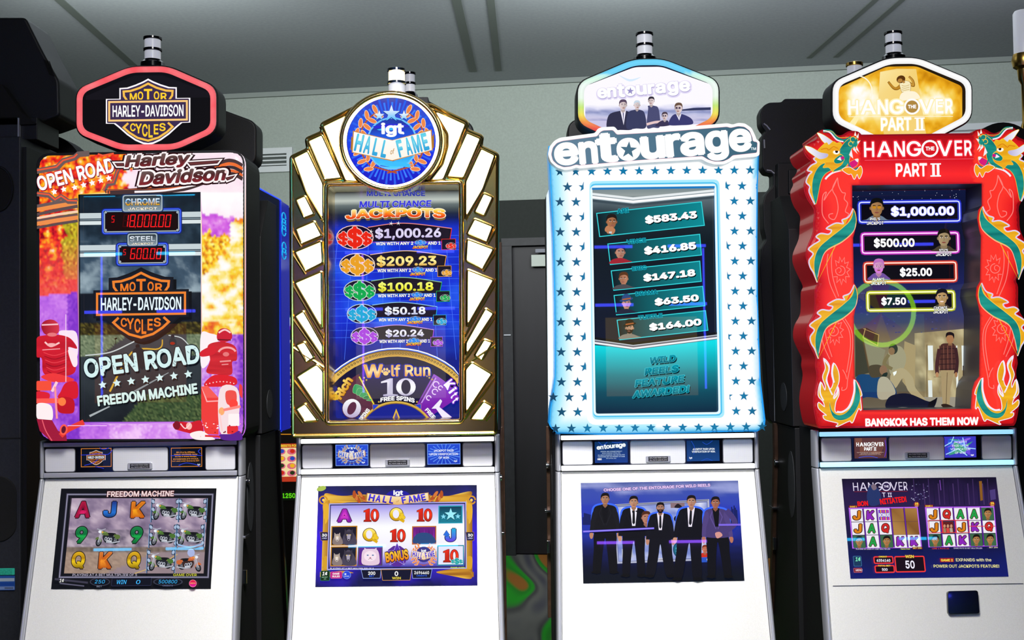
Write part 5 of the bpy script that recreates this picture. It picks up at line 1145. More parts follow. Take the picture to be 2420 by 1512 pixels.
# raised name sign
SG = TB3 - .045
sg3 = [(170, 1000), (185, 930), (225, 880), (275, 852), (590, 810), (615, 770), (650, 758), (765, 752), (800, 795), (1200, 770), (1775, 722), (1820, 735), (1870, 718), (1930, 724), (1990, 765), (2025, 840), (2035, 870), (2062, 885), (2060, 1008), (2030, 1022), (1840, 1038), (1800, 1065), (1740, 1090), (1660, 1092), (1590, 1072), (1545, 1045), (1000, 1078), (450, 1128), (425, 1118), (380, 1135), (320, 1142), (250, 1118), (195, 1070)]
sgp = [(1250 + x / S2, 100 + y / S2) for x, y in rnd(sg3, 18, 4)]
sign = MB().pxprism(sgp, SG, TB3 + .02).build('name_sign', 'white_side', m3, .003)
A = Art(SG - .001, 1250, 100, S2)
A.poly(rnd(sg3, 18, 4), '#ffffff')
c_ = (1115, 935); inner = []
ins = [(200, 1000), (215, 940), (250, 900), (300, 882), (610, 840), (640, 800), (665, 788), (750, 785), (785, 825), (1200, 802), (1770, 755), (1800, 765), (1870, 750), (1925, 756), (1970, 790), (1995, 850), (2000, 885), (2040, 892), (2036, 985), (1820, 1008), (1785, 1040), (1735, 1062), (1660, 1064), (1600, 1046), (1550, 1015), (1000, 1050), (450, 1098), (425, 1090), (370, 1108), (310, 1114), (255, 1092), (215, 1055)]
A.line(rnd(ins, 14, 4), 5, '#f0a8b8', True); A.poly(rnd(ins, 14, 4), lambda u, v: mixc('#587c94', '#3a6478', (u - 200) / 1800))
for ch, x0, x1, y0, y1 in (('e', 222, 446, 890, 1102), ('n', 442, 618, 880, 1092), ('t', 592, 800, 806, 1078), ('o', 780, 1000, 850, 1062), ('u', 992, 1220, 832, 1046), ('r', 1216, 1362, 812, 1030), ('a', 1346, 1570, 798, 1020), ('g', 1572, 1786, 785, 1060), ('e', 1782, 1992, 768, 982)):
    A.T(ch, (x0 + x1) / 2, (y0 + y1) / 2, x1 - x0 - 4, y1 - y0 - 4, '#ffffff', rot=4.8, bold=.05)
A.ell(890, 955, 80, 80, '#ffffff'); A.star(890, 962, 78, '#3f6a80', 4, .4); A.T('TM', 2005, 950, 48, 24, '#e8f4f8', bold=.03)
A.build('sign_face', sign, 'backlit')
# topper
def ring3(x, y):
    if y < 175 and 1420 < x < 1640: return H('#70d8ff')
    t = (y - 150) / 165
    return ramp(t + .02 * (x > 1530), [(0, '#80dcff'), (.14, '#b8f4ff'), (.22, '#d8ffe8'), (.32, '#f4fffa'), (.5, '#f0fff0'), (.62, '#c8f080'), (.74, '#f8e860'), (.84, '#f89848'), (.95, '#f04848'), (1.2, '#f04050')])
bd, inn = topper(m3, (1365, 1699, 1496, 1567, 139, 193, 289, 342), YM, ring3)
A = Art(YM - .0004, 1250, 100, S2); A.view(0, 0, 1); A.poly(inn, '#101430'); i2 = hexpts((1379, 1684, 1500, 1563, 158, 203, 283, 326), 0, 12); A.poly(i2, '#fdfaff'); A.view(1250, 100, S2)
hz = lambda u, v: ramp((v - 560) / 170, [(0, '#ece8fc'), (.25, '#a8b0d8'), (.45, '#c8cce8'), (.6, '#9498c4'), (1, '#c0bce0')])
A.grid(0, 0, 0, 0, 30, 16, lambda a, b: ramp(b + .25 * N(a * 8, b * 3, 1, 3), [(0, '#fdfaff'), (.25, '#d8d8f4'), (.4, '#8890c0'), (.55, '#b8bce0'), (.75, '#d0cce8'), (1, '#a0a0cc')]), [(502, 560), (1624, 545), (1628, 715), (505, 715)])
A.poly([(1360, 600), (1470, 585), (1625, 580), (1625, 604), (1370, 612)], '#343a60'); A.blob([(800, 290), (900, 330), (1000, 310), (900, 350)], '#d8ecff')
A.poly([(505, 700), (1628, 700), (1560, 728), (1200, 745), (620, 765)], '#ccc8e8')
for k, (ch, x, w, h) in enumerate((('e', 655, 90, 92), ('n', 740, 82, 90), ('t', 822, 70, 120), ('o', 905, 96, 94), ('u', 1005, 96, 92), ('r', 1092, 64, 92), ('a', 1175, 92, 94), ('g', 1285, 100, 128), ('e', 1390, 98, 96))):
    y = 455 - (x - 655) * .085 + (12 if ch == 'g' else -8 if ch == 't' else 0); A.T(ch, x + 3, y + 7, w, h, '#b0a8d4', rot=4.5, bold=.05, out='#e0d8f4', ow=.06)
for k, (ch, x, w, h) in enumerate((('e', 655, 90, 92), ('n', 740, 82, 90), ('t', 822, 70, 120), ('o', 905, 96, 94), ('u', 1005, 96, 92), ('r', 1092, 64, 92), ('a', 1175, 92, 94), ('g', 1285, 100, 128), ('e', 1390, 98, 96))):
    y = 455 - (x - 655) * .085 + (12 if ch == 'g' else -8 if ch == 't' else 0); A.T(ch, x, y, w, h, '#ffffff', rot=4.5, bold=.05)
A.ell(905, 433, 36, 36, '#fff'); A.star(905, 436, 34, '#9890c8', 4, .4)
for x, y, s_, b_, hr, x0, x1, c in ((840, 560, 88, 780, '#5a4860', 700, 930, '#30304c'), (965, 560, 72, 768, '#c8d8e8', 872, 1045, '#383c60'), (1092, 525, 70, 760, '#2c2638', 1052, 1170, '#4a4c74'), (1212, 660, 66, 750, '#4a3a48', 1130, 1260, '#3a3454'), (1335, 590, 88, 740, '#6a5040', 1250, 1460, '#3a3a70')):
    if x == 1212: A.curve([(1050, 735), (1130, 715), (1230, 710)], 22, '#e8c8c8')
    A.blob([(x0, b_), (x0 + 12, y + s_ * 1.05), (x - s_ * .4, y + s_ * .62), (x + s_ * .4, y + s_ * .62), (x1 - 12, y + s_ * 1.05), (x1, b_ - 8), ((x0 + x1) / 2, b_ + 3)], c)
    if s_ > 80: A.poly([(x - 24, y + 50), (x + 26, y + 50), (x + 6, b_ - 40)], '#f4f0ff'); A.poly([(x - 4, y + 58), (x + 8, y + 58), (x + 6, b_ - 55)], '#585880')
    person_bust(A, x, y, s_, '#f0dcdc', hr, None, 1 if x < 1000 else -1, glasses='#4a3c58' if x > 1200 else None)
A.build('topper_picture', bd, 'screen')
signal_lamp(m3, 1524, 78, 140, 3.66, 18, ['lamp_white', 'lamp_white'])
# cards
A = Art(YM - .009, 1250, 1010, S2)
A.rect(588, 126, 882, 315, '#0e3462', 4, c2='#123a8a')
for k, (ch, x, w, h) in enumerate((('e', 622, 34, 32), ('n', 652, 28, 32), ('t', 680, 22, 42), ('o', 706, 34, 32), ('u', 738, 32, 32), ('r', 765, 20, 30), ('a', 788, 30, 32), ('g', 818, 32, 44), ('e', 848, 32, 32))): A.T(ch, x, 182 - (x - 622) * .11 + (6 if ch == 'g' else -4 if ch == 't' else 0), w, h, '#f4fbff', rot=5, bold=.05)
for k, (t, w) in enumerate((('OFFICIAL HBO LICENSED PRODUCT', 192), ('©2014 HOME BOX OFFICE, INC.', 165), ('ALL RIGHTS RESERVED. HBO AND RELATED', 240), ('TRADEMARKS ARE THE PROPERTY OF HOME', 242), ('BOX OFFICE, INC.', 92))): A.T(t, 736, 214 + k * 15.6, w, 9, '#c0d8f0', bold=.02)
A.T('HBO', 631, 283, 38, 16, '#ffffff', bold=.06)
for q in ([(620, 128), (660, 158), (700, 130)], [(740, 130), (790, 136), (830, 126)]): A.curve(q, 4, '#2858d8')
A.build('info_card', m3, 'screen')
A = Art(YM - .009, 1250, 1010, S2); A.rect(1410, 114, 1702, 300, '#0a2c58', 4, c2='#144488')
A.T('JACKPOT PAID UPON', 1560, 192, 196, 17, '#f0f8ff', bold=.035); A.T('VERIFICATION OF WIN.', 1560, 215, 210, 17, '#f0f8ff', bold=.035); A.T('igt', 1446, 272, 28, 20, '#e8f0ff', bold=.04)
for q in ([(1450, 120), (1480, 180), (1470, 240)], [(1550, 130), (1590, 150), (1640, 118)], [(1540, 298), (1590, 280), (1640, 296)]): A.curve(q, 4, '#2050d0')
A.build('info_card', m3, 'screen')
# main screen
A = Art(MPL, 1250, 1010, S2, lean=((1378, .02), (1759, .062)))
q3 = [(462, 495), (1868, 474), (1925, 1367), (485, 1391)]
A.grid(0, 0, 0, 0, 40, 30, lambda a, b: ramp(b + .16 * N(a * 3, b * 7, 1, 3) + .05 * abs(a - .5), [(0, '#4858a0'), (.07, '#98a0d8'), (.14, '#3c50b0'), (.3, '#2c3cb8'), (.5, '#2434a8'), (.68, '#141c5c'), (.85, '#0a0e2c'), (1, '#0c1220')]), q3)
for k in range(10): x = 480 + k * 11; A.rect(x, 800 - (k * 37 % 40), x + 10, 870, '#141c58')
for k in range(6): x = 1800 + k * 11; A.rect(x, 740 - (k * 31 % 50), x + 9, 880, '#10184c')
A.poly([(745, 690), (1605, 645), (1630, 1180), (790, 1210)], '#7078a8'); A.grid(0, 0, 0, 0, 14, 12, lambda a, b: ramp(.5 + .7 * N(a * 5, b * 4, 1.2, 3), [(0, '#3850b0'), (.45, '#8898d8'), (.75, '#d8dcf4'), (1, '#f4f4ff')]), [(775, 712), (1588, 668), (1608, 1160), (805, 1195)]); A.line([(752, 695), (1602, 648), (1626, 1176), (792, 1208)], 16, '#b0b4cc', True); A.line([(752, 695), (1602, 648)], 5, '#303850')
A.rect(1265, 672, 1390, 718, '#8a7078'); A.blob([(1300, 715), (1330, 680), (1370, 715)], '#201820'); A.ell(1330, 815, 36, 30, '#101018'); A.line([(1330, 810), (1400, 770)], 22, '#14141c'); A.ell(880, 1125, 40, 38, '#60707c'); A.rect(830, 1085, 925, 1160, '#b8bcc8'); A.ell(880, 1125, 34, 28, '#48565c')
A.ell(1340, 1090, 54, 70, '#0c4a68'); A.ell(1340, 1090, 44, 58, '#1c6c88'); A.T('100', 1340, 1090, 60, 40, '#58b8c8', bold=.06)
person_bust(A, 1572, 1085, 66, '#e08060', '#803018', '#d03020'); A.poly([(1538, 1160), (1655, 1155), (1660, 1200), (1540, 1205)], '#2c58c8'); A.T('0', 1597, 1180, 18, 24, '#ffffff', bold=.03)
for x in (1180, 1360): A.rect(x - 25, 1166, x + 25, 1192, '#d8d8e8'); A.T('1234', x, 1180, 42, 14, '#1c1c2c', bold=.03)
A.T('CHOOSE ONE OF THE ENTOURAGE FOR WILD REELS', 1143, 537, 955, 28, '#e4c8f4', rot=2.7, bold=.06, out='#4a2c80', ow=.06)
G = '#3c6cff'
man(A, 680, 588, 1300, '#0c0c14', '#0c0c14', '#c08868', '#100c10', None, pose=.6, coat='#13131a', glow=G)
man(A, 935, 615, 1330, '#0c0c18', '#f0ecf8', '#d09878', '#140e12', '#101018', pose=.3, glow=G)
A.poly([(945, 748), (972, 740), (972, 762)], '#101018'); A.poly([(945, 748), (920, 742), (922, 764)], '#101018')
person_bust(A, 1046, 805, 104, '#c88870', '#502818', None, 1)
man(A, 1172, 672, 1335, '#0e0e1a', '#f0e8f8', '#c08870', '#120c10', '#14141e', pose=1.6, beard=1, glow=G)
man(A, 1440, 610, 1362, '#0c0c18', '#f0e8f8', '#d0987c', '#1a1014', '#14141e', lean=-.05, pose=1.0, glow=G)
man(A, 1672, 622, 1340, '#0c0c16', '#0c0c16', '#b8745c', '#141014', None, lean=.06, pose=.5, coat='#4a3c74', glow=G)
A.curve([(1760, 740), (1835, 850), (1760, 920), (1690, 950)], 50, '#4a3c78'); A.blob([(1660, 945), (1700, 935), (1725, 965), (1690, 990), (1670, 985)], '#d89890')
A.line([(482, 932), (1116, 902)], 17, '#6858e0'); A.line([(484, 931), (1114, 902)], 8, '#a090ff') ; A.line([(1690, 872), (1888, 870)], 16, '#8068e8')
A.build('main_screen', m3)
# ================================================================ fourth machine: red dragons
mat('glow_blue', '#c0eaff', .3, 0, '#9adcff', 1.0)
m4 = rootobj('slot_machine', 'rightmost front slot machine, with a glossy red dragon frame and a white ringed golden topper', 'slot machine', (CX[3], YM, 0), 'row of lit slot machines')
cabinet(3, m4, 'glow_blue')
TB4 = 3.50; AX = 2167.0
def mi4(p): return (2 * AX - p[0], p[1] - (2 * AX - 2 * p[0]) * ROLL)
lo = [(2036, 318), (2028, 311), (2014, 309), (2003, 311), (1985, 320), (1963, 312), (1945, 306), (1932, 314), (1933, 327), (1904, 343), (1902, 356), (1910, 371), (1919, 379), (1914, 392), (1906, 402), (1909, 416), (1902, 433), (1904, 452), (1912, 472), (1926, 494), (1925, 520), (1923, 550), (1909, 585), (1908, 610), (1920, 640), (1933, 668), (1928, 685), (1927, 735), (1912, 766), (1909, 795), (1918, 820), (1930, 845), (1929, 865), (1933, 890), (1926, 930), (1925, 960), (1932, 1000), (1938, 1012)]
lo = spline(lo, n=3)
out4 = lo[::-1] + [mi4(p) for p in lo]
li = [(2014, 438), (2014, 490), (2022, 500), (2025, 520), (2020, 548), (2016, 562), (2018, 668), (2026, 682), (2028, 702), (2021, 732), (2018, 748), (2020, 893), (2031, 906), (2037, 925), (2040, 969)]
in4 = li[::-1] + [mi4(p) for p in li]
MB().frame(out4, in4, TB4 + .006, 3.69).build('top_box', 'red_gloss', m4, smooth=True)
A = Art(TB4)
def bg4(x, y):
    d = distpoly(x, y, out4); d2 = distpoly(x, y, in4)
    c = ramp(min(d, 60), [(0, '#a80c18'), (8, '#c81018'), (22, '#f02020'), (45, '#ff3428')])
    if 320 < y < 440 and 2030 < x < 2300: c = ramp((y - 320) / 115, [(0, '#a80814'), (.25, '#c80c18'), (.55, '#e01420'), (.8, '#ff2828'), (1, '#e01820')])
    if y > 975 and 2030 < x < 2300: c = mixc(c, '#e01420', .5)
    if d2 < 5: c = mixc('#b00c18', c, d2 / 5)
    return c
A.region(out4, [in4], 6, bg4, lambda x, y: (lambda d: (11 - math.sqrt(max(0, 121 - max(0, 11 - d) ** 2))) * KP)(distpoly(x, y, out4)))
A.step = 8e-5; A.k = 30
TE, GO, WH, OR = '#0c8478', '#f4c840', '#f4ecff', '#f8a010'
tealf = lambda u, v: mixc('#0a6e6a', '#22a090', .5 + 1.3 * N(u + v * .4, v * .25, .05, 2))
orf = lambda u, v: mixc('#d87800', '#ffd028', .5 + .8 * N(u, v, .015, 2))
def dragon(side):
    A.mir = AX if side else 0
    E = lambda p, c, o=GO, w=3.5, n=5: A.blob(p, c, o, w, n)
    # pale ornaments pressed into the red pillar
    A.view(1820, 420, S2); pk = '#ff8078'
    for q in ([(600, 0), (560, 90), (520, 140), (480, 200), (500, 130), (470, 160), (462, 260), (470, 340), (520, 410)], [(600, 0), (610, 70), (640, 130), (670, 140), (660, 190), (690, 230), (670, 300), (700, 330), (640, 400)], [(600, 0), (555, 100), (590, 180), (605, 280), (575, 370), (530, 360), (525, 330), (560, 320)]): A.curve(q, 8, pk)
    for dx, dy in ((0, 0), (-60, 540)):
        sun = []
        for k in range(20):
            t = math.radians(-150 + k * 16); r = 105 if k % 2 else 66; sun.append((635 + dx + r * math.cos(t) * .75, 830 + dy + r * math.sin(t) * 1.2))
        A.line(sun, 6, pk); A.arc(625 + dx, 830 + dy, 42, 42, -200, 90, 7, pk); A.arc(612 + dx, 825 + dy, 20, 22, -90, 160, 6, pk)
        A.curve([(555 + dx, 660 + dy), (545 + dx, 760 + dy), (560 + dx, 900 + dy), (610 + dx, 1060 + dy)], 7, pk); A.curve([(515 + dx, 680 + dy), (505 + dx, 780 + dy), (530 + dx, 940 + dy), (590 + dx, 1080 + dy)], 7, pk)
    A.view(1820, 700, S2)
    for q in ([(640, 200), (700, 300), (715, 420), (700, 560), (680, 680)], [(665, 200), (725, 310), (735, 440), (720, 580), (690, 740), (680, 820), (640, 840), (640, 810)], [(645, 655), (670, 700), (680, 740)]): A.curve(q, 7, pk)
    # coils: scaly teal band with an orange frill
    for ox, oy, sx in ((0, 420, 0), (10, 600, 1)):
        A.view(1820 + ox / S2, oy, S2)
        edge = [(738, 276), (700, 350), (640, 378), (650, 410), (590, 405), (540, 425), (500, 455), (545, 470), (520, 505), (450, 498), (408, 528), (440, 560), (380, 600), (340, 640), (382, 680), (345, 740), (355, 800), (385, 850), (418, 935)]
        low = [(425, 880), (450, 760), (500, 650), (640, 570), (740, 480), (765, 400), (760, 330), (740, 278)]
        up = [(418, 932), (392, 840), (392, 730), (430, 630), (520, 545), (640, 450), (715, 375), (738, 300)]
        A.poly(spline(edge, n=4) + spline(up[::-1], n=4)[1:], orf)
        A.curve(edge, 11, WH, n=4); A.curve(edge, 4, '#b8a8e0', n=4)
        A.poly(spline(low, n=4) + spline(up[::-1], n=4), tealf); A.curve(up, 6, GO); A.curve(low, 6, GO); A.curve([(x - 3, y + 8) for x, y in low[:6]], 5, '#ffb0a8')
    # neck
    A.view(1820, 100, S2)
    ed = [(440, 1020), (385, 1040), (410, 1075), (365, 1100), (330, 1145), (368, 1160), (340, 1190), (318, 1250), (350, 1290), (345, 1340), (395, 1450)]
    nk = [(400, 1445), (372, 1340), (375, 1230), (410, 1140), (470, 1085), (540, 1090)]
    A.poly(spline(ed, n=4) + spline(nk, n=4), orf); A.curve(ed, 11, WH, n=4); A.curve(ed, 4, '#b8a8e0', n=4)
    E([(400, 1440), (374, 1340), (378, 1230), (412, 1140), (465, 1088), (530, 1085), (510, 1110), (560, 1130), (490, 1175), (450, 1240), (428, 1340), (412, 1420)], tealf)
    A.curve([(650, 1140), (560, 1165), (510, 1200), (490, 1225)], 16, WH)
    # head
    A.curve([(470, 796), (540, 800), (600, 862), (660, 880), (720, 850)], 26, TE); A.curve([(470, 792), (530, 808), (590, 872), (650, 890)], 12, WH); A.curve([(480, 800), (545, 798), (605, 850), (700, 850)], 4, GO)
    E([(418, 812), (470, 830), (530, 870), (575, 910), (520, 925), (470, 890), (440, 850)], lambda u, v: mixc('#ffffff', '#c0b8e0', (u - 420) / 160))
    E([(400, 1010), (430, 960), (470, 920), (500, 900), (520, 920), (560, 890), (590, 905), (625, 900), (640, 950), (620, 990), (660, 1060), (700, 1100), (660, 1150), (590, 1140), (560, 1160), (520, 1120), (470, 1120), (490, 1080), (430, 1070)], orf)
    A.curve([(450, 960), (500, 950), (520, 965), (560, 935), (600, 950)], 5, '#d86800')
    E([(310, 930), (370, 945), (440, 985), (510, 1000), (500, 1030), (440, 1045), (380, 1010), (330, 970)], lambda u, v: mixc('#ffffff', '#b8b0dc', (u - 310) / 200))
    E([(610, 985), (640, 925), (680, 880), (730, 850), (775, 870), (770, 930), (725, 950), (710, 1000), (700, 1060), (670, 1110), (610, 1145), (560, 1150), (640, 1090), (650, 1020)], tealf)
    for x, y, r in ((735, 870, 24), (715, 910, 20)): A.arc(x, y, r, r, 0, 300, 6, GO, 14)
    for q in ([(745, 835), (755, 800), (765, 840)], [(765, 850), (785, 815), (782, 860)], [(772, 890), (800, 880), (778, 915)], [(745, 935), (775, 1000), (735, 960)], [(720, 960), (735, 1040), (700, 1010)], [(765, 930), (790, 985), (760, 960)]): A.poly(q, WH, GO, 2)
    A.ell(585, 985, 34, 24, GO); A.ell(585, 985, 29, 19, '#fffaf0'); A.ell(588, 978, 13, 14, '#20140c'); A.line([(545, 965), (620, 970)], 8, OR)
    E([(565, 1060), (590, 1030), (630, 1010), (655, 1050), (625, 1080), (580, 1085)], TE); A.poly([(590, 1050), (620, 1025), (632, 1062)], WH); A.blob([(625, 1030), (650, 1022), (655, 1045), (635, 1050)], '#d01080')
    E([(690, 1090), (730, 1060), (780, 1045), (770, 1100), (720, 1130), (690, 1130)], '#d81878', GO, 3); A.blob([(750, 1050), (780, 1045), (775, 1075)], WH); A.curve([(690, 1040), (700, 1100), (740, 1140), (780, 1120)], 12, TE)
    E([(640, 1140), (700, 1120), (760, 1150), (800, 1110), (815, 1160), (790, 1220), (770, 1180), (745, 1225), (720, 1180), (690, 1180)], OR, WH, 5)
    # tail and flames
    A.view(1820, 700, S2)
    fl = [(475, 560), (520, 620), (505, 700), (490, 760), (530, 830), (560, 770), (545, 690), (560, 600), (600, 670), (605, 760), (570, 850), (555, 910), (590, 860), (600, 815), (604, 880), (575, 950), (580, 1040), (700, 1000), (745, 880), (745, 750), (790, 820), (810, 880), (795, 900), (805, 1010), (780, 1000), (735, 1110), (720, 1125), (700, 1110), (590, 1160), (600, 1130), (490, 1100), (470, 1065), (500, 1060), (430, 1000), (428, 950), (480, 990), (470, 940), (425, 880), (445, 770), (480, 840), (490, 800), (465, 720), (490, 640)]
    A.poly(spline(fl, True, 4), orf, WH, 7)
    E([(525, 945), (545, 1020), (600, 1060), (670, 1040), (730, 960), (755, 850), (752, 750), (785, 830), (795, 920), (760, 1010), (700, 1080), (620, 1105), (560, 1080), (530, 1010)], tealf)
    A.curve([(745, 745), (742, 860), (700, 980), (640, 1030), (590, 1030)], 16, WH)
    for q in ([(475, 565), (520, 640), (498, 740), (525, 830), (550, 880)], [(560, 600), (548, 680), (565, 770)], [(445, 770), (440, 860), (470, 930)], [(600, 820), (590, 880), (560, 915)]): A.curve(q, 12, WH)
for side in (0, 1): dragon(side)
A.mir = 0
A.view(1820, 100, S2)
def hangover(A, x0, y0, x1, y1, c, ringbg, b=.035, out=None, line=None):
    """the title: HANG, a ring with THE in it, VER"""
    w, h = x1 - x0, y1 - y0; kw = dict(bold=b, out=out, ow=.05); ym = (y0 + y1) / 2; sl = -ROLL
    for ch, a, e in (('H', 0, .095), ('A', .12, .262), ('N', .28, .38), ('G', .395, .53)): A.T(ch, x0 + (a + e) / 2 * w, ym + ((a + e) / 2 - .5) * w * sl, (e - a) * w, h, c, **kw)
    A.ell(x0 + .612 * w, ym + .1 * w * sl, h * .56, h * .56, c); A.ell(x0 + .612 * w, ym + .1 * w * sl, h * .43, h * .43, ringbg); A.T('THE', x0 + .612 * w, ym + .1 * w * sl, h * .58, h * .26, c, bold=.05)
    for ch, a, e in (('V', .68, .82), ('E', .84, .91), ('R', .93, 1.0)): A.T(ch, x0 + (a + e) / 2 * w, ym + ((a + e) / 2 - .5) * w * sl, (e - a) * w, h, c, **kw)
def part2(A, cx, cy, w, h, c, b=.045, out=None):
    A.T('PART', cx - .14 * w, cy, .68 * w, h, c, bold=b, out=out)
    for k in (0, 1): A.rect(cx + .31 * w + k * .1 * w, cy - h / 2, cx + .365 * w + k * .1 * w, cy + h / 2, c)
    for s_ in (-1, 1): A.rect(cx + .27 * w, cy + s_ * h * .45 - h * .05, cx + .5 * w, cy + s_ * h * .45 + h * .05, c)
hangover(A, 824, 890, 1782, 1027, '#ffffff', '#d81018', .02, '#f02838')
A.line([(830, 1062), (1800, 1048)], 6, '#f05060'); part2(A, 1302, 1148, 410, 118, '#ffffff', .03, '#ff4848')
A.view(1820, 700, S2); A.T('BANGKOK HAS THEM NOW', 1338, 1117, 1008, 72, '#ffffff', bold=.055, out='#ff4040', ow=.03)
A.build('dragon_panel', m4, 'backlit')
f4 = [W(x, y, TB4 + .004) for x, y in in4]; SC4 = TB4 + .13
MB().ring(f4, [Vector((p.x, SC4, p.z)) for p in f4]).build('screen_recess', 'silver_dark', m4)
# upper screen
A = Art(SC4 - .001, 1820, 420, S2)
def bgk(a, b):
    n_ = N(a * 4, b * 7, 1, 3)
    c = ramp(b + .04 * n_, [(0, '#10183c'), (.12, '#0c1030'), (.3, '#101838'), (.42, '#1a2058'), (.52, '#2a3470'), (.6, '#3c3c60'), (.66, '#6a5c4c'), (.75, '#8a7c5c'), (.9, '#5a4c3c'), (1, '#6a6250')])
    return c
A.grid(0, 0, 0, 0, 30, 60, bgk, [((x - 1820) * S2, (y - 420) * S2) for x, y in ((1990, 452), (2282, 448), (2284, 968), (1992, 972))])
for k in range(40): x = random.uniform(740, 1720); A.ell(x, random.uniform(80, 200), *(2 * [random.uniform(1.5, 4)]), '#e8ecff', n=6); A.k -= 1
A.k += 1
for k in range(50): x, y = random.uniform(760, 1660), random.uniform(940, 1380); A.rect(x, y, x + random.uniform(8, 26), y + random.uniform(6, 14), random.choice(('#3a3e78', '#4c4c80', '#2c3068'))); A.k -= 1
A.k += 1
A.view(1820, 700, S2)
A.grid(0, 0, 0, 0, 20, 14, lambda a, b: ramp(.5 + .8 * N(a * 5, b * 4, 1, 3) + (a - .5) * .3, [(0, '#6a5c44'), (.5, '#a89870'), (.8, '#d0c498'), (1, '#e8e0c0')]), [(1290, 330), (1850, 280), (1850, 900), (1290, 900)])
A.poly([(1200, 400), (1300, 440), (1290, 900), (1180, 760)], '#a89468'); A.poly([(760, 300), (860, 280), (970, 340), (960, 440), (830, 370), (890, 680), (760, 720)], '#3c3020'); A.line([(835, 290), (970, 345), (960, 440), (830, 368), (850, 290)], 8, '#b09858', True); A.line([(825, 370), (885, 670)], 12, '#5a3c1c'); A.poly([(840, 400), (1030, 480), (990, 640), (900, 660)], '#8a8468')
A.poly([(960, 1020), (1300, 900), (1850, 900), (1850, 1020)], '#9a9484')
for x, w in ((1410, 46), (1712, 50), (1660, 18)): A.rect(x, 440, x + w, 660 if w != 18 else 900, '#e8f0ec')
A.rect(1412, 750, 1448, 900, '#e0e8e4'); A.poly([(1720, 620), (1810, 600), (1810, 900), (1720, 910)], '#4a3424'); A.line([(1400, 430), (1400, 900)], 8, '#786848'); A.line([(1460, 720), (1600, 720)], 6, '#8a7c58')
# figures of the picture
A.blob([(1060, 470), (1110, 440), (1180, 460), (1215, 560), (1170, 680), (1080, 700), (1060, 600)], '#a09878'); A.ell(1100, 470, 40, 48, '#30281c'); A.ell(1085, 490, 28, 34, '#8a6844')
A.blob([(1080, 690), (1180, 640), (1270, 720), (1300, 820), (1390, 930), (1340, 940), (1230, 840), (1190, 730), (1120, 820), (1080, 800)], '#b0a078'); A.curve([(1060, 520), (1020, 600), (1090, 650)], 30, '#7c6c44')
A.blob([(770, 720), (900, 700), (960, 720), (1060, 740), (1130, 860), (1070, 920), (860, 900), (770, 940)], '#14386c'); A.blob([(880, 630), (960, 610), (1020, 640), (1030, 700), (980, 720), (900, 720)], '#4a3620'); A.ell(1010, 660, 34, 44, '#8a6448'); A.blob([(1010, 690), (1046, 680), (1040, 715), (1000, 715)], '#1c140c')
A.blob([(970, 740), (1050, 730), (1120, 860), (1040, 920), (960, 900)], '#b0a890'); A.blob([(1100, 880), (1240, 870), (1420, 940), (1490, 905), (1450, 1005), (1330, 1000), (1180, 990), (1040, 1000), (1040, 930)], '#12142c'); A.poly([(1420, 945), (1495, 905), (1450, 1008), (1400, 1000)], '#0c0a14')
A.poly([(1095, 680), (1130, 665), (1125, 690), (1105, 712)], '#f4fff8')
A.blob([(1520, 440), (1580, 420), (1650, 440), (1672, 640), (1640, 690), (1530, 670), (1500, 560)], '#4c2c28')
for k in range(5): A.line([(1512 + k * 36, 440), (1516 + k * 36, 670)], 7, '#7a4c40'); A.line([(1510, 470 + k * 46), (1668, 465 + k * 46)], 6, '#24141a')
A.curve([(1510, 470), (1490, 600), (1490, 690)], 34, '#48282a'); A.curve([(1655, 460), (1670, 580), (1660, 690)], 28, '#3c2024'); A.ell(1490, 700, 14, 24, '#b88860'); A.ell(1660, 700, 13, 24, '#a87850')
A.poly([(1525, 660), (1645, 660), (1610, 820), (1600, 980), (1540, 975), (1530, 800)], '#a8946c'); A.line([(1580, 680), (1570, 970)], 6, '#6c5c40'); A.blob([(1525, 970), (1570, 960), (1635, 990), (1570, 1004)], '#2c1c14')
A.rect(1588, 400, 1624, 440, '#8a6444'); A.ell(1605, 375, 34, 48, '#a87850'); A.blob([(1568, 370), (1572, 330), (1605, 318), (1640, 335), (1640, 380), (1625, 350), (1585, 350)], '#181014')
A.view(1820, 420, S2)
def neon(x0, y0, x1, y1, c, lit, txt, tb, bust):
    q = A.quadpts(x0, y0, x1, y1); q = rnd(q, 22, 2)
    for w, cc in ((38, mixc('#14143c', c, .35)), (28, mixc('#14143c', c, .7)), (20, c), (12, lit)): A.line(q, w, cc, True)
    A.poly(A.quadpts(x0 + 10, y0 + 10, x1 - 10, y1 - 10), '#0a0814'); A.line(A.quadpts(x0 + 16, y0 + 16, x1 - 16, y1 - 16), 4, mixc(c, '#0a0814', .3), True); A.line(q, 5, '#ffffff', True)
    A.T(txt, *tb, '#ffffff', bold=.05, out=mixc(c, '#ffffff', .2) if c == '#3040f0' else '#14101c', ow=.03)
    x, y, s_, sk, hr, sh, nm, (nx, ny), (w1, w2) = bust
    A.blob([(x - s_ * .75, y1 - 12), (x - s_ * .6, y + s_ * .72), (x - s_ * .25, y + s_ * .5), (x + s_ * .25, y + s_ * .5), (x + s_ * .6, y + s_ * .72), (x + s_ * .8, y1 - 12)], sh)
    person_bust(A, x, y, s_, sk, hr, None, 0, glasses='#c88820' if nm.startswith('P') else None, beard=nm.startswith('A'), mouth='#f4e0d8' if nm.startswith('C') else '#8a4a40')
    A.T(nm, nx, ny, w1, 26, '#ffffff', bold=.03, out='#141018', ow=.07); A.T('JACKPOT', nx + 2, ny + 36, w2, 30, '#ffffff', bold=.03, out='#141018', ow=.07)
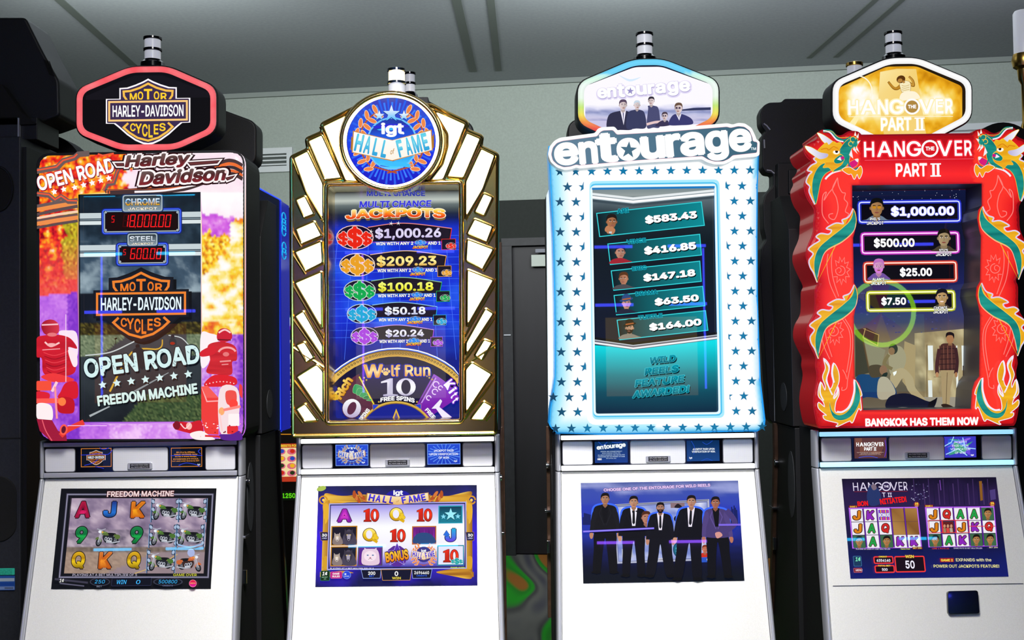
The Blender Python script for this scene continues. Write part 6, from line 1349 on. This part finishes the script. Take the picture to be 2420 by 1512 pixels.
neon(795, 215, 1690, 392, '#3040f0', '#a0b0ff', '$1,000.00', (1360, 302, 565, 104), (950, 265, 150, '#b88858', '#101010', '#6a7c90', "PHIL'S", (934, 369), (90, 152)))
neon(820, 498, 1675, 668, '#e040d8', '#ffb0ff', '$500.00', (1105, 580, 365, 92), (1548, 535, 142, '#b8a078', '#14100c', '#4a4030', "STU'S", (1545, 649), (78, 142)))
neon(842, 760, 1655, 925, '#f04830', '#ffc0a0', '$25.00', (1298, 842, 288, 88), (966, 790, 120, '#e8a8d8', '#c070c0', '#7050a0', "ALAN'S", (962, 907), (108, 138)))
neon(868, 1022, 1635, 1180, '#d8e030', '#ffffa0', '$7.50', (1098, 1102, 222, 80), (1528, 1065, 132, '#d0a870', '#14121c', '#4a4438', "CHOW'S", (1515, 1162), (120, 132)))
A.build('upper_screen', m4)
# topper
bd, inn = topper(m4, (1967, 2297, 2098, 2169, 136, 191, 285, 340), YM, lambda x, y: '#ffffff')
A = Art(YM - .0004); A.poly(inn, '#241808'); i2 = hexpts((1981, 2274, 2095, 2166, 157, 206, 282, 324), 0, 10)
def bgt4(x, y):
    g = math.exp(-((x - 2105) / 100) ** 2 - ((y - 250) / 50) ** 2) * .75 + math.exp(-((x - 2030) / 30) ** 2 - ((y - 225) / 50) ** 2) * .5 + math.exp(-((x - 2220) / 45) ** 2 - ((y - 245) / 35) ** 2) * .6
    return ramp(.28 + g + .45 * N(x, y, .04, 3), [(0, '#a06408'), (.25, '#d08a08'), (.45, '#f0b020'), (.65, '#f8d050'), (.85, '#fff0b0'), (1.1, '#ffffff')])
A.region(i2, [], 6, bgt4)
A.poly([(2080, 170), (2120, 162), (2165, 163), (2190, 325), (2090, 325), (2076, 230)], lambda x, y: mixc('#f0c040', '#fff0b0', .45 + N(x, y, .05)))
A.view(1820, 100, S2); A.arc(780, 440, 130, 140, -90, 80, 10, '#fff8e0'); A.poly([(700, 730), (800, 610), (830, 620), (760, 740)], '#fff0b0')
A.curve([(1175, 380), (1135, 412), (1100, 405), (1055, 352)], 34, '#8a5810', w2=20); A.curve([(1175, 380), (1135, 410), (1100, 402), (1058, 356)], 24, '#c08828', w2=13)
A.curve([(1240, 365), (1280, 385), (1272, 340), (1240, 305)], 30, '#8a5810', w2=18); A.curve([(1240, 365), (1278, 382), (1270, 340), (1242, 308)], 20, '#c89438', w2=12)
A.blob([(1160, 365), (1200, 345), (1245, 355), (1255, 400), (1240, 455), (1190, 462), (1165, 410)], '#f8ecc0', '#a87828', 3); A.ell(1168, 330, 40, 34, '#5a340c', -20); A.ell(1160, 342, 22, 18, '#b8843c', -20); A.line([(1185, 345), (1200, 362)], 20, '#b8843c')
for k in range(4): A.curve([(1175, 385 + k * 20), (1205, 392 + k * 18), (1245, 380 + k * 20)], 4, '#c09848')
A.blob([(1180, 450), (1290, 440), (1340, 500), (1260, 510), (1160, 520)], '#fff4d8')
hangover(A, 698, 512, 1628, 640, '#ffffff', '#b08840', .02, '#fff0b8'); A.line([(700, 665), (1632, 662)], 6, '#fff4d0'); part2(A, 1180, 730, 400, 116, '#ffffff', .03, '#fff0b0')
A.build('topper_picture', bd, 'screen')
signal_lamp(m4, 2112, 76, 137, 3.66, 18, ['lamp_white', 'lamp_white'])
# cards
A = Art(YM - .009, 1820, 1010, S2); A.rect(752, 92, 1040, 275, '#5c3422', 4)
for k in range(7): A.poly(A.quadpts(760 + (k * 97) % 250, 95 + (k * 41) % 130, 820 + (k * 97) % 200, 150 + (k * 41) % 120), random.choice(('#6c4028', '#7a4a2c', '#4c2a1c')))
hangover(A, 770, 132, 1012, 168, '#ffffff', '#6a4028', .04); part2(A, 893, 191, 112, 32, '#ffffff')
for k, w in enumerate((240, 170, 190)): A.T(('THE HANGOVER PART II and all related characters', 'and elements are trademarks of', '© Warner Bros. Entertainment Inc. (s14)')[k], 893, 222 + k * 10, w, 6, '#e0c8b8', bold=.01)
A.curve([(1025, 110), (1036, 190), (1022, 262)], 5, '#6030d8'); A.curve([(790, 268), (880, 256), (960, 270)], 5, '#3858d8')
A.build('info_card', m4, 'screen')
A = Art(YM - .009, 1820, 1010, S2); A.rect(1550, 80, 1840, 268, '#3c38c0', 4)
for k in range(11): A.blob([(1560 + random.uniform(0, 260), 90 + random.uniform(0, 160)) for _ in range(3)], random.choice(('#7050e0', '#5a80f0', '#2858d0', '#40a080', '#9060e8')), n=3)
for q in ([(1552, 170), (1620, 130), (1640, 82)], [(1720, 90), (1740, 180), (1835, 190)], [(1570, 240), (1680, 190), (1760, 250)]): A.line(q, 8, '#a8e0ff')
for k, (t, w) in enumerate((('JACKPOT', 122), ('PAID UPON', 142), ('VERIFICATION', 176), ('OF WIN', 94))): A.T(t, 1698, 130 + k * 31.5, w, 20, '#e8f4ff', bold=.01)
A.T('igt', 1806, 246, 28, 16, '#fff', bold=.04); A.build('info_card', m4, 'screen')
# main screen
A = Art(MPL, 1820, 1010, S2, lean=((2000, .089), (2368, .126)))
q4 = [(640, 458), (2018, 443), (2130, 1330), (718, 1348)]
A.grid(0, 0, 0, 0, 36, 26, lambda a, b: ramp(b + .18 * N(a * 5, b * 4, 1, 3), [(0, '#120c28'), (.15, '#261844'), (.3, '#2a1c4c'), (.6, '#141440'), (.8, '#101858'), (1, '#141c70')]), q4)
for k in range(16): x = 1280 + k * 44; A.line([(x, 460 + (k % 3) * 20), (x + 16, 690)], 8, ('#3a2858', '#1c1438', '#4a3468')[k % 3])
for k in range(26): x, y = 1250 + random.uniform(0, 160), 500 + random.uniform(0, 150); A.rect(x, y, x + 10, y + 6, random.choice(('#6a6a98', '#b0b0d0', '#3c3060'))); A.k -= 1
A.k += 1; A.line([(1515, 470), (1525, 560)], 8, '#7040a0'); A.poly([(1865, 480), (1890, 478), (1900, 650), (1878, 655)], '#8a5a20'); A.poly([(1960, 560), (2010, 550), (2016, 640), (1970, 650)], '#4a3a78')
hangover(A, 740, 490, 1225, 564, '#e0d8f0', '#2a1c48', .0); A.line([(750, 574), (1225, 570)], 4, '#8a2028'); A.T('T', 1015, 602, 30, 42, '#e0d8f0'); A.T('II', 1068, 602, 36, 38, '#e0d8f0')
A.blob([(870, 560), (900, 510), (940, 520), (985, 590), (980, 680), (900, 700), (865, 640)], '#243468'); A.blob([(900, 520), (935, 505), (950, 545), (920, 560)], '#7a6878')
A.T('BON', 826, 680, 95, 46, '#f01818', rot=4, bold=.05); A.T('NITIATED!', 1098, 652, 238, 52, '#f01818', rot=6, bold=.05)
def reels(q, cells, wild=None):
    A.poly(q, '#28104c'); A.line(q, 12, '#9838d8', True); A.line(q, 4, '#d890ff', True)
    P = lambda a, b: tuple((q[0][d] * (1 - a) + q[1][d] * a) * (1 - b) + (q[3][d] * (1 - a) + q[2][d] * a) * b for d in (0, 1))
    for c in range(5):
        for r in range(3):
            a0, a1, b0, b1 = c / 5 + .012, (c + 1) / 5 - .012, r / 3 + .02, (r + 1) / 3 + .005; t = cells[r][c]
            bgc = '#f0ecf4' if t in 'JKQAB' else '#3c6848' if t == 'f' else '#304858'
            if t == 'w':
                A.poly([P(a0, b0), P(a1, b0), P(a1, b1 + .01), P(a0, b1 + .01)], lambda u, v: ramp(.5 + .7 * N(u, v, .02, 3), [(0, '#2c1c10'), (.4, '#8a5c2c'), (.8, '#d0a058'), (1, '#f0d898')])); continue
            A.poly([P(a0, b0), P(a1, b0), P(a1, b1), P(a0, b1)], bgc)
            cx, cy = P((a0 + a1) / 2, (b0 + b1) / 2); w = P(a1, b0)[0] - P(a0, b0)[0]; h = P(a0, b1)[1] - P(a0, b0)[1]
            if t in 'JKQA': A.T(t, cx, cy, w * .62, h * .72, {'J': '#d88018', 'K': '#8a28b8', 'Q': '#d02828', 'A': '#20a048'}[t], bold=.05, out='#4c2010', ow=.05, ital=.12)
            elif t == 'B': A.rect(cx - w * .45, cy - h * .42, cx + w * .45, cy + h * .42, '#7838d0', 8); [A.rect(cx - w * .3 + j * w * .2, cy - h * .4, cx - w * .2 + j * w * .2, cy + h * .4, ('#f0a020', '#e04080')[j % 2]) for j in range(4)]; A.T('BONUS', cx, cy, w * .88, h * .3, '#f4f0ff', bold=.05, out='#3828a0', ow=.08)
            elif t == 'g': A.rect(cx - w * .48, cy - h * .46, cx + w * .48, cy + h * .46, '#601c20'); [A.ell(cx - w * .28 + j * w * .28, cy - h * .1, w * .1, h * .14, '#c89070') for j in range(3)]; [A.rect(cx - w * .4 + j * w * .28, cy + h * .06, cx - w * .16 + j * w * .28, cy + h * .44, ('#a08060', '#d84840', '#b8a890')[j]) for j in range(3)]
            else: person_bust(A, cx, cy - h * .05, h * .72, '#b88458' if t != 'f' else '#c08850', '#18120e', None)
    for k in range(1, 5): A.line([P(k / 5, 0), P(k / 5, 1)], 7, '#7028b0')
reels([(706, 722), (1312, 714), (1350, 1070), (738, 1076)], ['JKBww', 'JAQww', 'fAfKK'])
reels([(1384, 716), (1992, 710), (2022, 1056), (1415, 1066)], ['JQAAf', 'JgJKQ', 'fAKff'])
A.line([(1770, 884), (2004, 884)], 6, '#e03838')
for x0, x1 in ((1408, 1525), (1530, 1645), (1648, 1765)): A.line([(x0, 832), (x1, 830), (x1 + 6, 940), (x0 + 8, 944)], 6, '#e03030', True)
for x, y, t in ((736, 710, 'GAME 1'), (1410, 704, 'GAME 2')): A.rect(x - 38, y - 11, x + 38, y + 10, '#801018'); A.T(t, x, y, 62, 13, '#f8e050', bold=.03)
for x, y in ((1300, 690), (1974, 686)): A.ell(x, y, 24, 22, '#a03018'); A.T('25', x, y - 6, 30, 20, '#f8e050', bold=.05); A.T('LINES', x, y + 14, 30, 8, '#f8e8b0')
A.T('PLAYING 25 LINES AT A BET MULTIPLIER', 912, 1088, 305, 12, '#c8c0e0', rot=0); A.T('Game Over', 1200, 1086, 84, 13, '#d0e040', rot=0); A.rect(1262, 1068, 1352, 1090, '#60101c'); A.T('BET 250', 1306, 1079, 76, 13, '#f8d868', bold=.03, rot=0)
A.T('LINE 1 PAYS 25', 1513, 1083, 150, 12, '#e04040', rot=0); A.T('GAME PAYS 50 BET MULTIPLIER', 1757, 1080, 255, 12, '#c8c0e0', rot=0); A.T('BET 250', 1984, 1073, 76, 12, '#f0e0c0', rot=0)
A.rect(738, 1152, 806, 1240, '#18385c', 8, out='#5aa0d8', ow=2); A.T('1¢', 778, 1178, 44, 36, '#80f0c0', bold=.03, ital=.15); A.rect(740, 1258, 812, 1296, '#802838', 6, out='#e08098', ow=2); A.T('MENU', 786, 1276, 58, 18, '#f8e0e8', ital=.1)
def box(x0, y0, x1, y1, hd, hw, val, vw, vh):
    A.frame(x0, y0, x1, y1, 14, '#f03838', 10); A.rect(x0 + 4, y0 + 4, x1 - 4, y1 - 4, '#180818', 6); A.T(hd, (x0 + x1) / 2 - 5, y0 - 2, hw, 14 if hw < 130 and vh < 40 else 26, '#f8d850', bold=.04, out='#501018', ow=.06, rot=0); A.T(val, (x0 + x1) / 2, (y0 + y1) / 2 + 4, vw, vh, '#f4f0ff', bold=.03, rot=0)
box(922, 1158, 1086, 1212, 'CREDIT', 76, '6354140', 122, 24); box(932, 1238, 1098, 1294, 'TOTAL BET', 112, '500', 50, 24); box(1112, 1156, 1368, 1288, 'WIN', 78, '50', 82, 72)
A.rect(1506, 1168, 1630, 1204, '#a01828', 4); A.T('GAME 2', 1568, 1187, 106, 22, '#f8e050', bold=.04, rot=0); A.T('EXPANDS with the', 1806, 1184, 316, 28, '#e8e0a8', rot=0); A.T('POWER OUT JACKPOTS FEATURE!', 1742, 1240, 585, 27, '#f0e890', rot=0)
A.build('main_screen', m4)
def onp(x, y, o): return onplane(x, y, BPL) + BPL[1] * o
MB().prism([onp(x, y, .0012) for x, y in ((1968, 1383.5), (2418, 1378), (2418, 1379.8), (1968, 1385.3))], [onp(x, y, -.002) for x, y in ((1968, 1383.5), (2418, 1378), (2418, 1379.8), (1968, 1385.3))]).build('panel_seam', 'silver_dark', m4)
MB().prism([onp(x, y, .012) for x, y in rnd([(2236, 1397), (2308, 1395), (2312, 1450), (2238, 1452)], 6, 3)], [onp(x, y, -.004) for x, y in rnd([(2236, 1397), (2308, 1395), (2312, 1450), (2238, 1452)], 6, 3)]).build('bill_slot', 'gloss_black', m4, .003)
# ================================================================ machines standing back to back with the front row
def rear(i, label, xl, xr, ztop, zmid, hw=None):
    """dark back of a machine that faces away; flank at its side towards us"""
    r = rootobj('slot_machine', label, 'slot machine', ((xl + xr) / 2, 3.95, 0), 'machines standing back to back behind the front row')
    pr = [(3.80, zz(1034)), (4.05, zz(1034)), (4.05, ZT), (4.05 + .12, ZLOW), (4.12, .02), (3.80, .02)]
    MB().yzprism(pr, xl + .006, xr - .006).build('cabinet', 'black_panel', r, .003)
    MB().yzprism([(3.80, zz(1031)), (4.06, zz(1031)), (4.06, ztop), (3.92, ztop), (3.805, zmid)], xl, xr).build('top_box', 'black_panel', r, .003)
    sg = 1 if i < 2 else -1
    discs(r, xr if sg > 0 else xl, sg, 3.92, None)
    if i >= 2:
        hardware(r, (xl + xr) / 2 - sg * (SW - (xr - xl) / 2) + sg * .004 * 0, sg, lambda y: 4.10 - (y - 3.61) * .9)
        discs(r, xl + .006, sg, None, 3.86)
    MB().yzprism([(4.05, zz(1034)), (4.08, zz(1034)), (4.08, ZT), (4.20, ZLOW), (4.17, ZLOW), (4.05, ZT)], xl - .006, xl + .02).build('edge_trim', 'bronze', r, .002)
    MB().yzprism([(4.05, zz(1034)), (4.08, zz(1034)), (4.08, ZT), (4.20, ZLOW), (4.17, ZLOW), (4.05, ZT)], xr - .02, xr + .006).build('edge_trim', 'bronze' if i > 0 else 'gloss_black', r, .002)
    return r
zt_ = W(634, 471, 3.9).z; zm_ = W(611, 557, 3.77).z
hexback = lambda root, c, Y, mt='black_plastic': MB().pxprism(hexpts(c, 0, 20), Y, Y + .11).build('topper', mt, root, .008, 3)
r1 = rear(0, 'dark machine back to back with the motorcycle machine, with a blue lit edge', -1.53, -.861, zt_, zm_)
pl = [(585, 430), (662, 472), (664, 1020), (420, 1024), (420, 430)]
gp = MB().pxprism(pl, 4.09, 4.13).build('front_plate', 'navy_glass', r1)
MB().tube([W(585, 430, 4.09), W(662, 472, 4.09), W(664, 1020, 4.09)], .0035, 6).build('blue_edge', 'blue_edge', gp)
A = Art((Vector((W(664, 700, 4.10).x + .0006, 0, 0)), Vector((1, 0, 0))))
xe = W(664, 700, 4.10).x; xq = lambda y0, y1: [W(663, y0, 4.095), W(663, y0, 4.2)]
bm_ = MB().box(xe - .001, xe + .004, 4.085, 4.24, W(663, 1018, 4.09).z, W(663, 474, 4.09).z).build('side_glow', 'blue_glass', gp)
for k, y in enumerate((515, 530, 545, 585, 600)): MB().tube([Vector((xe + .005, 4.14 + .035 * math.cos(t * .5), W(663, y, 4.14).z + .02 * math.sin(t * .5))) for t in range(13)], .002, 5).build('swirl', 'cyan_glow', gp)
hexback(r1, (307, 606, 420, 492, 246, 290, 385, 430), 4.0)
r2 = rear(1, 'dark machine back to back with the gold machine, black topper at its upper right', -.70, -.045, zt_, zm_)
MB().box(W(1179, 900, 4.2).x, W(1190, 900, 4.2).x, 4.2, 4.26, 0, W(1185, 572, 4.2).z).build('bronze_post', 'bronze', r2, .002)
tb = hexback(r2, (815, 1120, 925, 990, 226, 296, 395, 440), 4.0)
MB().pxprism([(985, 229), (1012, 229), (1012, 250), (985, 250)], 3.97, 4.05).build('lamp_box', 'dark_grey', tb, .003)
signal_lamp(r2, 969, 171, 227, 3.98, 12, ['lamp_white', 'lamp_grey'])
r3 = rear(2, 'dark machine back to back with the star machine, white plate edge showing on its left', .125, .80, zt_, zm_)
wp = [(1291, 462), (1297, 446), (1312, 446), (1312, 1000), (1300, 1003), (1296, 1000)]
MB().pxprism(wp, 3.76, 3.80).build('plate_edge', 'white_side', r3, .002)
hexback(r3, (1341, 1640, 1455, 1525, 240, 288, 385, 430), 4.0)
x4 = .957
r4 = rear(3, 'dark machine back to back with the dragon machine, tall stepped black panel', x4, x4 + .67, W(1845, 470, 4.0).z, W(1870, 540, 3.79).z)
st = [(1990, 232), (1854, 233), (1848, 241), (1818, 242), (1805, 249), (1797, 266), (1798, 292), (1803, 303), (1811, 311), (1802, 320), (1800, 335), (1802, 397), (1811, 409), (1827, 411), (1827, 439), (1808, 461), (1803, 480), (1805, 540), (1811, 566), (1800, 585), (1796, 633), (1806, 800), (1818, 992), (1832, 1004), (1990, 1000)]
fp = MB().pxprism(rnd(st, 5, 3), 4.09, 4.16).build('front_plate', 'black_plastic', r4, .004)
MB().pxprism([(1838, 385), (1990, 380), (1990, 470), (1838, 474)], 4.05, 4.095).build('raised_back', 'black_panel', fp, .004)
MB().pxprism([(1864, 400), (1990, 396), (1990, 456), (1864, 458)], 4.04, 4.06).build('back_cover', 'black_plastic', fp, .004)
MB().tube([W(1824, 487, 4.085), W(1831, 995, 4.085)], .0016, 6).build('edge_line', 'silver', fp)
for q in ([(1805, 292), (1812, 297), (1820, 307)], [(1812, 402), (1822, 403), (1830, 410)], [(1806, 330), (1807, 350)]): MB().tube([W(x, y, 4.088) for x, y in q], .003, 6).build('edge_glint', 'silver', fp)
signal_lamp(r4, 2020, 148, 190, 4.1, 17, ['lamp_white'], 'brass', segs=1)
# neighbours at both ends of the row
L = rootobj('slot_machine', 'dark grey machine cut off by the left edge, blue and green sticker below', 'slot machine', (-2.05, 4.0, 0))
fx = (48 - 1210) / FPX * 3.85
pt = lambda x, y, Y=3.85: W(x, y, Y)
body = MB().box(fx - .66, fx, 3.85, 4.2, .02, pt(20, 322).z).build('cabinet', 'cab_grey', L, .006)
MB().box(fx - .002, fx + .012, 3.87, 4.2, .02, pt(20, 345).z).build('side_panel', 'black_panel', L)
MB().box(fx - .6, pt(44, 300, 3.9).x, 3.9, 4.1, pt(20, 322).z, pt(30, 268).z).build('neck', 'cab_grey', L, .003)
MB().box(pt(43, 300, 3.9).x, pt(46.5, 300, 3.9).x, 3.895, 3.91, pt(40, 320).z, pt(40, 272).z).build('neck_trim', 'silver', L)
MB().box(pt(46, 300, 3.9).x, pt(85, 300, 3.9).x, 3.91, 4.1, pt(60, 322).z, pt(60, 268).z).build('neck_side', 'black_plastic', L, .003)
tp = MB().pxprism(rnd([(-170, 40), (60, 40), (99, 118), (139, 190), (141, 274), (88, 293), (-170, 300)], 10, 4), 3.95, 4.15).build('topper', 'black_plastic', L, .01, 3)
MB().pxprism(rnd([(-170, 240), (0, 195), (52, 268), (88, 293), (10, 296), (-170, 300)], 8, 3), 3.90, 3.96).build('underside', 'black_velvet', tp, .004)
for k in range(5): MB().tube([W(103 + k * 3.4, 140 + k * 1.2, 3.948), W(118 + k * 2.6, 176 + k * 1.0, 3.948)], .0016, 5).build('cooling_slot', 'black_velvet', tp)
def disc(root, name, cx, cy, rx, ry, Y, mt, th=.01, rim=None):
    p = [W(cx + rx * math.cos(6.28319 * k / 40), cy + ry * math.sin(6.28319 * k / 40), Y) for k in range(40)]
    o = MB().prism(p, [q + Vector((0, th, 0)) for q in p]).build(name, mt, root)
    if rim: MB().tube(p, .004, 6, True).build('rim', rim, o, smooth=True)
    return o
disc(L, 'speaker', -6, 446, 36, 52, 3.846, 'black_velvet', .01, 'black_plastic')
MB().pxprism(rnd([(-60, 1124), (12, 1124), (38, 1150), (38, 1256), (12, 1280), (-60, 1280)], 18, 4), 3.845, 3.86).build('lower_vent', 'black_velvet', L, .003)
MB().box(fx - .655, fx - .001, 3.8485, 3.852, pt(20, 1037).z, pt(20, 1034).z).build('panel_gap', 'black_velvet', L)
A = Art(3.8455, 0, 1020, S1)
A.rect(-60, 100 + 997 - 0 - 0 + 18, 120, 1170, '#38c8a8', 6)
for k, t in enumerate(('RECYCLE ONLY PARTS', 'COMPLIANT WITH THE', 'ROHS DIRECTIVE')): A.T(t, 32, 1130 + k * 16, 130, 9, '#0c5848', rot=0)
A.rect(-60, 1176, 122, 1294, '#2858a8', 4); A.rect(-60, 1196, 118, 1222, '#a8b8c8'); A.rect(-60, 1232, 118, 1258, '#1c48a0'); A.rect(-60, 1264, 118, 1290, '#7890c0')
for k in range(20): A.rect(38 + k * 3.6, 1270, 40 + k * 3.6, 1284, '#1c2030'); A.k -= 1
A.build('sticker', L, 'printed')
B = rootobj('slot_machine', 'black machine with a round black topper behind the left machine', 'slot machine', (-1.9, 4.5, 0))
MB().box(-2.3, W(84, 700, 4.25).x, 4.25, 4.6, .02, W(100, 420, 4.25).z).build('cabinet', 'black_velvet', B, .004)
disc(B, 'round_topper', 107, 407, 90, 90, 4.25, 'black_velvet', .12)
D = rootobj('slot_machine', 'black machine with a round black topper and a brass lamp at the right edge', 'slot machine', (2.05, 4.3, 0))
MB().box(W(2330, 700, 4.2).x, W(2330, 700, 4.2).x + .68, 4.2, 4.6, .02, W(2370, 380, 4.2).z).build('cabinet', 'black_velvet', D, .004)
disc(D, 'round_topper', 2371, 375, 84, 86, 4.2, 'black_velvet', .12)
b_ = W(2424, 300, 4.3); t_ = W(2424, 158, 4.3)
mb = MB().lathe((b_.x, b_.y, b_.z - .05), [(.02, 0), (.018, .05), (.012, .07), (.012, t_.z - b_.z - .02), (.022, t_.z - b_.z), (.026, t_.z - b_.z + .04), (.04, t_.z - b_.z + .05), (.046, t_.z - b_.z + .075), (.04, t_.z - b_.z + .1)], 28).build('brass_lamp', 'brass', D, smooth=True)
MB().lathe((b_.x, b_.y, t_.z + .05), [(.036, 0), (.036, .16), (.03, .17)], 28).build('lamp_drum', 'lamp_white', mb, smooth=True)
# a machine of the next bank, seen through the gap
F = rootobj('slot_machine', 'far slot machine seen in the gap between the motorcycle and the gold machine', 'slot machine', (-1.3, 6.1, 0))
YF = 6.0
MB().pxprism([(560, 586), (770, 583), (770, 1512), (560, 1512)], YF, YF + .5).build('cabinet', 'far_brown', F, .004)
A = Art(YF - .004)
A.rect(568, 735, 762, 985, '#0a0c30'); A.ell(705, 800, 42, 62, '#0c8a28'); A.ell(705, 800, 40, 58, '#f4fff4'); A.ell(705, 806, 30, 40, '#1c4068'); A.T('WHEEL', 698, 812, 54, 18, '#f0e8c0', bold=.04); A.T('WIN', 690, 772, 34, 14, '#a020c0', bold=.05)
A.rect(660, 848, 760, 860, '#a8c0f0')
for y, c, t in ((876, '#c8d020', '500'), (904, '#e82838', '250'), (932, '#3038e0', '150'), (951, '#18c038', '800'), (968, '#8028d8', '300')): A.rect(664, y - 10, 760, y + 10, clr(c, .25)); A.rect(664, y + 7, 760, y + 10, c); A.T(t, 688, y - 1, 36, 15, mixc(c, '#ffffff', .55), bold=.05)
for y in (1008, 1026): A.line([(600, y), (760, y)], 1.6, '#f0a020')
A.build('upper_screen', F)
A = Art(YF - .004)
A.rect(600, 1048, 760, 1138, '#b83820'); A.rect(604, 1058, 756, 1126, '#f0d8a0')
A.T('PLAY 88 CREDITS FOR THE JACKPOT', 690, 1053, 120, 6, '#f0e040', bold=.03)
for c in range(6):
    for r in range(4):
        x, y = 612 + c * 25, 1067 + r * 17; A.ell(x + 2, y, 11, 7.5, '#d86880', n=10); A.ell(x + 4, y - 1, 6, 5, ('#283818', '#e8b020', '#2848b0', '#c82818')[(c + r * 3) % 4], n=8); A.k -= 2
A.k += 2
A.build('main_screen', F)
A = Art(YF - .004); A.rect(604, 1160, 756, 1182, '#0a1408'); A.T('CREDIT 1250 BET 88', 680, 1171, 130, 12, '#58c818', bold=.05); A.build('credit_meter', F)
# ================================================================ bank across the aisle, behind the photographer: it lights the room and shows in the glass
cols = [('#ff8a30', '#30c0ff'), ('#fff2d8', '#4060ff'), ('#ffd860', '#5050ff'), ('#58d8d0', '#6048ff'), ('#ff60a0', '#30e0ff')]
names = ['orange', 'ivory', 'yellow', 'teal', 'pink']
YO = -1.6
led_c = ['#28c8ff', '#5a78ff', '#5a50ff', '#8a60ff']
for k, x in enumerate((-2.95, -.9, 1.1, 2.95)):
    o = rootobj('slot_machine', 'slot machine across the aisle with %s panel and blue light bars' % names[k], 'slot machine', (x, YO, 0), 'machines across the aisle')
    MB().box(x - .42, x + .42, YO - .55, YO - .05, .02, 3.0).build('cabinet', 'black_plastic', o, .01)
    MB().box(x - .36, x + .36, YO - .055, YO - .03, 1.3, 1.92).build('print_panel', 'opp_' + names[k], o)
    MB().box(x - .30, x + .30, YO - .055, YO + .0, .7, 1.15).build('main_screen', 'opp_blue', o)
    MB().box(x - .36, x + .36, YO - .055, YO + .12, .1, .62).build('body', 'cream_plastic', o, .01)
    vx = .42 if k == 2 else -.30
    for z, mt in ((2.95, 'bar_cyan' if k != 2 else 'bar_violet'), (2.48, 'bar_blue' if k else 'bar_cyan'), (2.02, 'bar_blue')):
        for a, b in ((-.44, -.14), (.14, .44)): MB().tube([Vector((x + a, YO - .02, z)), Vector((x + b, YO - .02, z))], .012, 8).build('light_bar', mt, o)
    MB().tube([Vector((x + vx, YO - .02, 1.35)), Vector((x + vx, YO - .02, 2.46))], .008, 8).build('light_bar', 'bar_blue' if k != 1 else 'bar_violet', o)
    if k == 3:
        w = MB().tube([Vector((x + .255 * math.cos(6.283 * t / 40), YO + .03, 1.93 + .255 * math.sin(6.283 * t / 40))) for t in range(40)], .019, 8, True).build('wheel', 'bar_lime', o)
        for t in range(10):
            a0, a1 = 6.283 * t / 10, 6.283 * (t + 1) / 10; c = Vector((x, YO + .02, 1.93))
            q = [c, c + Vector((.24 * math.cos(a0), 0, .24 * math.sin(a0))), c + Vector((.24 * math.cos(a1), 0, .24 * math.sin(a1)))]
            MB().prism(q, [p - Vector((0, .03, 0)) for p in q]).build('wheel_sector', ('opp_blue', 'opp_teal', 'opp_pink', 'opp_yellow')[t % 4], w)
